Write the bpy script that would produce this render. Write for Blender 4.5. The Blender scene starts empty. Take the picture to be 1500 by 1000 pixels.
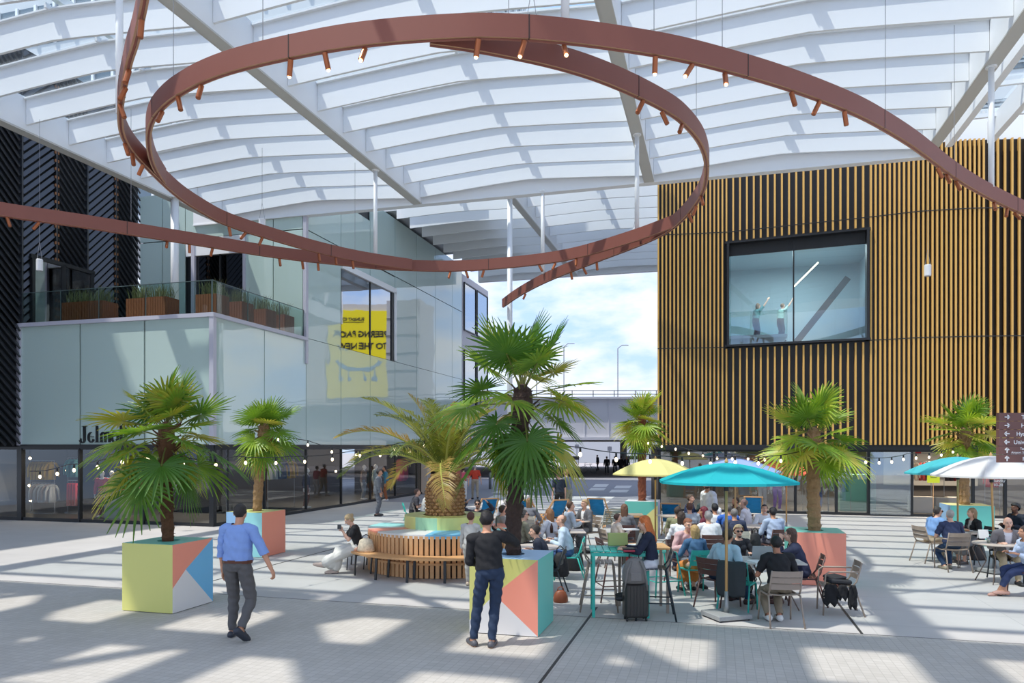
EXPO = 0.30; SUN_E = 3.4; SKY_E = 1.5
import bpy, math, random
import numpy as np
from mathutils import Vector, Matrix
random.seed(7); np.random.seed(7)
scene = bpy.context.scene
COL = scene.collection
PI = math.pi
F, H, HY, CX = 1080.0, 2.53, 655.0, 750.0      # focal length (px of 1500), eye height, horizon row, centre column
SB, CB = math.sin(math.radians(15.52)), math.cos(math.radians(15.52))
AX = -math.radians(15.52)                        # rotation of everything set out on the building grid
def R(a, b, z=0.0): return (a*CB + b*SB, -a*SB + b*CB, z)
def W(px, py, z=0.0):
    Y = F*(z-H)/(HY-py); return (Y*(px-CX)/F, Y, z)
def WY(px, Y, z=0.0): return (Y*(px-CX)/F, Y, z)
def AB(x, y): return (x*CB - y*SB, x*SB + y*CB)
def on_a(px, a):                                  # distance b along the wall plane a = const seen in column px
    t = (px-CX)/F; Y = a/(t*CB-SB); return Y*(t*SB+CB)
def on_b(px, b):
    t = (px-CX)/F; Y = b/(t*SB+CB); return Y*(t*CB-SB)

# ------------------------------------------------------------ linking, tagging
LINK = []
def reg(o): LINK.append(o); return o
def tag(o, label=None, cat=None, group=None, kind=None):
    if label: o['label'] = label
    if cat: o['category'] = cat
    if group: o['group'] = group
    if kind: o['kind'] = kind
    return o
def empty(name, loc=(0,0,0), rz=0.0):
    o = bpy.data.objects.new(name, None); o.empty_display_size = .1
    o.location = loc; o.rotation_euler = (0,0,rz); return reg(o)
KIDS = {}
def setpar(o, p):
    if p is not None:
        o.parent = p; KIDS.setdefault(p.name, []).append(o)
def copy_tree(o, parent=None):
    c = reg(o.copy()); setpar(c, parent)
    for ch in KIDS.get(o.name, []): copy_tree(ch, c)
    return c

# ------------------------------------------------------------ materials
MATS = {}
def node_mat(name):
    m = bpy.data.materials.new(name); m.use_nodes = True
    nt = m.node_tree; nt.nodes.clear()
    out = nt.nodes.new('ShaderNodeOutputMaterial')
    return m, nt, out
def mat(name, col=(.8,.8,.8), rough=.5, metal=0., noise=.0, nscale=8., bump=0., bscale=40., emit=None, estr=0., coat=0., trans=0., spec=.5, sheen=0., vary=0.):
    if name in MATS: return MATS[name]
    m, nt, out = node_mat(name)
    b = nt.nodes.new('ShaderNodeBsdfPrincipled'); nt.links.new(b.outputs[0], out.inputs[0])
    b.inputs['Base Color'].default_value = (*col,1); b.inputs['Roughness'].default_value = rough
    b.inputs['Metallic'].default_value = metal; b.inputs['Specular IOR Level'].default_value = spec
    if coat: b.inputs['Coat Weight'].default_value = coat; b.inputs['Coat Roughness'].default_value = .03
    if sheen: b.inputs['Sheen Weight'].default_value = sheen
    if emit: b.inputs['Emission Color'].default_value = (*emit,1); b.inputs['Emission Strength'].default_value = estr
    tc = nt.nodes.new('ShaderNodeTexCoord')
    if noise or vary:
        n = nt.nodes.new('ShaderNodeTexNoise'); n.inputs['Scale'].default_value = nscale; n.inputs['Detail'].default_value = 3
        nt.links.new(tc.outputs['Object'], n.inputs['Vector'])
        mr = nt.nodes.new('ShaderNodeMapRange'); mr.inputs[3].default_value = 1-noise; mr.inputs[4].default_value = 1+noise
        nt.links.new(n.outputs['Fac'], mr.inputs[0])
        v = nt.nodes.new('ShaderNodeVectorMath'); v.operation = 'SCALE'; v.inputs[0].default_value = col
        nt.links.new(mr.outputs[0], v.inputs['Scale'])
        if vary:
            oi = nt.nodes.new('ShaderNodeObjectInfo'); m2 = nt.nodes.new('ShaderNodeMapRange')
            m2.inputs[3].default_value = 1-vary; m2.inputs[4].default_value = 1+vary
            nt.links.new(oi.outputs['Random'], m2.inputs[0])
            v2 = nt.nodes.new('ShaderNodeVectorMath'); v2.operation = 'SCALE'
            nt.links.new(v.outputs[0], v2.inputs[0]); nt.links.new(m2.outputs[0], v2.inputs['Scale']); v = v2
        nt.links.new(v.outputs[0], b.inputs['Base Color'])
    if bump:
        n2 = nt.nodes.new('ShaderNodeTexNoise'); n2.inputs['Scale'].default_value = bscale; n2.inputs['Detail'].default_value = 4
        nt.links.new(tc.outputs['Object'], n2.inputs['Vector'])
        bp = nt.nodes.new('ShaderNodeBump'); bp.inputs['Strength'].default_value = bump; bp.inputs['Distance'].default_value = .02
        nt.links.new(n2.outputs['Fac'], bp.inputs['Height']); nt.links.new(bp.outputs[0], b.inputs['Normal'])
    MATS[name] = m; return m
def mat_glass(name, tint=(.85,.93,.92), refl=.12, rough=.02, bump=0., bs=1.5):
    if name in MATS: return MATS[name]
    m, nt, out = node_mat(name)
    t = nt.nodes.new('ShaderNodeBsdfTransparent'); t.inputs[0].default_value = (*tint,1)
    g = nt.nodes.new('ShaderNodeBsdfGlossy'); g.inputs['Roughness'].default_value = rough; g.inputs[0].default_value = (.95,.97,1,1)
    fr = nt.nodes.new('ShaderNodeLayerWeight'); fr.inputs[0].default_value = .5
    pw = nt.nodes.new('ShaderNodeMath'); pw.operation = 'POWER'; pw.inputs[1].default_value = 4.5; nt.links.new(fr.outputs['Facing'], pw.inputs[0])
    ma = nt.nodes.new('ShaderNodeMath'); ma.operation = 'MULTIPLY_ADD'; ma.inputs[1].default_value = 1-refl; ma.inputs[2].default_value = refl
    nt.links.new(pw.outputs[0], ma.inputs[0])
    mx = nt.nodes.new('ShaderNodeMixShader'); nt.links.new(ma.outputs[0], mx.inputs[0])
    nt.links.new(t.outputs[0], mx.inputs[1]); nt.links.new(g.outputs[0], mx.inputs[2]); nt.links.new(mx.outputs[0], out.inputs[0])
    if bump:
        tc = nt.nodes.new('ShaderNodeTexCoord'); n2 = nt.nodes.new('ShaderNodeTexNoise'); n2.inputs['Scale'].default_value = bs
        nt.links.new(tc.outputs['Object'], n2.inputs['Vector']); bp = nt.nodes.new('ShaderNodeBump'); bp.inputs['Strength'].default_value = bump
        bp.inputs['Distance'].default_value = .02
        nt.links.new(n2.outputs['Fac'], bp.inputs['Height']); nt.links.new(bp.outputs[0], g.inputs['Normal'])
    MATS[name] = m; return m
def srgb(r, g, b):
    f = lambda c: (c/255/12.92) if c/255 <= .04045 else ((c/255+.055)/1.055)**2.4
    return (f(r), f(g), f(b))

# ------------------------------------------------------------ mesh builder
def rotm(rx=0, ry=0, rz=0):
    return Matrix.Rotation(rz,3,'Z') @ Matrix.Rotation(ry,3,'Y') @ Matrix.Rotation(rx,3,'X')
class MB:
    def __init__(s): s.v=[]; s.f=[]; s.m=[]; s.mi=0
    def mat(s,i): s.mi=i; return s
    def add(s, vs, fs):
        n=len(s.v); s.v.extend(tuple(v) for v in vs); s.f.extend(tuple(i+n for i in f) for f in fs); s.m.extend([s.mi]*len(fs)); return s
    def box(s, c, d, rot=None, bev=0.):
        x,y,z=d[0]/2,d[1]/2,d[2]/2
        if bev and min(x,y,z) > bev*1.05:
            e=bev; vs=[];fs=[]
            idx={}
            for sx in(-1,1):
                for sy in(-1,1):
                    for sz in(-1,1):
                        idx[(sx,sy,sz)]=len(vs)
                        vs += [(sx*x,sy*(y-e),sz*(z-e)),(sx*(x-e),sy*y,sz*(z-e)),(sx*(x-e),sy*(y-e),sz*z)]
            I=lambda a,b,c,k: idx[(a,b,c)]+k
            for q in(-1,1):
                fs.append([I(q,-1,-1,0),I(q,1,-1,0),I(q,1,1,0),I(q,-1,1,0)][::q])
                fs.append([I(-1,q,-1,1),I(1,q,-1,1),I(1,q,1,1),I(-1,q,1,1)][::-q])
                fs.append([I(-1,-1,q,2),I(1,-1,q,2),I(1,1,q,2),I(-1,1,q,2)][::q])
            for a in(-1,1):
                for b in(-1,1):
                    fs.append([I(a,b,-1,0),I(a,b,-1,1),I(a,b,1,1),I(a,b,1,0)][::a*b])
                    fs.append([I(a,-1,b,0),I(a,1,b,0),I(a,1,b,2),I(a,-1,b,2)][::a*b])
                    fs.append([I(-1,a,b,1),I(-1,a,b,2),I(1,a,b,2),I(1,a,b,1)][::a*b])
                    for c_ in(-1,1): fs.append([I(a,b,c_,0),I(a,b,c_,1),I(a,b,c_,2)][::-a*b*c_])
        else:
            vs=[(-x,-y,-z),(x,-y,-z),(x,y,-z),(-x,y,-z),(-x,-y,z),(x,-y,z),(x,y,z),(-x,y,z)]
            fs=[(0,3,2,1),(4,5,6,7),(0,1,5,4),(1,2,6,5),(2,3,7,6),(3,0,4,7)]
        c=Vector(c)
        if rot is not None: vs=[rot@Vector(v)+c for v in vs]
        else: vs=[(v[0]+c[0],v[1]+c[1],v[2]+c[2]) for v in vs]
        return s.add(vs,fs)
    def tube(s, path, r, n=8, cap=True, up=None, flat=1.0):
        P=[Vector(p) for p in path]; k=len(P)
        rr = r if isinstance(r,(list,tuple)) else [r]*k
        vs=[]; prev=None
        for i in range(k):
            t=(P[min(i+1,k-1)]-P[max(i-1,0)])
            t = t.normalized() if t.length>1e-9 else Vector((0,0,1))
            if prev is None:
                a = Vector(up) if up else (Vector((0,0,1)) if abs(t.z)<.9 else Vector((1,0,0)))
            else: a=prev
            x=(a-t*a.dot(t))
            if x.length<1e-6: x=t.orthogonal()
            x.normalize(); prev=x; y=t.cross(x)
            for j in range(n):
                an=2*PI*j/n; vs.append(P[i]+(x*math.cos(an)+y*math.sin(an)*flat)*rr[i])
        fs=[]
        for i in range(k-1):
            for j in range(n):
                fs.append((i*n+j,i*n+(j+1)%n,(i+1)*n+(j+1)%n,(i+1)*n+j))
        if cap: fs.append(tuple(range(n))[::-1]); fs.append(tuple((k-1)*n+j for j in range(n)))
        return s.add(vs,fs)
    def lathe(s, prof, n=24, c=(0,0,0), rot=None):
        vs=[];k=len(prof)
        for r_,z_ in prof:
            for j in range(n):
                an=2*PI*j/n; v=Vector((r_*math.cos(an),r_*math.sin(an),z_))
                if rot is not None: v=rot@v
                vs.append(v+Vector(c))
        fs=[(i*n+j,i*n+(j+1)%n,(i+1)*n+(j+1)%n,(i+1)*n+j) for i in range(k-1) for j in range(n)]
        if prof[0][0]>1e-5: fs.append(tuple(range(n))[::-1])
        if prof[-1][0]>1e-5: fs.append(tuple((k-1)*n+j for j in range(n)))
        return s.add(vs,fs)
    def ell(s, c, r, rot=None, n=12, k=7):
        vs=[];fs=[]
        for i in range(k+1):
            th=PI*i/k
            for j in range(n):
                an=2*PI*j/n
                v=Vector((r[0]*math.sin(th)*math.cos(an), r[1]*math.sin(th)*math.sin(an), -r[2]*math.cos(th)))
                if rot is not None: v=rot@v
                vs.append(v+Vector(c))
        for i in range(k):
            for j in range(n): fs.append((i*n+j,i*n+(j+1)%n,(i+1)*n+(j+1)%n,(i+1)*n+j))
        return s.add(vs,fs)
    def quad(s,a,b,c,d): return s.add([a,b,c,d],[(0,1,2,3)])
    def prism(s, poly, z0, z1):
        n=len(poly); vs=[(p[0],p[1],z0) for p in poly]+[(p[0],p[1],z1) for p in poly]
        fs=[tuple(range(n))[::-1],tuple(range(n,2*n))]+[(i,(i+1)%n,n+(i+1)%n,n+i) for i in range(n)]
        return s.add(vs,fs)
    def bar(s,p,q,w,h,up=(0,0,1)):
        p=Vector(p);q=Vector(q);d=(q-p);L=d.length;d.normalize();u=Vector(up);x=d.cross(u)
        if x.length<1e-6: x=d.orthogonal()
        x.normalize();u=x.cross(d)
        M=Matrix((x,d,u)).transposed()
        return s.box((p+q)/2,(w,L,h),M)
    def mesh(s,name,mats,smooth=False):
        me=bpy.data.meshes.new(name); me.from_pydata([tuple(v) for v in s.v],[],s.f)
        if not isinstance(mats,(list,tuple)): mats=[mats]
        for m in mats: me.materials.append(m)
        if len(mats)>1: me.polygons.foreach_set('material_index',s.m)
        if smooth: me.polygons.foreach_set('use_smooth',[True]*len(me.polygons))
        me.update(); return me
    def build(s,name,mats,parent=None,smooth=False,loc=None,rz=0.):
        o=bpy.data.objects.new(name,s.mesh(name,mats,smooth)); reg(o)
        if loc is not None: o.location=loc
        if rz: o.rotation_euler=(0,0,rz)
        setpar(o,parent); return o
def struct(o): o['kind']='structure'; return o

# ------------------------------------------------------------ people
def cap_prim(L, p0, p1, r0, r1, n=10):
    p0=Vector(p0);p1=Vector(p1);d=p1-p0
    ln=d.length; d=d/ln if ln>1e-6 else Vector((0,0,1))
    L.tube([p0-d*r0*.96,p0-d*r0*.6,p0,p1,p1+d*r1*.6,p1+d*r1*.96],[r0*.25,r0*.8,r0,r1,r1*.8,r1*.25],n=n)
TMP=None
def blob(mb, voxel, smooth=2):
    """one closed skin grown over the overlapping volumes of mb"""
    me=bpy.data.meshes.new('t'); me.from_pydata([tuple(v) for v in mb.v],[],mb.f); me.update()
    o=bpy.data.objects.new('t',me); COL.objects.link(o)
    r=o.modifiers.new('r','REMESH'); r.mode='VOXEL'; r.voxel_size=voxel
    if smooth:
        q=o.modifiers.new('s','SMOOTH'); q.factor=.5; q.iterations=smooth
    dg=bpy.context.evaluated_depsgraph_get(); dg.update()
    ev=o.evaluated_get(dg); m2=ev.to_mesh()
    n=len(m2.vertices); co=np.empty(n*3,'f'); m2.vertices.foreach_get('co',co); co=co.reshape(-1,3)
    no=np.empty(n*3,'f'); m2.vertex_normals.foreach_get('vector',no); no=no.reshape(-1,3)
    npoly=len(m2.polygons); lt=np.empty(npoly,'i'); m2.polygons.foreach_get('loop_total',lt)
    lv=np.empty(len(m2.loops),'i'); m2.loops.foreach_get('vertex_index',lv)
    ev.to_mesh_clear(); bpy.data.objects.remove(o); bpy.data.meshes.remove(me)
    fs=lv.reshape(-1,4) if (lt==4).all() else None
    if fs is None:
        fs=[];k=0
        for t in lt:
            q=list(lv[k:k+t]); k+=t
            fs.append(q+[q[-1]]*(4-t) if t<4 else q[:4])
        fs=np.array(fs)
    return co.copy(), no.copy(), fs
def np_obj(name, co, fs, m, parent=None, midx=None, mats=None):
    me=bpy.data.meshes.new(name); me.vertices.add(len(co)); me.vertices.foreach_set('co',np.ascontiguousarray(co,'f').ravel())
    nf=len(fs); me.loops.add(nf*4); me.loops.foreach_set('vertex_index',np.ascontiguousarray(fs,'i').ravel())
    me.polygons.add(nf); me.polygons.foreach_set('loop_start',np.arange(0,nf*4,4,dtype='i'))
    for q in (mats or [m]): me.materials.append(q)
    if midx is not None: me.polygons.foreach_set('material_index',np.ascontiguousarray(midx,'i'))
    me.polygons.foreach_set('use_smooth',np.ones(nf,bool))
    me.update(calc_edges=True)
    me.validate()
    o=reg(bpy.data.objects.new(name,me)); setpar(o,parent); return o
def extract(co,no,fs,vmask,off,wr=0.,seed=0):
    fm=vmask[fs].all(1); f=fs[fm]
    if len(f)==0: return None
    u,inv=np.unique(f,return_inverse=True); f=inv.reshape(-1,4)
    c=co[u]; n=no[u]; o=np.full(len(u),off)
    if wr:
        s=seed*1.7
        o=o+wr*(np.sin(c[:,2]*38+c[:,0]*23+s)*np.sin(c[:,1]*31-c[:,2]*17+s*2)+.5*np.sin(c[:,0]*60+c[:,2]*44+s))
    return c+n*o[:,None], f
def ik(p,t,l1,l2,hint):
    p=Vector(p);t=Vector(t);d=t-p;L=min(d.length,(l1+l2)*.995);d.normalize();t=p+d*L
    a=(l1*l1-l2*l2+L*L)/(2*L);h=math.sqrt(max(l1*l1-a*a,0))
    k=Vector(hint);k=k-d*k.dot(d)
    if k.length<1e-5:k=d.orthogonal()
    k.normalize(); return p+d*a+k*h, t

SKIN={'light':srgb(228,178,152),'mid':srgb(200,146,116),'tan':srgb(176,120,92),'dark':srgb(110,72,54)}
def person(label, head=None, at=None, face=0., pose='sit', h=1.75, skin='light', hair=(.03,.02,.015), hstyle='short',
           top=(.5,.6,.8), sleeve='long', jacket=None, under=None, bottom=(.05,.06,.1), legs='long', shoe=(.02,.02,.02), sole=None,
           lean=8., side=0., twist=0., hyaw=0., hpitch=0., hl=None, hr=None, fl=None, fr=None, seat=.45, curl=.5,
           female=False, vox=.012, belt=None, glasses=False, beard=None, facev=False, skirt=None, group=None, depth=None, toes=None, el=None, er=None, fat=1.0, collar=False, pattern=None):
    s=h/1.78*(.95 if pose=='sit' else 1.); up=Vector((0,0,1)); fw=Vector((0,1,0)); rt=Vector((1,0,0))
    sit = pose=='sit'
    hipz = seat+.07 if sit else (.93*s - (.0 if pose=='stand' else .02))
    hip=Vector((0,0,hipz))
    ln=math.radians(lean); sd=math.radians(side)
    T=Vector((math.sin(sd),math.sin(ln)*math.cos(sd),math.cos(ln)*math.cos(sd))).normalized()
    tw=math.radians(twist); Rt=Matrix.Rotation(tw,3,'Z')@rt; Rt=(Rt-T*Rt.dot(T)).normalized(); Fd=T.cross(Rt)*-1
    if Fd.y<0 and abs(twist)<90: Fd=-Fd
    neck=hip+T*.49*s; chest=hip+T*.32*s
    hy=math.radians(hyaw); hp=math.radians(hpitch)
    Hm=Matrix.Rotation(hy,3,'Z')@Matrix.Rotation(hp,3,'X')     # columns: right, forward, up
    hR,hF,hU=Hm@rt,Hm@fw,Hm@up
    hd=neck+(T*.4+hU*.6).normalized()*.165*s + hF*.02*s
    B=[]; mb=MB()
    fm=.9 if female else 1.0
    sw=.185*s*fm
    # torso
    rings=[(-.06,.105,.085),(-.01,.155*(1.05 if female else 1),.112),(.06,.162,.112),(.15,.150*(.93 if female else 1),.106),(.24,.156,.110),(.34,.168,.112),(.42,.165,.100),(.475,.115,.075),(.51,.062,.056)]
    vs=[];N=14
    for t,w_,d_ in rings:
        c=hip+T*t*s
        if t<0.05: rr_,ff_=rt,fw
        else: rr_,ff_=Rt,Fd
        bel=(fat if .0<=t<=.3 else 1.)
        for j in range(N):
            an=2*PI*j/N; vs.append(c+(rr_*math.cos(an)*w_*fm*(1+(bel-1)*.6)+ff_*math.sin(an)*d_*bel*fm)*s)
    fs=[(i*N+j,i*N+(j+1)%N,(i+1)*N+(j+1)%N,(i+1)*N+j) for i in range(len(rings)-1) for j in range(N)]
    fs+= [tuple(range(N))[::-1],tuple((len(rings)-1)*N+j for j in range(N))]
    mb.add(vs,fs)
    if female:
        for q in(-1,1): mb.ell(hip+T*.33*s+Rt*q*.07*s+Fd*.085*s,(.055*s,.05*s,.055*s))
    B.append(('torso',hip,neck,.12*s))
    cap_prim(mb,neck-T*.03*s,hd-hU*.05*s,.056*s*fm,.052*s*fm); B.append(('neck',neck+T*.02*s,hd-hU*.1*s,.055*s))
    # head
    Mh=Matrix((hR,hF,hU)).transposed()
    hp_=lambda x,y,z: hd+Mh@(Vector((x,y,z))*s)
    mb.ell(hp_(0,-.012,.028),(.074*s,.094*s,.088*s),Mh,14,9)
    mb.ell(hp_(0,.022,-.035),(.058*s,.070*s,.078*s),Mh,12,8)
    mb.ell(hp_(0,.055,-.088),(.026*s,.024*s,.022*s),Mh)
    cap_prim(mb,hp_(0,.088,.012),hp_(0,.112,-.026),.009*s,.014*s,8)
    for q in(-1,1):
        mb.ell(hp_(q*.076,-.005,-.01),(.010*s,.02*s,.032*s),Mh,8,6)
        cap_prim(mb,hp_(q*.012,.082,.027),hp_(q*.048,.07,.024),.011*s,.010*s,7)
        mb.ell(hp_(q*.04,.055,-.03),(.022*s,.02*s,.022*s),Mh,8,6)
    cap_prim(mb,hp_(-.02,.079,-.055),hp_(.02,.079,-.055),.0105*s,.0105*s,7)
    B.append(('head',hp_(0,-.01,-.03),hp_(0,-.01,.03),.085*s))
    # arms
    wr={}
    for q,tg,hint,nm in((-1,hl,el,'L'),(1,hr,er,'R')):
        sh=neck-T*.055*s+Rt*q*sw
        cap_prim(mb,neck-T*.03*s+Rt*q*.05*s,sh,.055*s*fm,.060*s*fm)
        if tg is None:
            tg = Vector((q*.17*s,.34*s,.74)) if sit else Vector((q*.27*s,.06*s,.76*s))
        tg=Vector(tg)
        hint=Vector(hint) if hint else Vector((q*.55,-.45,-.75))
        eb,w_=ik(sh,tg,.285*s,.255*s,hint)
        cap_prim(mb,sh,eb,.052*s*fm,.040*s*fm); cap_prim(mb,eb,w_,.040*s*fm,.027*s*fm)
        B.append(('ua'+nm,sh+(eb-sh)*.1,eb,.047*s)); B.append(('fa'+nm,eb,w_,.034*s))
        d=(w_-eb).normalized(); n_=Vector((-q*.5,0,-.86)) if (sit or tg.z>1.) else Vector((-q,0,0)); n_=(n_-d*n_.dot(d)).normalized(); sd_=d.cross(n_)
        ts=1 if sd_.dot(Vector((-q,.6,0)))>0 else -1; sd_=sd_*ts          # towards the thumb
        M2=Matrix((sd_,d,n_)).transposed(); k=s*(.93 if female else 1)
        mb.ell(w_+d*.045*k,(.040*k,.055*k,.018*k),M2,10,6)
        fr_=max(.0085*k,vox*.78)
        for fi,(o_,l_) in enumerate(((.030,.070),(.010,.080),(-.010,.075),(-.029,.058))):
            b0=w_+d*.085*k+sd_*o_*k; a1=curl*(.6+.12*fi); a2=curl*(1.5+.2*fi)
            d1=d*math.cos(a1)+n_*math.sin(a1); d2=d*math.cos(a2)+n_*math.sin(a2)
            b1=b0+d1*l_*.5*k; b2=b1+d2*l_*.5*k
            cap_prim(mb,b0-d*.02*k,b1,fr_*1.05,fr_,6); cap_prim(mb,b1,b2,fr_,fr_*.85,6)
        t0=w_+d*.02*k+sd_*.03*k; t1=t0+(d*.7+sd_*.6+n_*.25)*.045*k; t2=t1+(d*.9+sd_*.15+n_*.3)*.035*k
        cap_prim(mb,t0,t1,.012*k,fr_*1.1,6); cap_prim(mb,t1,t2,fr_*1.1,fr_*.9,6)
        B.append(('ha'+nm,w_+d*.02,w_+d*.15*k,.03*s)); wr[nm]=(w_+d*.09*k, n_, d)
    # legs
    hj={}
    for q,tg,nm in((-1,fl,'L'),(1,fr,'R')):
        hp0=hip+rt*q*.088*s-up*.02*s
        if tg is None: tg=Vector((q*.12*s,.40*s,.0)) if sit else Vector((q*.10*s,0,0))
        tg=Vector(tg); an=Vector((tg.x,tg.y,tg.z+.075*s))
        kn,an=ik(hp0,an,.435*s,.42*s,(q*.12,1,.35 if sit else 0))
        cap_prim(mb,hp0,kn,.083*s*(fat*.4+.6),.055*s); cap_prim(mb,kn,kn+(an-kn)*.35,.054*s,.052*s); cap_prim(mb,kn+(an-kn)*.3,an,.053*s,.034*s)
        B.append(('th'+nm,hp0+(kn-hp0)*.12,kn,.07*s)); B.append(('sh'+nm,kn,an-(an-kn).normalized()*.03*s,.045*s))
        td=Vector(toes[0 if q<0 else 1]) if toes else Vector((q*.18,1,0)); 
        td.normalize(); tz=Vector((0,0,1)); tz=(tz-td*tz.dot(td)).normalized()
        sole_z=an-tz*.075*s
        heel=sole_z-td*.045*s+tz*.036*s; ball=sole_z+td*.12*s+tz*.030*s; toe=sole_z+td*.188*s+tz*.024*s
        cap_prim(mb,heel,ball,.036*s,.038*s); cap_prim(mb,ball,toe,.040*s,.026*s); cap_prim(mb,an,heel+td*.02*s,.036*s,.034*s)
        cap_prim(mb,an-td*.0*s,ball-td*.02*s+tz*.01*s,.034*s,.028*s)
        B.append(('fo'+nm,heel,toe,.035*s)); B.append(('fo'+nm,an-tz*.02*s,an-tz*.06*s,.03*s)); hj[nm]=(kn,an)
    co,no,fs=blob(mb,vox,2)
    # which limb does each point of the skin belong to
    D=np.empty((len(B),len(co)),'f'); TT=np.empty_like(D)
    for i,(nm,p,q_,r_) in enumerate(B):
        p=np.array(p);d=np.array(q_)-p;L2=max((d*d).sum(),1e-9); t=((co-p)@d)/L2; tc=np.clip(t,0,1)
        D[i]=np.linalg.norm(co-(p+tc[:,None]*d),axis=1)-r_; TT[i]=t
    k=D.argmin(0); lab=np.array([b[0] for b in B])[k]; tt=TT[k,np.arange(len(co))]
    tor=((co-np.array(hip))@np.array(T))/(.49*s)      # height along the trunk
    xr=(co-np.array(hip))@np.array(Rt); yf=(co-np.array(hip))@np.array(Fd)
    is_=lambda *a: np.isin(lab,a)
    trunk=is_('torso'); arm=is_('uaL','uaR'); fore=is_('faL','faR'); neckm=is_('neck')
    sk=mat('skin_'+skin,SKIN[skin],.55,noise=.05,nscale=30)
    loc=(0,0,0)
    rz=math.radians(face-90.)
    M=Matrix.Rotation(rz,3,'Z')
    if head is not None:
        hw=M@hd; z=hd.z; X,Y,_=W(head[0],head[1],z) if depth is None else WY(head[0],depth); loc=(X-hw.x,Y-hw.y,0.)
    elif at is not None: loc=(at[0],at[1],at[2] if len(at)>2 else 0.)
    body=np_obj('person',co,fs,sk); body.location=loc; body.rotation_euler=(0,0,rz)
    tag(body,label,'person',group)
    sd=len(LINK)%97
    nkp=np.array(neck); nkd=np.array((hd-neck).normalized()); q_=co-nkp; al=q_@nkd; rad=np.linalg.norm(q_-al[:,None]*nkd,axis=1)
    openneck=(tor>.95)&(rad<.078*s)&(al>-.005)
    trunk=trunk&~openneck
    def cloth(nm,mask,off,colr,wrk=.003,m=None,rough=.85):
        ex=extract(co,no,fs,mask,off,wrk,sd)
        if ex is None: return None
        if m is None:
            m=mat('cloth_%02x%02x%02x'%tuple(int(min(max(c,0),1)**.45*255) for c in colr),colr,rough,noise=.06,nscale=20,bump=.25,bscale=18,sheen=.0)
        return np_obj(nm,ex[0],ex[1],m,body)
    slv = arm | fore&(tt<.93) if sleeve=='long' else (arm|fore&(tt<.25) if sleeve=='rolled' else (arm&(tt<.78) if sleeve=='short' else np.zeros(len(co),bool)))
    legm=is_('thL','thR','shL','shR')
    wl=.10
    lowt=trunk&(tor<wl+.05)|legm
    if legs=='long': lm=trunk&(tor<wl+.06)|is_('thL','thR')|is_('shL','shR')&(tt<1.05)
    elif legs=='crop': lm=trunk&(tor<wl+.06)|is_('thL','thR')|is_('shL','shR')&(tt<.72)
    elif legs=='shorts': lm=trunk&(tor<wl+.06)|is_('thL','thR')&(tt<.98)
    else: lm=trunk&(tor<wl+.02)
    if legs!='none': cloth('shorts' if legs=='shorts' else 'trousers',lm,.015*s,bottom,.006)
    topm=(trunk&(tor>wl)|slv|neckm&(tt<.05)) 
    if jacket is None:
        cloth('shirt',topm,.020*s,top,.006,m=pattern)
    else:
        cloth('shirt',trunk&(tor>wl)|neckm&(tt<.25),.008*s,under or (.8,.8,.8),.001)
        opn=(np.abs(xr)<(.025+.06*np.clip(tor-.35,0,1))*s)&(yf>0)
        jm=(trunk&(tor>-.12)|arm|fore&(tt<.93)|neckm&(tt<-.02)|is_('thL','thR')&(tt<.12))&~opn
        cloth('jacket',jm,.024*s,jacket,.004)
    if collar: cloth('collar',neckm&(tt<.42)&(tt>-.15)&~((np.abs(xr)<.03*s)&(yf>0)),.016*s,top if jacket is None else (under or (.8,.8,.8)),.0)
    if belt: cloth('belt',trunk&(tor>wl-.045)&(tor<wl+.04),.025*s,belt,0,rough=.4)
    if shoe is not None:
        for nm in 'LR':
            mk=is_('fo'+nm); ex=extract(co,no,fs,mk,.012*s,0)
            if ex is not None:
                lo=ex[0][:,2].min()
                fz=ex[0][ex[1]].mean(1)[:,2]
                ms=[mat('leather_%02x%02x%02x'%tuple(int(min(max(c,0),1)**.45*255) for c in shoe),shoe,.5),mat('sole_%02x'%int(255*(sole or (.03,)*3)[0]**.45),(sole or (.03,.03,.03)),.6)]
                o=np_obj('shoe',ex[0],ex[1],None,body,midx=(fz<lo+.026*s).astype('i'),mats=ms)
    # hair
    hl_=(co-np.array(hd))@np.array(Mh)/s      # head coordinates
    x,y,z=hl_[:,0],hl_[:,1],hl_[:,2]
    hm=mat('hair_%02x%02x%02x'%tuple(int(min(max(c,0),1)**.45*255) for c in hair),hair,.55,noise=.35,nscale=60,bump=.5,bscale=90)
    ishead=is_('head','neck')&(z>-.13)
    line=np.where(y>.03,.066,np.where(y>-.02,.066-(.03-y)*1.6,-.055-(-.02-y)*.4))
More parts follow.
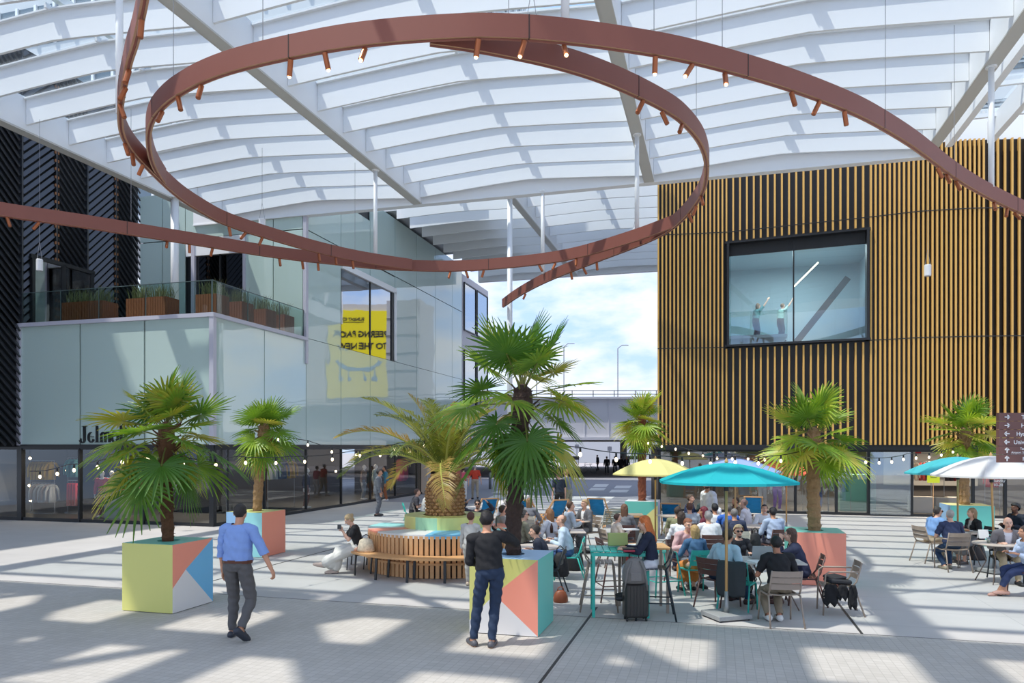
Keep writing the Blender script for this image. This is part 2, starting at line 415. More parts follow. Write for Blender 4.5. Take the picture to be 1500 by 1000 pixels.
    if hstyle in('short','crop','balding','bun','long','bob','curly','ponytail'):
        if hstyle=='balding': hmask=ishead&(z>line)&((z<.045)|(y<-.05))&(y<.03)
        else: hmask=ishead&(z>line)
        off={'crop':.006,'balding':.007,'curly':.03}.get(hstyle,.014)*s
        parts=[]
        if hstyle in('short','crop','balding','curly'):
            ex=extract(co,no,fs,hmask,off,.004 if hstyle!='crop' else .001,sd)
            if ex: np_obj('hair',ex[0],ex[1],hm,body)
        else:
            hb=MB()
            hb.ell(hp_(0,-.022,.036),(.085*s,.099*s,.092*s),Mh,14,9)
            if hstyle=='bun':
                hb.ell(hp_(0,-.11,.05),(.04*s,.035*s,.04*s),Mh); hb.ell(hp_(0,-.05,-.02),(.076*s,.06*s,.07*s),Mh)
            else:
                Ln={'bob':.17,'long':.34,'ponytail':.06}[hstyle]
                for q in(-1,1):
                    for yy in(-.02,-.05,-.08):
                        cap_prim(hb,hp_(q*.062,yy,.02),hp_(q*.066,yy*.9,.02-Ln*(.72 if yy>-.03 else .95)),.026*s,.018*s,7)
                for q in(-.035,0,.035): cap_prim(hb,hp_(q,-.085,.0),hp_(q*1.2,-.085-(.02 if hstyle!='bob' else 0),.02-Ln),.038*s,.022*s,7)
                if hstyle=='ponytail': cap_prim(hb,hp_(0,-.11,.03),hp_(0,-.14,-.16),.028*s,.014*s,7)
            c2,n2,f2=blob(hb,vox,1)
            q2=(c2-np.array(hd))@np.array(Mh)/s
            c2=c2+n2*(.004*np.sin(q2[:,0]*170)*np.sin(q2[:,1]*150))[:,None]*s
            np_obj('hair',c2,f2,hm,body)
    if beard:
        bm_=ishead&(z<-.03)&(y>-.01)&(z>-.125)&~((z>-.06)&(np.abs(x)<.02)&(y>.06))&(np.abs(x)<.08)
        ex=extract(co,no,fs,bm_,.007*s,.002)
        if ex: np_obj('beard',ex[0],ex[1],mat('beard_%02x'%int(beard[0]*255),beard,.8,bump=.5,bscale=90),body)
    if facev:
        dk=mat('pupil',(.02,.015,.01),.2); wh=mat('eyeball',(.75,.73,.7),.3)
        br=mat('brow_%02x'%int(hair[0]*255),tuple(c*.7 for c in hair),.8)
        if not glasses:
            for q in(-1,1):
                e=MB(); e.mat(0).ell(hp_(q*.031,.072,.006),(.014*s,.010*s,.009*s),Mh,10,6); e.mat(1).ell(hp_(q*.031,.080,.006),(.0062*s,.004*s,.0065*s),Mh,8,5)
                e.build('eye',[wh,dk],body,smooth=True)
        for q in(-1,1):
            e=MB(); e.tube([hp_(q*.014,.093,.028),hp_(q*.032,.091,.034),hp_(q*.050,.078,.028)],[.004*s,.0055*s,.003*s],6); e.build('eyebrow',br,body,smooth=True)
        e=MB(); e.tube([hp_(-.024,.084,-.056),hp_(-.010,.092,-.053),hp_(0,.0935,-.055),hp_(.010,.092,-.053),hp_(.024,.084,-.056)],[.003*s,.0055*s,.0055*s,.0055*s,.003*s],6)
        e.build('lips',mat('lips',(.42,.13,.11),.5),body,smooth=True)
    if glasses:
        g=MB(); dkm=mat('sunglass_black',(.012,.012,.014),.12)
        for q in(-1,1):
            g.ell(hp_(q*.033,.096,.006),(.028*s,.006*s,.021*s),Mh,12,6)
            g.bar(hp_(q*.06,.088,.012),hp_(q*.08,-.01,.008),.005*s,.006*s)
        g.bar(hp_(-.012,.100,.012),hp_(.012,.100,.012),.006*s,.007*s)
        g.build('sunglasses',dkm,body,smooth=False)
    if skirt:
        sb=MB(); knL,anL=hj['L']; knR,anR=hj['R']; ext=skirt[1]; fl_=skirt[2] if len(skirt)>2 else 1.
        cap_prim(sb,hip+T*.10*s,hip-up*.02,.135*s,.16*s,14)
        for kk,aa in((knL,anL),(knR,anR),((knL+knR)/2,(anL+anR)/2)):
            cap_prim(sb,hip+(kk-hip)*.1,kk,.13*s,.095*s*fl_,12); e_=kk+(aa-kk)*ext; cap_prim(sb,kk,e_,.095*s*fl_,.10*s*fl_,12)
        c2,n2,f2=blob(sb,vox*1.1,3)
        c2=c2+n2*(.006*np.sin(c2[:,0]*55+c2[:,1]*20))[:,None]
        c2[:,2]=np.maximum(c2[:,2],.02)
        np_obj('skirt',c2,f2,mat('skirt_%02x'%int(skirt[0][0]*255),skirt[0],.9,noise=.05,bump=.3,bscale=12),body)
    body_info=dict(o=body,loc=Vector(loc),M=M,wr={a:(M@b[0]+Vector(loc),M@b[1],M@b[2]) for a,b in wr.items()},hd=M@hd+Vector(loc),rz=rz,s=s)
    return body_info
# ============================================================ camera, sun, sky
cam = bpy.data.cameras.new('camera'); co_ = bpy.data.objects.new('camera', cam); COL.objects.link(co_)
co_.location = (0,0,H); co_.rotation_euler = (PI/2,0,0); cam.lens = F/1500*36; cam.sensor_width = 36
cam.shift_y = (HY-500)/1500.0; cam.clip_start = .1; cam.clip_end = 2000
scene.camera = co_
scene.view_settings.view_transform='Standard'; scene.view_settings.look='None'; scene.view_settings.gamma=1; scene.view_settings.use_curve_mapping=False
scene.view_settings.exposure = EXPO
cy = scene.cycles
cy.use_denoising=True; cy.max_bounces=7; cy.diffuse_bounces=4; cy.glossy_bounces=3; cy.transmission_bounces=2; cy.transparent_max_bounces=12
cy.caustics_reflective=False; cy.caustics_refractive=False; cy.sample_clamp_indirect=6
SUND = Vector((.42,.16,-.90)).normalized()
sl = bpy.data.lights.new('sun','SUN'); sl.energy=SUN_E; sl.angle=math.radians(.9); sl.color=(1,.955,.88)
so = bpy.data.objects.new('sun',sl); COL.objects.link(so); so.rotation_euler = SUND.to_track_quat('-Z','Y').to_euler()
w = bpy.data.worlds.new('sky'); scene.world = w; w.use_nodes=True; nt=w.node_tree; nt.nodes.clear()
out=nt.nodes.new('ShaderNodeOutputWorld'); bg=nt.nodes.new('ShaderNodeBackground'); nt.links.new(bg.outputs[0],out.inputs[0]); bg.inputs[1].default_value=SKY_E
tc=nt.nodes.new('ShaderNodeTexCoord'); sp=nt.nodes.new('ShaderNodeSeparateXYZ'); nt.links.new(tc.outputs['Generated'],sp.inputs[0])
mp=nt.nodes.new('ShaderNodeMapping'); mp.inputs['Scale'].default_value=(1,1,2.6); mp.inputs['Location'].default_value=(.35,.2,.1); nt.links.new(tc.outputs['Generated'],mp.inputs[0])
n1=nt.nodes.new('ShaderNodeTexNoise'); n1.inputs['Scale'].default_value=5.5; n1.inputs['Detail'].default_value=7; n1.inputs['Roughness'].default_value=.55; nt.links.new(mp.outputs[0],n1.inputs['Vector'])
cr=nt.nodes.new('ShaderNodeValToRGB'); cr.color_ramp.elements[0].position=.42; cr.color_ramp.elements[1].position=.60
nt.links.new(n1.outputs['Fac'],cr.inputs[0])
g=nt.nodes.new('ShaderNodeValToRGB'); e=g.color_ramp.elements; e[0].position=.0; e[0].color=(.36,.48,.68,1); e[1].position=.8; e[1].color=(.20,.38,.80,1)
x=e.new(.3); x.color=(.30,.45,.76,1)
nt.links.new(sp.outputs[2],g.inputs[0])
mx=nt.nodes.new('ShaderNodeMix'); mx.data_type='RGBA'; nt.links.new(cr.outputs[0],mx.inputs[0]); nt.links.new(g.outputs[0],mx.inputs[6]); mx.inputs[7].default_value=(.62,.635,.665,1)
nt.links.new(mx.outputs[2],bg.inputs[0])

# ============================================================ shared materials
white_steel=mat('white_painted_steel',srgb(240,241,242),.45)
grey_flange=mat('grey_flange',srgb(200,198,192),.5)
black_metal=mat('black_metal',(.012,.013,.015),.35)
dark_frame=mat('dark_frame',(.02,.022,.026),.4)
lilac_metal=mat('pale_aluminium',srgb(196,194,205),.35,metal=.0)
roof_glass=mat_glass('roof_glass',(.86,.92,.92),.04)
rail_glass=mat_glass('rail_glass',(.78,.88,.86),.05)
shop_glass=mat_glass('shop_glass',(.84,.88,.88),.075)
dark_glass=mat_glass('mirror_glass',(.35,.42,.45),.55,bump=.25,bs=.6)
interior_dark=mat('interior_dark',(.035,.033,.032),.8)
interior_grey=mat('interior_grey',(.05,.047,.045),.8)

# pale fritted glass panels
pan,nt,out=node_mat('pale_glass_panel')
b=nt.nodes.new('ShaderNodeBsdfDiffuse'); b.inputs[0].default_value=(*srgb(194,214,207),1)
gl=nt.nodes.new('ShaderNodeBsdfGlossy'); gl.inputs['Roughness'].default_value=.015; gl.inputs[0].default_value=(1,1,1,1)
lw=nt.nodes.new('ShaderNodeLayerWeight'); lw.inputs[0].default_value=.32
mm=nt.nodes.new('ShaderNodeMath'); mm.operation='MULTIPLY_ADD'; mm.inputs[1].default_value=.9; mm.inputs[2].default_value=.10
nt.links.new(lw.outputs['Fresnel'],mm.inputs[0]); ms=nt.nodes.new('ShaderNodeMixShader'); nt.links.new(mm.outputs[0],ms.inputs[0]); nt.links.new(b.outputs[0],ms.inputs[1]); nt.links.new(gl.outputs[0],ms.inputs[2]); nt.links.new(ms.outputs[0],out.inputs[0])
tcn=nt.nodes.new('ShaderNodeTexCoord'); nn=nt.nodes.new('ShaderNodeTexNoise'); nn.inputs['Scale'].default_value=.8; nn.inputs['Detail'].default_value=1
nt.links.new(tcn.outputs['Object'],nn.inputs['Vector']); bp=nt.nodes.new('ShaderNodeBump'); bp.inputs['Strength'].default_value=.25; bp.inputs['Distance'].default_value=.02
nt.links.new(nn.outputs['Fac'],bp.inputs['Height']); nt.links.new(bp.outputs[0],gl.inputs['Normal'])

# paving: small setts in front of b=10.9, smooth concrete slabs behind; the floor object's axes are (a,b)
def paving():
    m,nt,out=node_mat('stone_paving'); P=nt.nodes.new('ShaderNodeBsdfPrincipled'); P.inputs['Roughness'].default_value=.75; nt.links.new(P.outputs[0],out.inputs[0])
    tc=nt.nodes.new('ShaderNodeTexCoord')
    def brick(s,c1,c2,mo,wd,ht,ms,off=.5):
        k=nt.nodes.new('ShaderNodeTexBrick'); k.inputs['Scale'].default_value=s; k.inputs['Color1'].default_value=(*c1,1); k.inputs['Color2'].default_value=(*c2,1)
        k.inputs['Mortar'].default_value=(*mo,1); k.inputs['Brick Width'].default_value=wd; k.inputs['Row Height'].default_value=ht; k.inputs['Mortar Size'].default_value=ms
        k.offset=off; k.inputs['Mortar Smooth'].default_value=.3
        nt.links.new(tc.outputs['Object'],k.inputs['Vector']); return k
    mp=nt.nodes.new('ShaderNodeMapping'); mp.inputs['Rotation'].default_value=(0,0,PI/2); nt.links.new(tc.outputs['Object'],mp.inputs[0])
    k1=brick(1,(.445,.42,.38),(.49,.465,.425),(.37,.35,.315),.105,.105,.005,0.); nt.links.new(mp.outputs[0],k1.inputs['Vector'])
    k2=brick(1,(.46,.445,.425),(.49,.475,.455),(.40,.39,.375),2.1,1.05,.010,0.)
    s=nt.nodes.new('ShaderNodeSeparateXYZ'); nt.links.new(tc.outputs['Object'],s.inputs[0])
    ge=nt.nodes.new('ShaderNodeMath'); ge.operation='GREATER_THAN'; ge.inputs[1].default_value=10.9; nt.links.new(s.outputs[1],ge.inputs[0])
    mx=nt.nodes.new('ShaderNodeMix'); mx.data_type='RGBA'; nt.links.new(ge.outputs[0],mx.inputs[0]); nt.links.new(k1.outputs[0],mx.inputs[6]); nt.links.new(k2.outputs[0],mx.inputs[7])
    n=nt.nodes.new('ShaderNodeTexNoise'); n.inputs['Scale'].default_value=.9; n.inputs['Detail'].default_value=6; nt.links.new(tc.outputs['Object'],n.inputs['Vector'])
    mr=nt.nodes.new('ShaderNodeMapRange'); mr.inputs[3].default_value=.84; mr.inputs[4].default_value=1.14; nt.links.new(n.outputs['Fac'],mr.inputs[0])
    v=nt.nodes.new('ShaderNodeVectorMath'); v.operation='SCALE'; nt.links.new(mx.outputs[2],v.inputs[0]); nt.links.new(mr.outputs[0],v.inputs['Scale'])
    nt.links.new(v.outputs[0],P.inputs['Base Color'])
    return m
pave=paving()
asphalt=mat('asphalt',srgb(146,146,152),.8,noise=.08,nscale=1.2)
def flat(name,pts,m,z=0.,thick=.2):
    b=MB(); b.prism([(p[0],p[1]) for p in pts],z-thick,z); return b.build(name,m)
def rect_ab(name,a0,a1,b0,b1,z0,z1,m,parent=None,bev=0.):
    o=MB().box(((a0+a1)/2,(b0+b1)/2,(z0+z1)/2),(a1-a0,b1-b0,z1-z0),bev=bev).build(name,m,parent); 
    if parent is None: o.rotation_euler=(0,0,AX)
    return o
# ---------------------------------------------------------------- ground
struct(rect_ab('floor',-30,36,-14,31.5,-.3,0,pave))
struct(rect_ab('road',-70,90,31.5,62,-.3,-.004,asphalt))
struct(rect_ab('street_pavement',-150,170,62,330,-.3,-.008,mat('far_paving',srgb(176,168,166),.8,noise=.05,nscale=.3)))
# floor drains and joint lines
for i,(a,b0,b1) in enumerate(((-1.83,-4,11.6),(1.9,10.9,29.3),(-9.2,10.9,29))):
    o=MB().box((a,(b0+b1)/2,.002),(.035,b1-b0,.004)).build('floor_drain',mat('drain_slot',(.03,.03,.03),.6)); o.rotation_euler=(0,0,AX)
    tag(struct(o))
o=MB().box((-2,10.9,.0015),(44,.02,.003)).build('floor_joint',mat('joint',(.16,.155,.15),.8)); o.rotation_euler=(0,0,AX); struct(o)
# crossing stripes painted on the road, set out along the street
zeb=mat('road_paint',srgb(214,212,208),.7)
def stripe(px0,px1,py0,py1,sh=0):
    p=[W(px0+sh,py0),W(px1+sh,py0),W(px1,py1),W(px0,py1)]
    o=MB(); o.prism([(q[0],q[1]) for q in p][::-1],-.004,.004); struct(o.build('road_marking',zeb))
for q in((735,800,707,710,6),(728,790,712,716,8),(720,778,718,722,10),(712,765,725,730,12),(700,735,733,738,10),(868,888,709,713,4),(862,884,714.5,718,4),(899,922,711,715,4),(892,918,717,721,4),(835,895,727,731,6),(826,888,733,738,6),(818,880,740,745,8)): stripe(*q)

# ================================================================ roof
ceil=struct(empty('ceiling')); 
ceil.rotation_euler=(0,0,AX)
K=.855; beams=[K*q for q in(-22.5,-12.55,-2.6,7.35)]; ZB=H+K*10.57
B0,BE=6.85,30.0*K
def roofpart(name,mb,m): return mb.build(name,m,ceil)
for a in beams:
    mb=MB(); mb.mat(0).box((a,(B0+BE)/2,ZB+.62*K),(.36*K,BE-B0,1.1*K)); mb.mat(1).box((a,(B0+BE)/2,ZB+.04),(.30,BE-B0,.08))
    mb.mat(1).box((a-.15,(B0+BE)/2,ZB+.02),(.04,BE-B0,.04)); mb.box((a+.15,(B0+BE)/2,ZB+.02),(.04,BE-B0,.04))
    roofpart('main_beam',mb,[white_steel,grey_flange])
def bay(a0,a1,b0,b1,step,name='fin',rise=.32,z=None,k=1.):
    ZB=z
    fins=MB(); tops=MB(); glz=MB(); am=(a0+a1)/2; br=MB()
    n=int(round((b1-b0)/step)); bb=[b1-step*i for i in range(n+1)]
    N=10
    for b in bb:
        pr=None
        for i in range(N+1):
            t=i/N; a=a0+(a1-a0)*t; r=rise*k*(1-abs(2*t-1)**1.2)
            cur=(a,ZB+.24*k+r,ZB+1.07*k+r*.9)
            if pr:
                for (q,d_) in ((fins,.035),):
                    q.add([(pr[0],b-d_,pr[1]),(cur[0],b-d_,cur[1]),(cur[0],b-d_,cur[2]),(pr[0],b-d_,pr[2]),(pr[0],b+d_,pr[1]),(cur[0],b+d_,cur[1]),(cur[0],b+d_,cur[2]),(pr[0],b+d_,pr[2])],
                          [(0,1,2,3),(5,4,7,6),(1,0,4,5),(3,2,6,7)])
                tops.bar((pr[0],b-.05,pr[2]+.02),(cur[0],b-.05,cur[2]+.02),.13,.04)
                if b!=bb[-1]: glz.quad((pr[0],b,pr[2]+.06),(cur[0],b,cur[2]+.06),(cur[0],b-step,cur[2]+.06),(pr[0],b-step,pr[2]+.06))
            pr=cur
        br.box((am,b-.14,ZB+(1.12+rise*.9)*k),(.07,.14,.12))
    roofpart('louvre_fin',fins,white_steel); roofpart('glazing_bar',tops,white_steel); roofpart('glazing',glz,roof_glass)
    rb=MB(); rb.box((am,(b0+b1)/2,ZB+(1.5+rise)*k),(.15,b1-b0,.20)); roofpart('ridge_bar',rb,white_steel); roofpart('bracket',br,white_steel)
for i in range(3): bay(beams[i]+.16,beams[i+1]-.16,8.0,BE-.26,1.7*K,z=ZB,k=K)
mb=MB(); mb.box((-7.1,BE,ZB+.52),(27,.24,.95)); mb.box((-7.1,BE,ZB+.02),(27,.30,.05)); roofpart('edge_beam',mb,white_steel)
# rear canopy
for i,(a0,a1) in enumerate(((-14.6,-8.6),(-8.2,-2.3))): bay(a0,a1,26.5,44.6,1.55,rise=.1,z=13.1)
mb=MB(); mb.mat(0).box((-8.4,35.5,13.65),(.3,19,1.0)); mb.mat(1).box((-8.4,35.5,13.12),(.3,19,.06)); roofpart('main_beam',mb,[white_steel,grey_flange])
mb=MB(); mb.box((-8.5,45,13.6),(12.4,.3,1.0)); roofpart('edge_beam',mb,white_steel)
# strip of roof beyond the last main beam, over the right-hand wall
for a in(8.15*K,9.5*K,11.2*K):
    mb=MB(); mb.box((a,17.3,ZB+.65),(.19,17,.65)); roofpart('side_beam',mb,white_steel)
mb=MB()
for k in range(8): mb.box((8.3,10.4+k*2.1,ZB+.9),(3.9,.10,.12))
roofpart('purlin',mb,white_steel)
mb=MB(); mb.quad((6.4,8,ZB+1.03),(12.5,8,ZB+1.03),(12.5,25.6,ZB+1.03),(6.4,25.6,ZB+1.03)); roofpart('glazing',mb,roof_glass)
# unseen slab and lattice added overhead to throw foreground shade and sun patches
sl_=MB(); 
sl_.box((19.4,3.0,ZB+1.5),(41.0,7.7,.35))                      # closed right half
for k in range(16): sl_.box((-2.6-k*2.15,3.0,ZB+1.5),(.75+.25*(k%2),7.7,.30))
for k,b in enumerate((-.6,1.9,4.3,6.55)): sl_.box((-18,b,ZB+1.52),(34,.80,.28))
for k in range(7): sl_.bar((-2-k*4.6,-.8,ZB+1.75),(-7.5-k*4.6,6.8,ZB+1.75),.42,.2)
for k in range(5): sl_.bar((-9-k*6.2,-.8,ZB+1.98),(-4.0-k*6.2,6.8,ZB+1.98),.34,.2)
roofpart('sun_blocker',sl_,white_steel)

# steel poles from the beams down to the lamp rings, and two standing columns
ZR=H+K*6.87
def pole(x,y,z0,z1,r,label,cat='pole'):
    o=MB().lathe([(r,0),(r,z1-z0)],14).build('hanging_pole' if cat=='pole' else 'column',white_steel,smooth=True,loc=(x,y,z0)); 
    f=MB().lathe([(r*1.9,z1-z0-.05),(r*1.9,z1-z0)],12).build('top_plate',white_steel,o); tag(o,label,cat,'white steel hangers of the lamp rings' if cat=='pole' else None)
for px,a,z0,lb in((550,K*-12.55,ZR+.3,'white hanging pole reaching the far side of the copper ring, middle left'),(933,K*-2.6,ZR+.3,'white hanging pole at the right curve of the copper ring'),(842,K*-2.6,ZR+.34,'short white hanging pole above the near arc of the ring'),
               (1452,K*7.35,ZR+.3,'white hanging pole in front of the gold slatted wall'),(175,K*-12.55,ZR+.34,'tall white hanging pole by the upper left arc of the ring')):
    b=on_a(px,a) if px not in(842,) else 12.9*K
    if px==175: t=(px-CX)/F; Y=a/(t*CB-SB); b=Y*(t*SB+CB)
    p=R(a,b); pole(p[0],p[1],z0,ZB+.02,.065,lb)
p=W(795,401,ZR+.3); pole(p[0],p[1],ZR+.3,ZB+.1,.065,'white hanging pole at the rear roof edge, ending at the lower ribbon')
p=R(-8.4,29.9); pole(p[0],p[1],0,13.2,.11,'slender white column standing at the edge of the road','column')
p=R(on_b(256,22.7),22.7); pole(p[0],p[1],6.88,ZB+.1,.14,'white round column standing on the terrace','column')

# ================================================================ pale glass building on the left
wl=struct(empty('wall_left')); wl.rotation_euler=(0,0,AX)
ZT=6.82; AF=-15.5; BF=20.13; BU=25.66; AD=-23.35
def wp(name,mb,m,par=wl): return mb.build(name,m,par)
core=MB(); core.box(((AD+AF)/2,(BF+BU)/2+.1,(2.62+ZT-.1)/2),(AF-AD-.16,BU-BF-.1,ZT-.1-2.62)).v
core=MB(); core.box(((AD+AF)/2-.03,(BF+BU)/2+.1,4.68),(AF-AD-.14,BU-BF+.1,4.1)); core.box(((AD+AF)/2,(BU+30)/2+.06,7.75),(AF-AD-.14,30-BU-.1,10.3)); core.box(((AD+AF)/2,37.06,8.3),(AF-AD-.14,13.9,11.4)); wp('core',core,dark_frame)
pn=MB(); g=.018
av=[AD,-20.75,-18.13,AF-.06]
for i in range(3): pn.box(((av[i]+av[i+1])/2,BF+.02,(2.62+ZT-.12)/2),(av[i+1]-av[i]-2*g-.02,.05,ZT-.12-2.62))
bs=[BF+.06,22.9,BU,28.45,31.2,33.95,36.7,39.45,42.2,44]
for i in range(2): pn.box((AF-.02,(bs[i]+bs[i+1])/2,(2.62+ZT-.12)/2),(.05,bs[i+1]-bs[i]-2*g,ZT-.12-2.62))
for i in range(2,9):
    pn.box((AF-.02,(bs[i]+bs[i+1])/2,(2.62+ZT)/2),(.05,bs[i+1]-bs[i]-2*g,ZT-2.62-.04))
    for z0,z1 in((ZT,11.05),(11.09,13.02 if bs[i]<30 else 13.95)):
        if z0==ZT and i in(3,4): continue
        pn.box((AF-.02,(bs[i]+bs[i+1])/2,(z0+z1)/2),(.05,bs[i+1]-bs[i]-2*g,z1-z0))
# panels above/beside the box window
pn.box((AF-.02,29.82,10.72),(.05,2.7,.60)); pn.box((AF-.02,32.57,10.72),(.05,2.7,.60))
au=[AD+.1,-20.7,-19.0,-16.9,AF-.1]
WIN=(on_b(288,BU),on_b(359,BU))
for i,(a0,a1) in enumerate(((AD+.05,WIN[0]-.5),(WIN[0]-.5,WIN[1]),(WIN[1],AF-.1))):
    for z0,z1 in((ZT,11.05),(11.09,13.02)):
        if i==1 and z0==ZT: continue
        n=2 if i!=1 else 1
        for k in range(n):
            q0=a0+(a1-a0)*k/n; q1=a0+(a1-a0)*(k+1)/n
            pn.box(((q0+q1)/2,BU-.03,(z0+z1)/2),(q1-q0-2*g,.05,z1-z0))
wp('glass_panel',pn,pan)
fr=MB()
fr.box((AF+.0,BF-.01,(2.62+ZT)/2),(.16,.16,ZT-2.6)); fr.box((AF,BU-.02,9.4),(.14,.16,7.2)); fr.box((AD,BF-.01,4.7),(.14,.14,4.2))
fr.box(((AD+AF)/2,BF-.0,ZT-.06),(AF-AD+.2,.22,.13)); fr.box((AF+.0,(BF+BU)/2,ZT-.06),(.22,BU-BF,.13))
fr.box((WIN[1]+.03,BU-.08,9.0),(.10,.12,4.3)); fr.box((WIN[0]-.08,BU-.08,9.0),(.16,.12,4.3))
wp('corner_trim',fr,lilac_metal)
tr=MB(); tr.box(((AD+AF)/2,(BF+BU)/2,ZT-.02),(AF-AD-.2,BU-BF,.06)); wp('terrace_floor',tr,mat('terrace_deck',srgb(150,140,128),.8))
# recess with white header and dark glazed doors on the terrace
w1=struct(empty('window_1')); w1.rotation_euler=(0,0,AX)
zt1=10.35
MB().box(((WIN[0]+WIN[1])/2-.2,BU-.05,(zt1+11.05)/2),(WIN[1]-WIN[0]+.5,.1,11.05-zt1)).build('lintel',white_steel,w1)
MB().box(((WIN[0]+WIN[1])/2,BU+.02,(ZT+zt1)/2),(WIN[1]-WIN[0],.02,zt1-ZT)).build('pane',mat_glass('terrace_glass',(.10,.12,.12),.12),w1)
MB().box(((WIN[0]+WIN[1])/2,BU-.02,(ZT+zt1)/2),(.06,.06,zt1-ZT)).build('mullion',black_metal,w1)
# box window in the street face, x 500-577
w2=struct(empty('window_2')); w2.rotation_euler=(0,0,AX)
wb0,wb1=28.5,33.9
fr=MB(); fr.box((AF+.02,(wb0+wb1)/2,10.32),(.16,wb1-wb0+.1,.26)); fr.box((AF+.02,wb1-.06,8.55),(.16,.2,3.4)); fr.build('window_frame',white_steel,w2)
MB().box((AF-.02,(wb0+wb1)/2-.2,(ZT+10.2)/2),(.03,wb1-wb0-.4,10.2-ZT)).build('pane',mat_glass('street_window',(.2,.24,.26),.50,bump=.15,bs=.5),w2)
fr=MB(); fr.box((AF+.0,31.2,8.5),(.06,.05,3.4)); fr.box((AF+.0,wb1-.28,8.5),(.08,.26,3.4)); fr.build('mullion',dark_frame,w2)
# plain far end of the street face
fr=MB(); fr.box((AF-2,46.8,8.0),(4,5.5,11.0)); o=fr.build('wall_street_end',mat('pale_render',srgb(214,210,216),.6)); o.rotation_euler=(0,0,AX); struct(o)
for i,(b0,b1,z0,z1) in enumerate(((44.3,46.6,10.0,13.0),(46.9,49.2,10.0,13.0),(44.3,46.6,4.8,8.7),(46.9,49.2,4.8,8.7))):
    w_=struct(empty('window_%d'%(5+i))); w_.rotation_euler=(0,0,AX)
    MB().box((AF+.03,(b0+b1)/2,(z0+z1)/2),(.05,b1-b0,z1-z0)).build('pane',mat_glass('far_pane',(.15,.17,.19),.5),w_)
    f=MB(); 
    for q in(b0,b1): f.box((AF+.06,q,(z0+z1)/2),(.08,.07,z1-z0))
    for q in(z0,z1): f.box((AF+.06,(b0+b1)/2,q),(.08,b1-b0,.07))
    f.build('window_frame',dark_frame,w_)
# ---- shop under the glass building
sh=struct(empty('window_3')); sh.rotation_euler=(0,0,AX)
ft=MB(); ft.box(((AD+AF)/2-5,BF+.02,2.54),(AF-AD+10.1,.14,.18)); ft.box((AF-.0,(BF+44)/2,2.54),(.14,44-BF,.18)); 
ft.box(((AD+AF)/2-5,BF+.02,.05),(AF-AD+10,.12,.12)); ft.box((AF-.0,(BF+37.3)/2,.05),(.12,37.3-BF,.12))
ft.build('transom',black_metal,sh)
mu=MB(); 
for a in(AD-5,AD-2.5): mu.box((a,BF,1.25),(.07,.14,2.5))
mu.box((AD+.05,BF,1.25),(.20,.16,2.5))
for a in(-20.75,-18.13): mu.box((a,BF,1.25),(.07,.14,2.5))
mu.box((AF-.02,BF+.02,1.25),(.16,.16,2.5))
mu.box((AF-.02,BF+.75,1.25),(.07,.05,2.5))
for b in bs[1:7]: mu.box((AF,b,1.25),(.10,.05,2.5))
mu.build('mullion',black_metal,sh)
gp=MB(); gp.quad((AD-10,BF,.1),(AF,BF,.1),(AF,BF,2.45),(AD-10,BF,2.45)); gp.build('pane',shop_glass,sh)
gp=MB(); gp.quad((AF,BF,.1),(AF,37.2,.1),(AF,37.2,2.45),(AF,BF,2.45)); gp.build('pane',shop_glass,sh)
si=struct(empty('wall_shop_left')); si.rotation_euler=(0,0,AX)
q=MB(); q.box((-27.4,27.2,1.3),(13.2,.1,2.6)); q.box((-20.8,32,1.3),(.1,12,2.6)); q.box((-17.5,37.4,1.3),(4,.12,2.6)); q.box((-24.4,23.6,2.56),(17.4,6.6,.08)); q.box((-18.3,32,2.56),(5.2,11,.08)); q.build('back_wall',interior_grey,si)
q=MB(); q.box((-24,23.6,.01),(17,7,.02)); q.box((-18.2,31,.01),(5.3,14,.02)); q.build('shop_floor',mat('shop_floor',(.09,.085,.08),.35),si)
# entrance at the far end of the street face
e=struct(empty('door_1')); e.rotation_euler=(0,0,AX)
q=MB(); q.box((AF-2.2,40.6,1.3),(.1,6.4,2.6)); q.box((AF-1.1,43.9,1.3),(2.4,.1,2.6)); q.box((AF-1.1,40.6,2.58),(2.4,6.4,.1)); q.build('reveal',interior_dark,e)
q=MB(); q.box((AF+.1,37.6,1.27),(.5,.5,2.54)); q.build('pier',mat('pale_stone',srgb(190,180,172),.5),e)
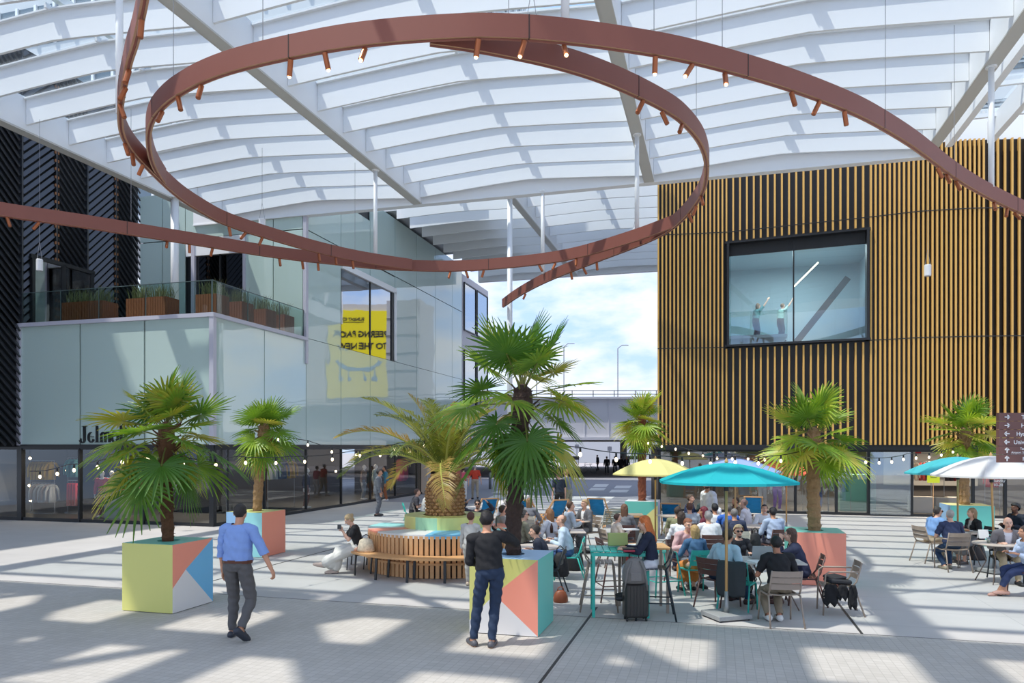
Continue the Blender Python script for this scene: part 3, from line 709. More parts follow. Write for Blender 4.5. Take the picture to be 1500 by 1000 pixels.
# ---- black building with herringbone louvres
wb=struct(empty('wall_black')); wb.rotation_euler=(0,0,AX)
q=MB(); q.box((AD-2.3,(BF+BU)/2-.4,11.6),(4.4,BU-BF+.8,9.9)); q.box((AD-2.3,12.5,9.4),(4.4,15.2,13.7)); q.build('backing',mat('black_backing',(.008,.009,.010),.5),wb)
lm=mat('black_louvre',(.022,.025,.030),.28,spec=.7)
bw=(BU-BF)/4
panels=[(BF+bw*k,BF+bw*(k+1),ZT,16.4,(1 if k%2==0 else -1)) for k in range(4)]+[(BF-bw*(k+1),BF-bw*k,2.62,16.4,(-1 if k%2==0 else 1)) for k in range(4)]
for b0,b1,z0,z1,s_ in panels:
    L=MB(); L.mat(0); wdt=b1-b0-.08; z=z0-wdt*1.1
    while z<z1+.3:
        p,q_=(b0+.04,z) if s_>0 else (b0+.04,z+wdt*1.0), (b1-.04,z+wdt*1.0) if s_>0 else (b1-.04,z)
        lo=max(min(p[1],q_[1]),0)
        # clip to panel height
        def cl(P,Q,zz): t=(zz-P[1])/(Q[1]-P[1]); return (P[0]+(Q[0]-P[0])*t,zz)
        P,Q=p,q_
        if max(P[1],Q[1])>z0 and min(P[1],Q[1])<z1:
            if P[1]<z0: P=cl(P,Q,z0)
            if Q[1]<z0: Q=cl(P,Q,z0)
            if P[1]>z1: P=cl(P,Q,z1)
            if Q[1]>z1: Q=cl(P,Q,z1)
            if abs(P[0]-Q[0])>.05:
                d=Vector((0,Q[0]-P[0],Q[1]-P[1])); 
                L.bar((AD+.05,P[0],P[1]),(AD+.05,Q[0],Q[1]),.14,.05,up=(.75,0,.66))
                L.mat(1).box((AD+.11,(b1-.06 if s_>0 else b0+.06),(Q[1] if s_>0 else P[1])),(.05,.05,.10)); L.mat(0)
        z+=.30
    L.mat(0).box((AD+.04,b0,(z0+z1)/2),(.16,.06,z1-z0))
    L.build('louvre_panel',[lm,mat('bronze_tip',srgb(150,104,72),.4,metal=.6)],wb)
# terrace door in the black wall
d=struct(empty('door_2')); d.rotation_euler=(0,0,AX)
db0,db1=BF+.35,BF+2.9
q=MB(); q.box((AD+.17,(db0+db1)/2,9.25),(.1,db1-db0+.2,.14)); 
for k in(0,.5,1): q.box((AD+.17,db0+(db1-db0)*k,8.05),(.1,.12,2.4))
q.build('door_frame',black_metal,d)
MB().box((AD+.15,(db0+db1)/2,8.05),(.02,db1-db0,2.4)).build('pane',mat_glass('door_glass',(.25,.27,.28),.3),d)
MB().box((AD+.25,db0+(db1-db0)*.55,7.9),(.03,.03,.25)).build('door_handle',mat('steel',(.6,.6,.6),.3,metal=1.),d)
# balustrade
br=empty('glass_balustrade'); br.rotation_euler=(0,0,AX); tag(br,'frameless glass balustrade along the terrace edge above the pale box','balustrade')
rz0,rz1=ZT,7.88
ja=[AD+.1,-21.6,-20.0,-18.1,-16.2,AF-.06]
for i in range(5): MB().box(((ja[i]+ja[i+1])/2,BF+.02,(rz0+rz1)/2),(ja[i+1]-ja[i]-.02,.02,rz1-rz0)).build('glass_panel',rail_glass,br)
jb=[BF+.02,22.0,23.9,BU-.1]
for i in range(3): MB().box((AF-.04,(jb[i]+jb[i+1])/2,(rz0+rz1)/2),(.02,jb[i+1]-jb[i]-.02,rz1-rz0)).build('glass_panel',rail_glass,br)
q=MB(); q.box(((AD+AF)/2,BF+.02,rz1),(AF-AD,.028,.02)); q.box((AF-.04,(BF+BU)/2,rz1),(.028,BU-BF,.02))
for a in ja: q.box((a,BF+.02,(rz0+rz1)/2),(.018,.024,rz1-rz0))
for b in jb: q.box((AF-.04,b,(rz0+rz1)/2),(.024,.018,rz1-rz0))
q.build('edge_strip',mat('rail_edge',(.10,.14,.14),.3),br)

# ---- shop name on the pale box
def text(body,size,loc,rot,m,parent,name='lettering',ext=.012,off=0.,align='LEFT',sx=1.):
    cu=bpy.data.curves.new(name,'FONT'); cu.body=body; cu.size=size; cu.extrude=ext; cu.offset=off; cu.align_x=align; cu.materials.append(m)
    o=reg(bpy.data.objects.new(name,cu)); o.location=loc; o.rotation_euler=rot; o.scale=(sx,1,1); setpar(o,parent); return o
ga=on_b(119,BF)
sg=empty('shop_sign'); sg.rotation_euler=(0,0,AX); tag(sg,'black letters of the shop name on the pale panels above the shop','sign')
# high-contrast letters built as thick stems and thin strokes: J e l m o l i
def glyphs():
    o=MB(); x=ga; yb=2.70; D=BF-.035; SC=.64; X=.60; C=.86
    def rc(x0,x1,z0,z1): o.box(((x0+x1)/2,D,yb+(z0+z1)/2),(x1-x0,.05,z1-z0))
    def arc(cx,cz,rx,rz,a0,a1,tk,tn,n=16):
        for i in range(n):
            t0=math.radians(a0+(a1-a0)*i/n); t1=math.radians(a0+(a1-a0)*(i+1)/n); tm=(t0+t1)/2
            w_=tn+(tk-tn)*abs(math.cos(tm))**1.5
            p=Vector((cx+rx*math.cos(t0),D,yb+cz+rz*math.sin(t0))); q=Vector((cx+rx*math.cos(t1),D,yb+cz+rz*math.sin(t1)))
            e=(q-p)*.12; o.bar(p-e,q+e,.05,w_,up=(math.cos(tm),0,math.sin(tm)))
    rc(x+.20,x+.33,.12,C); rc(x+.12,x+.42,C-.03,C); arc(x+.13,.12,.14,.14,180,360,.11,.04); o.ell((x+.02,D,yb+.16),(.06,.025,.06)); x+=.50
    arc(x+.20,.26,.17,.26,-300+20,-25,.11,.03); rc(x+.06,x+.36,.27,.30); x+=.46
    rc(x+.06,x+.18,0,C); rc(x,x+.22,0,.03); x+=.28
    for k in range(3): rc(x+.06+k*.26,x+.17+k*.26,0,.46); 
    rc(x,x+.22,0,.03)
    for k in range(2): arc(x+.24+k*.26,.42,.10,.10,0,180,.08,.04,8)
    x+=.76
    arc(x+.22,.27,.19,.27,0,360,.12,.03,24); x+=.50
    rc(x+.06,x+.18,0,C); rc(x,x+.22,0,.03); x+=.28
    rc(x+.06,x+.18,0,.52); rc(x,x+.22,0,.03); o.ell((x+.12,D,yb+.70),(.08,.025,.08)); o.v=[(ga+(v[0]-ga)*SC,v[1],yb+(v[2]-yb)*SC) for v in o.v]; return o
glyphs().build('lettering',black_metal,sg)

# ================================================================ gold slatted building
wr_=struct(empty('wall_right')); wr_.rotation_euler=(0,0,AX)
poly=[(-2.25,29.60),(-.9,29.78),(.38,29.92),(2.8,29.62),(5.32,29.36),(6.9,29.10),(8.6,29.22),(10.4,29.6),(13.,29.75),(17,29.4),(24,29.6)]
def wallb(a):
    for i in range(len(poly)-1):
        if a<=poly[i+1][0]: t=(a-poly[i][0])/(poly[i+1][0]-poly[i][0]); return poly[i][1]+(poly[i+1][1]-poly[i][1])*t
    return poly[-1][1]
ZG0,ZG1=2.62,13.34; WA0,WA1,WZ0,WZ1=.42,5.28,6.46,10.45
bk=MB()
for i in range(len(poly)-1):
    (a0,b0),(a1,b1)=poly[i],poly[i+1]; d=.35
    def seg(z0,z1,a0=a0,a1=a1,b0=b0,b1=b1): bk.prism([(a0,b0+.10),(a1,b1+.10),(a1,b1+d),(a0,b0+d)],z0,z1)
    if a0>=.3 and a1<=5.4: seg(ZG0,WZ0); seg(WZ1,ZG1)
    else: seg(ZG0,ZG1)
bk.box((-2.0,34,8),(.3,8.5,10.7)); 
bk.build('black_cladding',mat('black_cladding',(.010,.010,.011),.45,noise=.3,nscale=1.5),wr_)
gold=mat('gold_slat',srgb(220,172,94),.42,metal=.25,noise=.08,nscale=3)
sl=MB(); a=-2.22
while a<23.5:
    sp_=.152 if a<.35 else (.252 if a<5.4 else (.150 if a<8.9 else .235))
    b=wallb(a)
    if WA0-.06<a<WA1+.06:
        sl.box((a,b+.02,(ZG0+WZ0)/2-.05),(.062,.13,WZ0-ZG0-.1)); sl.box((a,b+.02,(WZ1+ZG1)/2+.05),(.062,.13,ZG1-WZ1-.1))
    else: sl.box((a,b+.02,(ZG0+ZG1)/2),(.062,.13,ZG1-ZG0))
    a+=sp_
sl.build('slat_cladding',gold,wr_)
jn=MB()
for z in(6.42,10.9):
    for i in range(len(poly)-1):
        (a0,b0),(a1,b1)=poly[i],poly[i+1]
        if z<8 and a0>=.3 and a1<=5.4: continue
        jn.bar((a0,b0-.046,z),(a1,b1-.046,z),.02,.03)
jn.build('joint_line',black_metal,wr_)
# big window of the upper floor
w4=struct(empty('window_4')); w4.rotation_euler=(0,0,AX)
bl,br_=wallb(WA0),wallb(WA1)
def wb_(a): return bl+(br_-bl)*(a-WA0)/(WA1-WA0)
f=MB()
for z in(WZ0,WZ1): f.bar((WA0-.1,wb_(WA0-.1)-.05,z),(WA1+.1,wb_(WA1+.1)-.05,z),.34,.08)
for a in(WA0,WA1): f.box((a-.0,wb_(a)-.05,(WZ0+WZ1)/2),(.09,.36,WZ1-WZ0+.08))
f.bar((WA0,wb_(WA0)+.12,WZ1-.24),(WA1,wb_(WA1)+.12,WZ1-.24),.06,.46)
am=WA0+(WA1-WA0)*.49; f.box((am,wb_(am)+.1,(WZ0+WZ1)/2),(.05,.08,WZ1-WZ0)); f.build('window_frame',black_metal,w4)
gp=MB(); gp.quad((WA0,bl+.1,WZ0),(WA1,br_+.1,WZ0),(WA1,br_+.1,WZ1),(WA0,bl+.1,WZ1)); gp.build('pane',mat_glass('upper_glass',(.55,.68,.70),.17),w4)
ri=struct(empty('wall_upper_room')); ri.rotation_euler=(0,0,AX)
q=MB(); q.box((2.9,35.5,8.5),(6.4,.1,4.4)); q.box((-.3,32.8,8.5),(.1,5.4,4.4)); q.box((6.1,32.6,8.5),(.1,5.6,4.4)); q.box((2.9,32.8,10.7),(6.4,5.4,.1)); q.build('room_wall',mat('room_wall',srgb(176,196,204),.7),ri)
MB().box((2.9,32.9,6.36),(6.4,5.3,.1)).build('room_floor',mat('room_floor',srgb(120,130,134),.6),ri)
MB().box((1.6,31.9,6.98),(2.2,1.6,.12)).build('platform',white_steel,ri); MB().box((1.6,31.15,7.5),(2.2,.02,1.0)).build('platform_glass',rail_glass,ri)
# stair flight seen through the window
st=empty('staircase'); st.rotation_euler=(0,0,AX); tag(st,'white staircase rising inside the upper floor behind the big window','staircase')
s_=MB()
for k in range(14): s_.box((2.9+k*.17,33.4,6.55+k*.22),(.19,1.0,.04)); s_.box((2.82+k*.17,33.4,6.44+k*.22),(.03,1.0,.24))
s_.build('tread',white_steel,st); s_=MB(); s_.bar((2.8,32.88,6.4),(5.2,32.88,9.5),.05,.26); s_.build('stringer',mat('dark_stringer',(.05,.06,.07),.5),st)
# light strip
o=MB().bar((3.0,31.6,9.0),(3.9,31.6,9.9),.05,.05).build('light_strip',mat('warm_strip',(1,.9,.7),.5,emit=(1,.78,.5),estr=6)); o.rotation_euler=(0,0,AX); tag(o,'slanting warm light strip inside the upper window','lamp')
# black fascia and shopfront below the slats
f=MB(); f.box((10.6,29.85,2.53),(26,.5,.2)); f.build('fascia',black_metal,wr_)
sr=struct(empty('window_9')); sr.rotation_euler=(0,0,AX)
BG=29.95
mul=[-2.2,-.1,on_b(1063,BG),on_b(1165,BG),on_b(1225,BG),on_b(1272,BG),on_b(1335,BG),on_b(1425,BG),on_b(1472,BG),14.5,18]
q=MB()
for a in mul: q.box((a,BG,1.25),(.10,.12,2.5))
q.box((8,BG,.05),(20.6,.14,.1)); q.box((8,BG,2.42),(20.6,.14,.12)); q.build('mullion',black_metal,sr)
DOOR=(on_b(1335,BG),on_b(1418,BG))
gp=MB(); gp.quad((-2.2,BG,.1),(DOOR[0],BG,.1),(DOOR[0],BG,2.4),(-2.2,BG,2.4)); gp.quad((DOOR[1],BG,.1),(18,BG,.1),(18,BG,2.4),(DOOR[1],BG,2.4)); gp.build('pane',mat_glass('shop_glass_right',(.86,.92,.90),.16),sr)
q=MB(); q.box((8,35.6,1.3),(22,.1,2.6)); q.box((-2.2,32.8,1.3),(.1,5.6,2.6)); q.box((8,32.9,2.6),(22,5.6,.1)); 
o=q.build('wall_shop_right',mat('shop_wall',srgb(110,104,100),.8)); o.rotation_euler=(0,0,AX); struct(o)
struct(rect_ab('floor_shop',-2,18,30.05,35.5,-.05,.02,mat('shop_floor2',srgb(120,112,104),.4)))
# white wall band above the slats at right, upper parapet
q=MB(); q.box((13.5,29.9,13.95),(12.4,.3,1.2)); o=q.build('wall_parapet',white_steel); o.rotation_euler=(0,0,AX); struct(o)

# ================================================================ office towers above and behind
def tower(a0,a1,b0,b1,z0,z1,label,fm,sp=1.35,fl=3.4,face='front'):
    t=empty('office_building'); t.rotation_euler=(0,0,AX); tag(t,label,'building')
    MB().box(((a0+a1)/2,(b0+b1)/2,(z0+z1)/2),(a1-a0,b1-b0,z1-z0)).build('wall',mat(fm[0],fm[1],.6),t)
    gl=MB(); ml=MB(); bl_=MB(); z=z0+1.2
    while z<z1-2.4:
        for fa in('f','l','r'):
            if fa=='f': gl.box(((a0+a1)/2,b0-.02,z+1.1),(a1-a0-.6,.06,2.2))
            elif fa=='r': gl.box((a1+.02,(b0+b1)/2,z+1.1),(.06,b1-b0-.6,2.2))
            else: gl.box((a0-.02,(b0+b1)/2,z+1.1),(.06,b1-b0-.6,2.2))
        a=a0+.3
        while a<a1: ml.box((a,b0-.08,z+1.1),(.18,.16,2.3)); a+=sp
        b=b0+.3
        while b<b1: ml.box((a1+.08,b,z+1.1),(.16,.18,2.3)); ml.box((a0-.08,b,z+1.1),(.16,.18,2.3)); b+=sp
        if fm[2]:
            for k in range(12): bl_.box(((a0+a1)/2,b0-.07,z+.25+k*.17),(a1-a0-.6,.03,.09)); bl_.box((a0-.06,(b0+b1)/2,z+.25+k*.17),(.03,b1-b0-.6,.09))
        z+=fl
    gl.build('window_band',mat('tower_glass',srgb(96,112,122),.15,spec=.8),t); ml.build('mullion',white_steel,t)
    if fm[2]: bl_.build('blind',mat('blind',srgb(176,184,190),.5),t)
tower(-46,-10.8,33.5,42,14.2,52,'office tower with dark window bands behind the roof at left',('tower_wall',srgb(205,208,210),False))
tower(1.5,34,35,60,13.6,42,'office tower with blinds rising behind the gold slatted building',('tower_wall2',srgb(222,224,226),True),2.7)
# building carrying the yellow billboard further up the street (seen reflected in the glass wall)
BC=R(15.8,90.9)
bb_=MB().box((0,2.8,11),(15,5,22)).build('billboard_building',mat('render_beige',srgb(206,200,194),.7),loc=(BC[0],BC[1],0)); bb_.rotation_euler=(0,0,2*AX); tag(bb_,'plain rendered building far up the street behind the gold building','building')
bb=empty('billboard',(BC[0],BC[1],0),2*AX); tag(bb,'yellow billboard with black lettering reflected in the glass wall','billboard')
MB().box((0,.12,15.2),(8.4,.2,11.8)).build('panel',mat('billboard_yellow',srgb(250,228,30),.6),bb)
bk_=mat('print_black',(.02,.02,.02),.6); rr=(PI/2,0,0)
text('BEERING BACK',1.12,(-3.9,.0,17.5),rr,bk_,bb,off=.045,sx=.92); text('TO THE NEW',1.12,(-3.9,.0,15.9),rr,bk_,bb,off=.045,sx=.98)
text('SUNDAY OPEN',.55,(-.6,.0,19.7),rr,bk_,bb,off=.02); MB().box((1.6,-.0,19.5),(4.2,.02,.08)).build('underline',bk_,bb)
q=MB()
for i in range(14):
    t0=PI+PI*i/14*.9+.15; t1=PI+PI*(i+1)/14*.9+.15
    q.bar((3.0*math.cos(t0),0,14.6+1.5*math.sin(t0)),(3.0*math.cos(t1),0,14.6+1.5*math.sin(t1)),.5,.04,up=(0,1,0))
for xx in(-2.2,-.6,1.1,2.6): q.ell((xx,0,11.9),(.35,.03,.4)); q.bar((xx,0,12),(xx,0,13.4),.25,.04,up=(0,1,0))
q.build('printed_figure',mat('print_blue',srgb(120,150,170),.6),bb)
# ---- elevated deck across the street
dk=empty('viaduct'); tag(dk,'grey panelled elevated deck crossing the street at the back','bridge')
q=MB(); q.box((4.5,61.2,4.9),(55,.4,3.3)); q.build('parapet_panel',mat('deck_panel',srgb(208,208,212),.6,noise=.04,nscale=.5),dk)
q=MB(); q.box((1,79,4.0),(48,35.5,1.5)); q.build('deck_slab',mat('deck_slab',srgb(120,118,118),.7),dk)
q=MB(); q.box((4.5,60.9,6.62),(55,.5,.16)); q.box((4.5,60.9,3.25),(55,.6,.22)); 
for k in range(27): q.box((-22+k*2,60.97,4.9),(.05,.06,3.2))
q.build('ledge',mat('deck_ledge',srgb(206,206,212),.6),dk)
q=MB(); 
for z in(6.95,7.25): q.bar((-23,61.3,z),(32,61.3,z),.05,.05)
for k in range(32): q.bar((-23+k*1.75,61.3,6.6),(-23+k*1.75,61.3,7.27),.05,.05)
q.build('railing',mat('rail_dark',srgb(90,90,96),.5),dk)
q=MB()
for x in(-14,13,22): q.lathe([(.4,0),(.4,3.2)],14,c=(x,86,0))
q.build('pillar',mat('concrete',srgb(168,166,166),.8),dk)
# wide low building and a slim tower beyond
struct(rect_ab('background_hall',-40,60,118,130,0,5.6,mat('far_hall',srgb(178,182,188),.7)))
o=rect_ab('slim_tower',-3.3,0,66,70,0,16.8,mat('slim_tower',srgb(208,204,202),.7)); tag(o,'pale slim tower block just left of the gold building','building')
q=MB()
for k in range(9): q.box((-1.65,65.96,1.5+k*1.7),(3.3,.05,.08))
q.build('joint_line',mat('joint_grey',srgb(150,150,152),.7),o)
for i,(px,h_) in enumerate(((786,14.2),(826,14.6),(905,14.4))):     # street lamps on the deck
    p=WY(px,90,0); o=MB(); o.tube([(0,0,0),(0,0,h_-4.5)],.06,6); o.tube([(0,0,h_-4.5),(.5,0,h_-4.1),(1.3,0,h_-4.1)],.05,6)
    o=o.build('street_lamp',mat('lamp_grey',srgb(150,150,156),.5),loc=(p[0],p[1],4.7)); tag(o,('thin grey street lamp on the deck, %s'%('left of the tall palm crown gap','between two others','nearest the gold building')[i]),'street lamp','street lamps on the elevated deck')
# area lights added to brighten the dark shops and the upper room
def area(loc,sz,e,col=(1,.85,.65)):
    l=bpy.data.lights.new('interior_fill','AREA'); l.energy=e; l.size=sz; l.color=col; o=bpy.data.objects.new('interior_fill',l); COL.objects.link(o); o.location=loc
for a,b,e in((-21.5,22.5,70),(-18,23,60),(-17.6,29,60),(-17.6,34,60)): area(R(a,b,2.5),1.2,e)
for a,b,e in((1,32,90),(5,32,90),(9,32,110),(13,32,110)): area(R(a,b,2.5),1.5,e)
area(R(3,32,10.5),2.5,260,(.9,.97,1))
# ============================================================ copper lamp rings
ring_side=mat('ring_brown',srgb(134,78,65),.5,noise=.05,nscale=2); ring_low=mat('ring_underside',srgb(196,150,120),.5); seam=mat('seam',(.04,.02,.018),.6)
copper=mat('copper_lamp',srgb(168,98,62),.35,metal=.6); glow=mat('lamp_glow',(1,.85,.6),.4,emit=(1,.68,.30),estr=7)
def catmull(P,n=8):
    out=[]; Q=[P[0]*2-P[1]]+P+[P[-1]*2-P[-2]]
    for i in range(1,len(Q)-2):
        a,b,c,d=Q[i-1],Q[i],Q[i+1],Q[i+2]
        for k in range(n):
            t=k/n; out.append(.5*((2*b)+(c-a)*t+(2*a-5*b+4*c-d)*t*t+(-a+3*b-3*c+d)*t**3))
    out.append(Q[-2]); return out
def smooth_pts(P,it=6):
    for _ in range(it): P=[P[0]]+[(P[i-1]+P[i]*2+P[i+1])/4 for i in range(1,len(P)-1)]+[P[-1]]
    return P
lit=lambda x,y: y<120 and x>400
def ring(pts,spots,label,dz=0.):
    P=[Vector(W(x,y,ZR)) for x,y in pts]; S=smooth_pts(catmull(P,8),14); n=len(S)
    root=empty('lamp_ring'); tag(root,label,'lamp ring','copper ribbons with spotlights under the glass roof')
    rb=MB(); vs=[]; 
    for i,p in enumerate(S):
        t=(S[min(i+1,n-1)]-S[max(i-1,0)]); t.z=0; t.normalize(); nn=Vector((-t.y,t.x,0))
        for o_,z_ in((-.05,0),(.05,0),(.05,.342),(-.05,.342)): vs.append(p+nn*o_+Vector((0,0,z_+dz)))
    fs=[];ms=[]
    for i in range(n-1):
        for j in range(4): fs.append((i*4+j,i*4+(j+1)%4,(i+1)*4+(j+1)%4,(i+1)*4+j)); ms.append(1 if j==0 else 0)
    fs+=[(0,3,2,1),((n-1)*4,(n-1)*4+1,(n-1)*4+2,(n-1)*4+3)]; ms+=[0,0]
    rb.add(vs,fs); rb.m=ms; rb.build('ribbon',[ring_side,ring_low],root)
    sm=MB(); acc=0; track=MB()
    for i in range(1,n):
        acc+=(S[i]-S[i-1]).length
        if acc>3.6:
            acc=0; t=(S[i]-S[i-1]); t.z=0; t.normalize(); M=Matrix((Vector((-t.y,t.x,0)),t,Vector((0,0,1)))).transposed()
            MB().box(S[i]+Vector((0,0,.171+dz)),(.108,.016,.346),M).build('seam',seam,root)
    track.tube([p+Vector((0,0,-.008+dz)) for p in S[::2]],.018,4); track.build('track',ring_side,root)
    px=[(CX+F*p.x/p.y,HY-F*(p.z-H)/p.y) for p in S]
    c=sum(S,Vector((0,0,0)))/n
    for k,(x,y) in enumerate(spots):
        i=min(range(n),key=lambda i:(px[i][0]-x)**2+(px[i][1]-y)**2*.6)
        p=S[i]+Vector((0,0,dz)); az=random.uniform(0,2*PI); tl=random.uniform(.15,.6)
        d=Vector((math.cos(az)*math.sin(tl),math.sin(az)*math.sin(tl)-.15,-math.cos(tl))).normalized()
        q=p+Vector((0,0,-.08)); s_=MB(); s_.mat(0).tube([p,q],.010,6); a=q-d*.06; 
        s_.tube([a,a+d*.23],.041,12)
        if lit(x,y): s_.mat(1).ell(a+d*.235,(.028,.028,.028),n=8,k=5)
        else: s_.mat(0).tube([a+d*.22,a+d*.24],.034,12)
        s_.build('spotlight',[copper,glow],root,smooth=False)
    return S
R1=[(216,-30),(212,0),(208,20),(203,43),(197,67),(190,87),(185,110),(180,133),(176,160),(177,187),(182,203),(192,220),(210,240),(240,270),(267,293),(300,313),(333,330),(400,351),(467,370),(533,384),(603,394)]
R2=[(240,269),(229,252),(222,236),(218,217),(217.5,197),(222,180),(230,167),(247,150),(267,137),(293,123),(333,108),(383,95),(440,83),(500,72),(567,64),(633,59),(700,56),(767,58),(827,63),(883,70),(937,78),(1000,89),(1083,110),(1160,133),(1233,160),(1277,180),(1333,213),(1367,238),(1400,263),(1450,292),(1500,315),(1560,338)]
R3=[(630,66),(683,73),(733,82),(800,96),(867,115),(933,142),(983,168),(1002,183),(1018,200),(1030,220),(1036,247),(1031,280),(1017,303),(997,326),(964,349),(900,374),(850,393),(800,413),(760,434),(737,450)]
R4=[(-60,307),(0,317),(47,324),(107,332),(167,341),(243,353),(333,367),(407,379),(500,389),(557,395),(605,397),(667,398),(733,394),(800,387),(850,378),(900,364),(945,350),(986,335)]
ring(R1,[(211,27),(193,100),(185,127),(178,150),(178,213),(187,232),(203,250),(332,338),(359,347),(385,355),(466,377),(492,382),(519,387)],'copper ribbon dropping from the top left and sweeping under the ring to the middle',-.02)
ring(R2,[(425,93),(478,85),(536,78),(298,138),(267,155),(243,170),(701,67),(766,70),(827,73),(958,92),(1011,102),(1061,113),(1162,142),(1199,155),(1232,170),(1372,252),(1385,262),(1400,272),(1454,305),(1470,312),(1488,318)],'long copper ribbon arching over the top and leaving at the right edge')
ring(R3,[(940,152),(970,168),(995,185),(1029,288),(1022,303),(1012,315),(875,388),(858,395),(840,402),(770,437)],'inner copper ribbon curling round the right side down towards the tall palm',.0)
ring(R4,[(13,325),(58,332),(242,362),(276,367),(311,372),(407,383),(438,388),(468,391),(656,402),(684,402),(711,400),(790,390),(816,387),(843,380)],'copper ribbon running from the left edge across the far side of the ring',.02)

# pendant cylinders
for px,py,Y,r,h,lb in((779,48,11.5,.10,.42,'largest white cylinder hanging in front of the ring at the top'),(384,329,23,.105,.36,'white cylinder hanging above the far left part of the ring'),
    (58,388,21,.085,.33,'white cylinder hanging before the black terrace doors'),(932,343,23.5,.11,.38,'white cylinder hanging at the right crossing of the ribbons'),(1359,396,23.5,.10,.36,'small white cylinder hanging before the gold slats')):
    x,y,_=WY(px,Y); z=H+(HY-py)*Y/F; t=empty('pendant_speaker',(x,y,z)); tag(t,lb,'pendant speaker','white cylinders hanging on cables')
    MB().lathe([(0,-h/2),(r*.9,-h/2),(r,-h/2+.015),(r,h/2-.015),(r*.9,h/2),(0,h/2)],22).build('housing',mat('white_plastic',srgb(226,226,228),.5),t,smooth=False)
    MB().lathe([(0,-h/2-.004),(r*.82,-h/2-.004),(r*.82,-h/2)],22).build('grille',mat('grille',srgb(170,170,174),.7),t)
    c=MB(); 
    for s in(-1,1): c.tube([(s*r*.8,0,h/2),(0,0,h/2+.5)],.006,5)
    c.tube([(0,0,h/2+.5),(0,0,ZB+.3-z)],.006,5); c.build('cable',mat('cable',srgb(140,140,146),.5),t)
# thin suspension wires of the rings
for i,(px,py) in enumerate(((385,96),(254,145),(745,56),(958,81),(1058,103),(1297,190),(1398,262),(192,340),(520,390),(1020,225))):
    p=W(px,py,ZR); o=MB().tube([(0,0,.34),(0,0,ZB+.2-ZR)],.006,5).build('suspension_wire',mat('cable'),loc=p)
    tag(o,'thin steel wire from the glass roof down to a copper ribbon','wire','suspension wires of the lamp rings')

# ============================================================ palms
def leaf_mat(name,c1,c2,ty):
    m,nt,out=node_mat(name); P=nt.nodes.new('ShaderNodeBsdfPrincipled'); P.inputs['Roughness'].default_value=.42
    tr=nt.nodes.new('ShaderNodeBsdfTranslucent'); mx=nt.nodes.new('ShaderNodeMixShader'); mx.inputs[0].default_value=.36
    oi=nt.nodes.new('ShaderNodeObjectInfo'); tc=nt.nodes.new('ShaderNodeTexCoord'); n=nt.nodes.new('ShaderNodeTexNoise'); n.inputs['Scale'].default_value=5
    nt.links.new(tc.outputs['Object'],n.inputs['Vector'])
    ad=nt.nodes.new('ShaderNodeMath'); ad.operation='ADD'; nt.links.new(oi.outputs['Random'],ad.inputs[0]); nt.links.new(n.outputs['Fac'],ad.inputs[1])
    cr=nt.nodes.new('ShaderNodeValToRGB'); e=cr.color_ramp.elements; e[0].position=.45; e[0].color=(*c1,1); e[1].position=1.15/1.6; e[1].color=(*c2,1)
    k=nt.nodes.new('ShaderNodeMath'); k.operation='MULTIPLY'; k.inputs[1].default_value=.625; nt.links.new(ad.outputs[0],k.inputs[0]); nt.links.new(k.outputs[0],cr.inputs[0])
    z=e=cr.color_ramp.elements.new(.9); z.color=(*ty,1)
    nt.links.new(cr.outputs[0],P.inputs['Base Color'])
    v=nt.nodes.new('ShaderNodeVectorMath'); v.operation='MULTIPLY'; v.inputs[1].default_value=(1.5,1.35,.6); nt.links.new(cr.outputs[0],v.inputs[0]); nt.links.new(v.outputs[0],tr.inputs[0])
    nt.links.new(P.outputs[0],mx.inputs[1]); nt.links.new(tr.outputs[0],mx.inputs[2]); nt.links.new(mx.outputs[0],out.inputs[0]); return m
leafA=leaf_mat('fan_leaf',srgb(74,116,42),srgb(122,156,54),srgb(170,164,66))
leafL=leaf_mat('fan_leaf_light',srgb(104,142,44),srgb(164,190,66),srgb(196,186,84))
leafD=leaf_mat('feather_leaf',srgb(92,108,46),srgb(146,152,70),srgb(172,142,84))
petm=mat('petiole',srgb(110,112,52),.5); fibre=mat('palm_fibre',srgb(98,66,44),.9,noise=.3,nscale=14,bump=1.,bscale=30); fibreL=mat('palm_fibre_pale',srgb(158,124,88),.9,noise=.3,nscale=14,bump=1.,bscale=30)
fibreD=mat('palm_fibre_dark',srgb(66,50,42),.9,noise=.35,nscale=14,bump=1.,bscale=30)
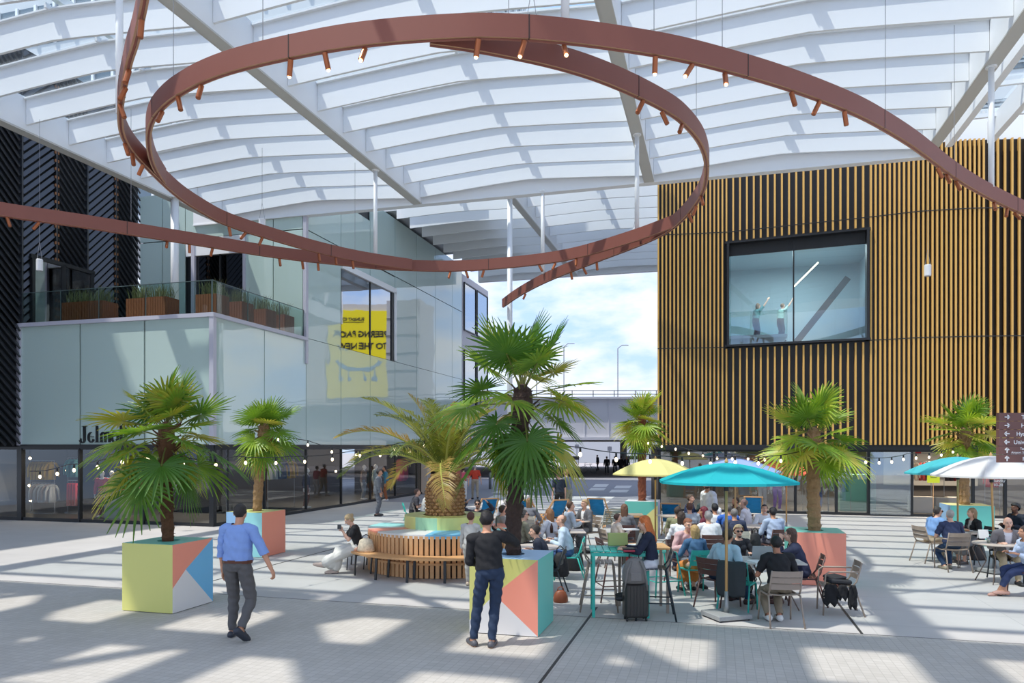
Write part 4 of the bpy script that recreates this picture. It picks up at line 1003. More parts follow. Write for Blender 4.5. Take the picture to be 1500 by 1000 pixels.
def fan_mesh(elev,Lp,Lf,seed,m):
    rnd=random.Random(seed); o=MB(); o.mat(1); e=math.radians(elev); P=[Vector((0,0,0))]; n=6; drop=.06+.26*(1-max(e,0)/1.5)
    for i in range(n):
        a=e-drop*(i/n)**1.5; P.append(P[-1]+Vector((math.cos(a),0,math.sin(a)))*Lp/n)
    o.tube(P,[.016]*2+[.011]*(n-2)+[.008],5)
    a=e-drop*1.1; d=Vector((math.cos(a),0,math.sin(a))); s=Vector((0,1,0)); nr=d.cross(s)*-1
    if nr.z<0 and abs(nr.z)>.3: nr=-nr
    roll=rnd.uniform(-.5,.5); s,nr=s*math.cos(roll)+nr*math.sin(roll), nr*math.cos(roll)-s*math.sin(roll)
    hub=P[-1]; N=28; span=math.radians(rnd.uniform(285,325)); dph=span/N; o.mat(0)
    k_=rnd.uniform(.07,.16)+(.10 if elev<10 else 0)
    for i in range(N):
        ph=-span/2+dph*(i+.5); L=Lf*(.80+.20*math.cos(ph*.8))*rnd.uniform(.92,1.06)
        dr=(d*math.cos(ph)+s*math.sin(ph)+nr*.16).normalized(); sd=(s*math.cos(ph)-d*math.sin(ph)); kk=k_*rnd.uniform(.6,1.5)
        vs=[]; st=(.03,.28,.52,.76,1.0)
        for t in st:
            p=hub+dr*L*t+Vector((0,0,-kk*L*t**2.6))
            w_=min(t*L*dph*.54,.034*(1.02-t)**.55*Lf/.6+.001)
            vs+=[p-sd*w_,p-nr*w_*.5,p+sd*w_]
        fs=[]
        for j in range(4):
            b=j*3; fs+=[(b,b+1,b+4,b+3),(b+1,b+2,b+5,b+4)]
        o.add(vs,fs)
    return o.mesh('frond',[m,petm])
FANS={}
def fan_variants(m,Lp,Lf):
    k=(m.name,Lp,Lf)
    if k not in FANS: FANS[k]=[(el,fan_mesh(el,Lp*(1 if el<60 else .8),Lf,int(el*7+j*13+Lf*100),m)) for el in(82,62,42,22,2,-18,-38,-58) for j in(0,1)]
    return FANS[k]
def trunk_mb(path,r0,r1,sd=0,bumps=True):
    o=MB(); P=catmull([Vector(p) for p in path],12); n=len(P); rnd=random.Random(sd); vs=[]; k=14
    for i,p in enumerate(P):
        t=i/(n-1); r=r0+(r1-r0)*t
        for j in range(k):
            an=2*PI*j/k; rr=r*(1+rnd.uniform(-.09,.09)+(.10 if i%3==0 else -.03)); vs.append(p+Vector((math.cos(an)*rr,math.sin(an)*rr,0)))
    fs=[(i*k+j,i*k+(j+1)%k,(i+1)*k+(j+1)%k,(i+1)*k+j) for i in range(n-1) for j in range(k)]+[tuple((n-1)*k+j for j in range(k))]
    o.add(vs,fs)
    for i in range(0,int(60)):      # loose fibre tufts
        t=rnd.random(); p=P[int(t*(n-1))]; an=rnd.uniform(0,2*PI); r=(r0+(r1-r0)*t); q=p+Vector((math.cos(an)*r,math.sin(an)*r,0)); 
        o.tube([q,q+Vector((math.cos(an)*.03,math.sin(an)*.03,rnd.uniform(-.02,.06)))],[.008,.001],4,cap=False)
    return o
def fan_palm(x,y,z0,path,r0,r1,nf,Lp,Lf,m,fm,label,sd,zt=None,low=-60,hi=85):
    root=empty('fan_palm',(x,y,z0)); tag(root,label,'palm tree','fan palms in painted planters')
    trunk_mb(path,r0,r1,sd).build('trunk',fm,root)
    top=Vector(path[-1]); V=fan_variants(m,Lp,Lf); rnd=random.Random(sd+5)
    c=MB(); c.lathe([(r1*.95,-.40),(r1*1.12,-.15),(r1*.95,.02),(.02,.10)],12,c=top)
    for i in range(16):
        an=rnd.uniform(0,2*PI); p=top+Vector((math.cos(an)*r1,math.sin(an)*r1,rnd.uniform(-.4,0))); c.tube([p,p+Vector((math.cos(an)*.12,math.sin(an)*.12,.10))],[.02,.008],5)
    c.build('crown_fibre',fm,root)
    for i in range(nf):
        t=i/(nf-1); el=hi+(low-hi)*t**.9+rnd.uniform(-6,6); j=min(range(len(V)),key=lambda j:abs(V[j][0]-el)+rnd.random()*4)
        o=reg(bpy.data.objects.new('frond',V[j][1])); setpar(o,root); o.location=top+Vector((0,0,.04-.34*t+rnd.uniform(-.10,.06))); o.rotation_euler=(rnd.uniform(-.08,.08),math.radians(V[j][0]-el)*.9,i*2.39996+rnd.uniform(-.2,.2)); s=rnd.uniform(.72,1.12)*(1 if t>.1 else 1.05); o.scale=(s,s,s)
    return root
PC=dict(G=srgb(212,210,124),T=srgb(112,200,186),O=srgb(244,154,130),B=srgb(116,188,228),Wh=srgb(226,224,222),LB=srgb(150,190,226),Cy=srgb(160,222,222),Y=srgb(238,226,150),Li=srgb(204,206,232))
def pm(k): return mat('planter_'+k,PC[k],.42)
def planter(cx,cy_,sz,h,faces,label,rz=AX,hole=.17):
    root=empty('planter',(cx,cy_,0),rz); tag(root,label,'planter','painted cube planters'); e=sz/2
    def P3(face,u,v):
        a=-e+u*sz; zz=.01+v*(h-.01)
        return {'front':(a,-e,zz),'right':(e,a,zz),'left':(-e,-a,zz),'back':(-a,e,zz)}[face]
    for face in('front','right','left','back'):
        o=MB(); ks=[]
        for col,pol in faces.get(face,[('T',[(0,0),(1,0),(1,1),(0,1)])]):
            if col not in ks: ks.append(col)
            o.mat(ks.index(col)).add([P3(face,u,v) for u,v in pol],[tuple(range(len(pol)))])
        o.build('side_panel',[pm(k) for k in ks],root)
    o=MB(); ks=[faces.get('top','T')]; n=24
    ring_=[(hole*math.cos(2*PI*i/n),hole*math.sin(2*PI*i/n),h) for i in range(n)]
    sq=[]
    for i in range(n):
        an=2*PI*i/n; c_,s_=math.cos(an),math.sin(an); k=e/max(abs(c_),abs(s_)); sq.append((c_*k,s_*k,h))
    o.add(ring_+sq,[(i,n+i,n+(i+1)%n,(i+1)%n) for i in range(n)])
    o.add(ring_+[(p[0],p[1],h-.12) for p in ring_],[(i,(i+1)%n,n+(i+1)%n,n+i) for i in range(n)]); o.build('lid',pm(ks[0]),root)
    MB().lathe([(hole,h-.10),(0.001,h-.10)],20).build('soil',mat('soil',(.02,.014,.01),.95),root); return root
full=[(0,0),(1,0),(1,1),(0,1)]
C1=(.37,.52)
planter(.01,10.4,.96,1.03,{'front':[('G',[(0,.16),C1,(1,1),(0,1)]),('O',[C1,(1,0),(1,1)]),('Wh',[(0,0),(1,0),C1,(0,.16)])],'right':[('T',full)],'left':[('G',full)],'top':'LB'},'large planter with green, coral and white triangles beside the man in black')
C2=(.31,.60)
planter(-5.47,11.75,.93,1.05,{'front':[('G',full)],'right':[('O',[(0,.36),C2,(1,1),(0,1)]),('B',[C2,(1,0),(1,1)]),('Wh',[(0,0),(1,0),C2,(0,.36)])],'top':'T'},'planter with plain yellow-green front and coral, blue and white side')
planter(-6.05,17.45,.95,1.03,{'front':[('LB',[(0,0),(.5,0),(.28,1),(0,1)]),('Cy',[(.5,0),(1,0),(1,1),(.28,1)])],'right':[('O',full)],'top':'G'},'planter with pale blue front and coral side, nearer the glass shop')
planter(3.70,20.86,.90,1.03,{'front':[('T',[(0,1),(0,.12),(1,.9),(1,1)][::-1]),('Y',[(0,.12),(.3,0),(1,0),(1,.9)]),('Wh',[(0,0),(.3,0),(0,.12)])],'right':[('Li',full)],'top':'Wh'},'planter with mint and yellow front in front of the road')
planter(5.71,13.94,.97,.97,{'front':[('O',full)],'left':[('T',full)],'top':'T'},'planter with plain coral front and mint lid behind the blazer person')
planter(11.95,19.4,1.0,1.03,{'front':[('T',full)],'left':[('LB',full)],'top':'Y'},'mint and pale blue planter at the right behind the cafe table')
fan_palm(.02,10.42,.93,[(0,0,0),(.01,0,.7),(.06,.02,1.4),(.10,0,2.0),(.13,0,2.40)],.105,.13,34,.78,.62,leafA,fibreD,'tallest fan palm, standing in the planter beside the man in black',11,low=-74)
fan_palm(-5.48,11.75,.95,[(0,0,0),(-.02,0,.6),(-.04,0,1.2),(-.03,0,1.9)],.085,.115,30,.64,.63,leafA,fibre,'fan palm in the yellow-green planter near the walking man',23,low=-50)
fan_palm(-6.03,17.45,.93,[(0,0,0),(.03,0,.7),(.10,0,1.3),(.16,0,2.1)],.10,.12,26,.42,.54,leafL,fibreL,'fan palm in the pale blue planter before the glass shopfront',37,low=-62)
fan_palm(3.68,20.86,.93,[(0,0,0),(0,0,1.0),(.0,0,1.7),(0,0,2.45)],.11,.11,28,.44,.54,leafL,mat('palm_fibre_red',srgb(128,70,46),.9,noise=.3,nscale=14,bump=1.,bscale=30),'fan palm left of the gold building by the road',41,low=-66)
fan_palm(5.73,13.96,.87,[(0,0,0),(-.02,0,.7),(-.03,0,1.4),(-.02,0,1.95)],.115,.115,25,.52,.58,leafL,fibreL,'fan palm in the coral planter in front of the gold wall',53,low=-42)
fan_palm(11.9,19.4,.93,[(0,0,0),(0,0,.7),(.0,0,1.4),(.03,0,2.05)],.12,.12,24,.52,.58,leafL,fibreL,'fan palm at the right between the two parasols',67,low=-40)

# ---- date palm and its round bench
def feather_mesh(elev,L,seed,curve):
    rnd=random.Random(seed); o=MB(); e=math.radians(elev); n=14; P=[Vector((0,0,0))]
    for i in range(n):
        a=e-curve*(i/n)**1.4; P.append(P[-1]+Vector((math.cos(a),0,math.sin(a)))*L/n)
    o.mat(1).tube(P,[.030-.026*i/n for i in range(n+1)],5); o.mat(0)
    N=54
    for i in range(N):
        t=.14+.86*i/(N-1); f=t*n; j=min(int(f),n-1); p=P[j].lerp(P[j+1],f-j); d=(P[j+1]-P[j]).normalized(); up=Vector((0,1,0)).cross(d)*-1
        if up.z<0: up=-up
        ll=.40*math.sin(PI*min(max(t*.9+.08,0),1))**.6*rnd.uniform(.85,1.1)+.04
        for s in(-1,1):
            fo=.55+.35*t; dr=(d*fo+Vector((0,s,0))*(.75)+up*rnd.uniform(.15,.5)).normalized(); w_=.013
            sd=d.cross(dr).cross(dr).normalized()
            q=p+dr*ll*.55; r=p+dr*ll+Vector((0,0,-.10*ll-.03))
            o.add([p-sd*w_*.6,p+sd*w_*.6,q+sd*w_,q-sd*w_,r],[(0,1,2,3),(3,2,4)])
    return o.mesh('frond',[leafD,mat('rachis',srgb(176,176,84),.5)])
DX,DY=-1.43,15.75
dp=empty('date_palm',(DX,DY,1.0)); tag(dp,'date palm with a thick pineapple-like trunk and arching feather fronds in the round bench','palm tree')
prof=[(.36,0),(.40,.12),(.41,.3),(.42,.5),(.40,.68),(.35,.84),(.27,.96),(.18,1.02)]
tk=MB(); tk.lathe([(r*.93,z) for r,z in prof]+[(0.001,1.04)],28)
rnd=random.Random(3); k=0
for row in range(13):                      # cut leaf bases in a spiral net
    z=.05+row*.073; r=np.interp(z,[p[1] for p in prof],[p[0] for p in prof]); n=17
    for j in range(n):
        an=2*PI*(j+.5*(row%2))/n; c=Vector((math.cos(an)*r*.95,math.sin(an)*r*.95,z)); M=Matrix.Rotation(an,3,'Z')@Matrix.Rotation(-.5,3,'Y')
        tk.ell(c,(.045,.070,.038),M,7,4)
tk.build('trunk',mat('date_trunk',srgb(168,128,88),.9,noise=.5,nscale=7,bump=.8,bscale=30),dp)
FM={}
for i in range(30):
    t=i/29; el=84-62*t**1.1; q=round(el/12)*12; cv=(.8+.85*t); cq=round(cv/.35)*.35
    if (q,cq) not in FM: FM[(q,cq)]=feather_mesh(q,2.35,int(q+cq*10),cq)
    o=reg(bpy.data.objects.new('frond',FM[(q,cq)])); setpar(o,dp); an=i*2.39996+.4; o.location=(math.cos(an)*.10,math.sin(an)*.10,1.0-.05*t); o.rotation_euler=(rnd.uniform(-.25,.25),math.radians(q-el),an); s=rnd.uniform(.85,1.08)*(.8 if t<.2 else 1); o.scale=(s,s,s)
# bench drum
pl=empty('round_planter_bench',(DX,DY,0)); tag(pl,'big round planter clad in wood slats with painted tiers, under the date palm','planter')
RD=1.62; HB=.83
MB().lathe([(RD-.06,0.02),(RD-.06,HB-.02)],48).build('drum',mat('drum_dark',(.03,.025,.02),.8),pl)
wood=mat('larch',srgb(220,170,120),.55,noise=.12,nscale=5,vary=0); wood2=mat('larch_seat',srgb(216,164,112),.5,noise=.1,nscale=4)
s_=MB(); NS=96
for i in range(NS):
    an=2*PI*i/NS; s_.box((math.cos(an)*(RD-.02),math.sin(an)*(RD-.02),HB/2),(.04,.074,HB-.02),rotm(0,0,an))
s_.build('slat_cladding',wood,pl)
# painted top: wedges of colour
tp=MB(); cols=['Wh','B','Wh','O','Cy','Wh','LB','Y']; ks=['Wh','B','O','Cy','LB','Y']; n=64
wed=[(0,'O'),(28,'Wh'),(60,'LB'),(100,'Wh'),(150,'Cy'),(185,'Wh'),(196,'O'),(218,'Wh'),(262,'B'),(292,'Wh'),(320,'Cy'),(345,'O'),(361,'O')]
def colat(an):
    an=math.degrees(an)%360
    for j in range(len(wed)-1):
        if wed[j][0]<=an<wed[j+1][0]: return wed[j][1]
    return 'Wh'
for i in range(n*2):
    a0=2*PI*i/(n*2);a1=2*PI*(i+1)/(n*2); tp.mat(ks.index(colat(a0+.01)))
    tp.add([(.8*math.cos(a0),.8*math.sin(a0),HB+.02),(RD*math.cos(a0),RD*math.sin(a0),HB+.02),(RD*math.cos(a1),RD*math.sin(a1),HB+.02),(.8*math.cos(a1),.8*math.sin(a1),HB+.02)],[(0,1,2,3)])
    tp.add([(RD*math.cos(a0),RD*math.sin(a0),HB-.06),(RD*math.cos(a1),RD*math.sin(a1),HB-.06),(RD*math.cos(a1),RD*math.sin(a1),HB+.02),(RD*math.cos(a0),RD*math.sin(a0),HB+.02)],[(0,1,2,3)])
tp.build('painted_top',[pm(k) for k in ks],pl)
t2=MB(); n=64; R2_=.86
for i in range(n):
    a0=2*PI*i/n;a1=2*PI*(i+1)/n; dg=math.degrees(a0)%360; t2.mat(1 if 225<dg<262 or 20<dg<80 else 0)
    c0,s0,c1,s1=math.cos(a0),math.sin(a0),math.cos(a1),math.sin(a1)
    t2.add([(R2_*c0,R2_*s0,HB+.02),(R2_*c1,R2_*s1,HB+.02),(R2_*c1,R2_*s1,HB+.27),(R2_*c0,R2_*s0,HB+.27)],[(0,1,2,3)]); t2.mat(0)
    t2.add([(R2_*c0,R2_*s0,HB+.27),(R2_*c1,R2_*s1,HB+.27),(.46*c1,.46*s1,HB+.27),(.46*c0,.46*s0,HB+.27)],[(0,1,2,3)])
    t2.add([(.46*c0,.46*s0,HB+.27),(.46*c1,.46*s1,HB+.27),(.46*c1,.46*s1,HB+.10),(.46*c0,.46*s0,HB+.10)],[(0,1,2,3)])
t2.build('upper_tier',[mat('tier_yellow',srgb(226,226,140),.45),mat('tier_mint',srgb(170,216,176),.45)],pl)
MB().lathe([(.47,HB+.12),(.001,HB+.12)],20).build('soil',mat('soil'),pl)
# curved seat on steel legs, front and left side
bn=empty('curved_bench',(DX,DY,0)); tag(bn,'curved wooden seat on dark steel legs wrapping the round slatted planter','bench')
s_=MB(); n=40; A0,A1=math.radians(172),math.radians(300)
for i in range(n):
    a0=A0+(A1-A0)*i/n;a1=A0+(A1-A0)*(i+1)/n
    for r0,r1 in((RD+.04,RD+.44),):
        V=[(r*math.cos(a),r*math.sin(a),z) for z in(.42,.455) for r,a in((r0,a0),(r1,a0),(r1,a1),(r0,a1))]
        s_.add(V,[(0,3,2,1),(4,5,6,7),(1,2,6,5),(3,0,4,7),(0,1,5,4),(2,3,7,6)])
s_.build('seat',wood2,bn); s_=MB()
for i in range(n):
    a0=A0+(A1-A0)*i/n;a1=A0+(A1-A0)*(i+1)/n
    V=[(r*math.cos(a),r*math.sin(a),z) for z in(.27,.31) for r,a in((RD+.03,a0),(RD+.06,a0),(RD+.06,a1),(RD+.03,a1))]
    s_.add(V,[(0,3,2,1),(4,5,6,7),(1,2,6,5),(3,0,4,7)])
s_.build('lower_rail',wood2,bn)
for i in range(7):
    a=A0+(A1-A0)*(i+.15)/6.4; c,s=math.cos(a),math.sin(a); l=MB()
    for r in(RD+.06,RD+.40): l.bar((r*c,r*s,.42),((r+.03)*c,(r+.03)*s,0),.05,.02,up=(c,s,0))
    l.bar(((RD+.06)*c,(RD+.06)*s,.40),((RD+.42)*c,(RD+.42)*s,.40),.05,.03); l.build('leg',dark_frame,bn)

# ============================================================ furniture
TEAL=mat('teal_paint',srgb(54,182,166),.4,vary=.0); BRN=mat('brown_paint',srgb(92,62,56),.4); TAU=mat('taupe_paint',srgb(156,140,126),.4); DKC=mat('anthracite_paint',srgb(40,50,56),.4); WHI=mat('cream_paint',srgb(214,204,188),.45)
def chair_proto(m,arms=False,cat='chair',nm='cafe_chair'):
    root=empty(nm)
    s=MB()
    for k in range(7):
        y=-.17+k*.062; zc=.445+.012*math.cos(k*1.0)-.004*k
        for i in range(5):
            x0=-.215+.086*i; x1=x0+.086; f=lambda x:-.02*(1-(x/.215)**2)
            s.bar((x0,y,zc+f(x0)),(x1+.002,y,zc+f(x1)),.054,.012)
    s.build('seat',m,root)
    b=MB()
    for z,yy in((.57,-.235),(.665,-.262),(.755,-.288)):
        for i in range(5):
            x0=-.205+.082*i; x1=x0+.082; f=lambda x:-.03*(1-(x/.205)**2)
            b.bar((x0,yy+f(x0),z),(x1+.002,yy+f(x1),z),.012,.082)
    b.build('backrest',m,root)
    for q in(-1,1):
        MB().tube([(q*.218,-.16,.44),(q*.215,-.22,.52),(q*.208,-.30,.80)],.013,7).build('back_frame',m,root,smooth=True)
        MB().tube([(q*.222,-.19,.44),(q*.228,-.26,.22),(q*.238,-.335,0)],.0135,7).build('leg',m,root,smooth=True)
        if not arms: MB().tube([(q*.218,-.19,.435),(q*.22,.17,.435),(q*.222,.215,.40),(q*.23,.235,.2),(q*.235,.25,0)],.0135,7).build('leg',m,root,smooth=True)
        else:
            MB().tube([(q*.235,.25,0),(q*.24,.24,.3),(q*.25,.22,.62),(q*.25,.17,.66),(q*.245,-.1,.665),(q*.215,-.26,.665)],.013,7).build('armrest',m,root,smooth=True)
            MB().bar((q*.21,.20,.43),(q*.245,.235,.43),.02,.02).build('bracket',m,root)
    MB().tube([(-.22,.195,.425),(.22,.195,.425)],.012,6).build('seat_rail',m,root)
    return root
def stool_proto(m,back=True):
    root=empty('bar_stool'); s=MB()
    for k in range(6):
        y=-.15+k*.062
        s.bar((-.20,y,.745),(.20,y,.745),.054,.012)
    s.build('seat',m,root)
    for q in(-1,1):
        MB().tube([(q*.20,.19,.74),(q*.215,.21,.70),(q*.26,.27,0)],.014,7).build('leg',m,root,smooth=True)
        MB().tube([(q*.20,-.17,.74),(q*.26,-.31,0)],.014,7).build('leg',m,root,smooth=True)
        if back: MB().tube([(q*.2,-.16,.74),(q*.2,-.22,.82),(q*.195,-.27,1.02)],.012,7).build('back_frame',m,root,smooth=True)
    f=MB(); z=.26
    for a,b in(((-.244,.245),(.244,.245)),((-.244,-.26),(.244,-.26)),((-.244,.245),(-.244,-.26)),((.244,.245),(.244,-.26))): f.tube([(a[0],a[1],z),(b[0],b[1],z)],.010,6)
    f.build('footrest',m,root)
    if back:
        b=MB()
        for zz,yy in((.90,-.245),(.985,-.262)): b.box((0,yy,zz),(.39,.012,.07))
        b.build('backrest',m,root)
    return root
PROTO={}
used={}
def furn(kind,x,y,face,label,group=None,z=0.,cat=None):
    """face: compass of the sitter's gaze, 0 = +x, 90 = away from the camera"""
    m={'teal':TEAL,'brown':BRN,'taupe':TAU,'dark':DKC,'cream':WHI}[kind.split('_')[0]]; t=kind.split('_')[1]
    if kind not in PROTO:
        if t=='chair': PROTO[kind]=chair_proto(m)
        elif t=='arm': PROTO[kind]=chair_proto(m,True,nm='cafe_armchair')
        elif t=='stool': PROTO[kind]=stool_proto(m,back=kind!='teal_stool')
    if kind not in used: used[kind]=1; o=PROTO[kind]
    else: o=copy_tree(PROTO[kind])
    o.location=(x,y,z); o.rotation_euler=(0,0,math.radians(face-90)); tag(o,label,cat or {'chair':'chair','arm':'armchair','stool':'bar stool'}[t],group or 'metal terrace seats'); return o
def table(x,y,label,r=.38,w=None,d=None,m=None,rz=0,z=.74,legm=None):
    m=m or mat('table_top',srgb(200,184,170),.4); root=empty('cafe_table',(x,y,0),rz); tag(root,label,'table','cafe tables')
    t=MB()
    if w: t.box((0,0,z-.012),(w,d,.024),bev=.004)
    else: t.lathe([(0.001,z-.025),(r,z-.025),(r+.004,z-.012),(r,z),(0.001,z)],36)
    t.build('tabletop',m,root); lm_=legm or mat('table_leg',srgb(130,114,104),.4)
    rr=(min(w,d)/2-.06) if w else r*.8
    for k in range(4):
        a=PI/4+k*PI/2; wx=(w/2-.06 if w else r*.7); wy=(d/2-.06 if w else r*.7); sx=1 if math.cos(a)>0 else -1; sy=1 if math.sin(a)>0 else -1
        MB().tube([(sx*wx*.8,sy*wy*.8,z-.03),(sx*wx*.45,sy*wy*.45,.40),(sx*wx*.9,sy*wy*.9,0)],.011,6).build('leg',lm_,root,smooth=True)
    return root
def canopy_mat(k,c):
    m,nt,out=node_mat('canopy_'+k); d=nt.nodes.new('ShaderNodeBsdfDiffuse'); d.inputs[0].default_value=(*c,1); t=nt.nodes.new('ShaderNodeBsdfTranslucent'); t.inputs[0].default_value=(*c,1)
    x=nt.nodes.new('ShaderNodeMixShader'); x.inputs[0].default_value=.35; nt.links.new(d.outputs[0],x.inputs[1]); nt.links.new(t.outputs[0],x.inputs[2]); nt.links.new(x.outputs[0],out.inputs[0]); return m
polew=mat('parasol_pole',srgb(198,156,100),.45); polem=mat('parasol_pole_metal',srgb(150,152,150),.4,metal=.3)
def parasol(x,y,rim,top,r,k,c,label,rot=0.,base=True,tilt=0.,pm_=None):
    root=empty('parasol',(x,y,0),rot); tag(root,label,'parasol','terrace parasols'); m=canopy_mat(k,c); n=8; o=MB(); S=6
    tp=lambda p:(p[0]+tilt*p[2],p[1],p[2])
    for i in range(n):
        a0=2*PI*i/n;a1=2*PI*(i+1)/n
        grid=[]
        for j in range(S+1):
            t=j/S; row=[]
            for q in range(5):
                u=q/4; px_=(math.cos(a0)*(1-u)+math.cos(a1)*u)*r*t; py_=(math.sin(a0)*(1-u)+math.sin(a1)*u)*r*t
                sag=4*u*(1-u); zz=rim+(top-rim)*(1-t**1.7)-sag*.035*t+ (sag*.03 if j==S else 0)
                row.append(tp((px_,py_,zz)))
            grid.append(row)
        vs=[p for r_ in grid for p in r_]; fs=[(j*5+q,j*5+q+1,(j+1)*5+q+1,(j+1)*5+q) for j in range(S) for q in range(4)]; o.add(vs,fs)
        # short valance
        b=len(o.v)-5; e=o.v[b:]; o.add(list(e)+[(p[0],p[1],p[2]-.035) for p in e],[(q,q+1,q+6,q+5) for q in range(4)])
    o.build('canopy',m,root,smooth=False)
    for i in range(n):
        a=2*PI*i/n; MB().tube([tp((math.cos(a)*r*t,math.sin(a)*r*t,rim+(top-rim)*(1-t**1.7)-.02)) for t in(.0,.35,.7,.99)],.009,5).build('rib',pm_ or polew,root)
    MB().tube([tp((0,0,0.04)),tp((0,0,top+.02))],.021,10).build('pole',pm_ or polew,root,smooth=True)
    MB().lathe([(.02,0),(.03,.02),(.012,.06),(.001,.08)],10,c=tp((0,0,top))).build('finial',pm_ or polew,root)
    MB().lathe([(.04,-.03),(.04,.03)],10,c=tp((0,0,rim-.12))).build('hub',black_metal,root)
    if base:
        b=MB(); b.box((0,0,.055),(.56,.50,.07),rotm(0,0,.3-rot),bev=.008); b.build('base_slab',mat('granite',srgb(150,152,152),.5,noise=.15,nscale=60),root)
        for q in range(4):
            an=.3-rot+PI/4+q*PI/2; MB().lathe([(.02,-.012),(.02,.012)],10,c=(math.cos(an)*.33,math.sin(an)*.31,.02),rot=rotm(PI/2,0,an)).build('castor',black_metal,root)
        MB().lathe([(.045,.09),(.04,.16),(.026,.40)],12).build('socket',mat('socket',srgb(150,152,150),.4,metal=.5),root,smooth=True)
    return root
blue_cloth=mat('deckchair_cloth',srgb(0,122,178),.7)
def deck_proto():
    root=empty('deck_chair'); w_=.28
    # local: sitter faces +y ; tall frame leans back
    for q in(-1,1):
        MB().bar((q*w_,.48,.02),(q*w_,-.42,.92),.03,.05,up=(0,1,0)).build('back_rail',wood2,root)
        MB().bar((q*(w_-.035),-.45,.02),(q*(w_-.035),.42,.42),.03,.05,up=(0,1,0)).build('seat_rail',wood2,root)
        MB().bar((q*(w_+.03),-.10,.58),(q*(w_+.03),-.44,.03),.025,.04,up=(0,1,0)).build('prop',wood2,root)
    b=MB(); b.bar((-w_,-.42,.92),(w_,-.42,.92),.04,.04); b.bar((-w_,.42,.42),(w_,.42,.42),.04,.04); b.bar((-w_,.46,.05),(w_,.46,.05),.03,.03); b.build('crossbar',wood2,root)
    o=MB(); N=12; P=[]
    for i in range(N+1):
        t=i/N; y=-.42+.84*t; z=.92+(.42-.92)*t-.30*math.sin(PI*t)*(1.1-.3*t); P.append((y,max(z,.14)))
    for i in range(N):
        (y0,z0),(y1,z1)=P[i],P[i+1]; o.add([(-.23,y0,z0),(.23,y0,z0),(.23,y1,z1),(-.23,y1,z1),(-.23,y0,z0-.006),(.23,y0,z0-.006),(.23,y1,z1-.006),(-.23,y1,z1-.006)],[(0,1,2,3),(7,6,5,4),(0,3,7,4),(1,5,6,2)])
    o.build('sling',blue_cloth,root,smooth=True); return root
DECK=[]
def deck(x,y,face,label):
    if not DECK: DECK.append(deck_proto()); o=DECK[0]
    else: o=copy_tree(DECK[0])
    o.location=(x,y,0); o.rotation_euler=(0,0,math.radians(face-90)); tag(o,label,'deck chair','blue canvas deck chairs')
# ============================================================ people and the seats and tables around them
def P(*a,**k): return person(*a,**k)
def seat_under(p,kind,label,face=None,dy=-.02,group=None):
    """the chair the person sits on, squarely beneath the hips"""
    o=p['o']; f=math.degrees(p['rz'])+90; d=Vector((math.cos(math.radians(f)),math.sin(math.radians(f)),0))
    q=o.location-d*(-dy); return furn(kind,q.x+d.x*.01,q.y+d.y*.01,f if face is None else face,label,group)
BLK=(.012,.012,.014); NAVY=(.018,.024,.055); DEN=(.02,.045,.10); WHT=(.80,.82,.85); LBL=(.46,.58,.74); GRY=(.16,.17,.19); KHK=(.42,.34,.24)
# ---- foreground
P('man in blue shirt and grey trousers walking away past the yellow-green planter',head=(352,751),face=82,pose='stand',h=1.87,skin='mid',hair=(.02,.015,.012),hstyle='crop',
  top=(.22,.34,.66),sleeve='rolled',bottom=(.105,.10,.10),shoe=(.03,.035,.05),sole=(.75,.74,.72),belt=(.10,.03,.015),lean=4,hpitch=-12,hyaw=6,fat=1.12,
  hl=(-.25,.08,.84),el=(-1,-.6,-.2),hr=(.50,.02,.86),er=(.6,-.8,.1),fl=(-.13,.10,0),fr=(.15,-.20,.10),toes=((-.15,1,0),(.25,.8,-.6)),vox=.009,collar=True,curl=.8)
B_=P('man in black jumper and jeans seen from behind holding a phone to his ear',head=(713,762),face=93,pose='stand',h=1.80,skin='mid',hair=(.015,.012,.012),hstyle='short',
  top=BLK,sleeve='long',bottom=(.018,.035,.075),shoe=(.08,.08,.09),sole=(.72,.34,.08),lean=3,side=-5,hyaw=-14,hpitch=-10,hl=(-.14,.26,1.02),el=(-.5,-.6,-1),hr=(.17,.12,1.46),er=(.55,-.1,-1),
  fl=(-.21,.05,0),fr=(.02,-.02,0),toes=((-.35,1,0),(.25,1,0)),vox=.009,curl=.9)
w_,n_,d_=B_['wr']['R']; o=MB().box((0,0,0),(.008,.072,.145),rotm(.25,0,.2)).build('phone',black_metal,loc=w_+Vector((-.03,.0,.03))); tag(o,'black phone held to the ear of the man in black','phone')
P('child with auburn hair in pale cardigan and patterned trousers behind the man in black',head=(690,757),face=70,pose='stand',h=1.42,skin='light',hair=(.10,.035,.02),hstyle='short',female=True,
  top=(.55,.53,.50),bottom=(.50,.47,.42),shoe=(.62,.50,.38),lean=4,hl=(-.20,.10,.60),hr=(.2,.12,.62),fl=(-.10,.14,0),fr=(.08,-.10,0),vox=.011)
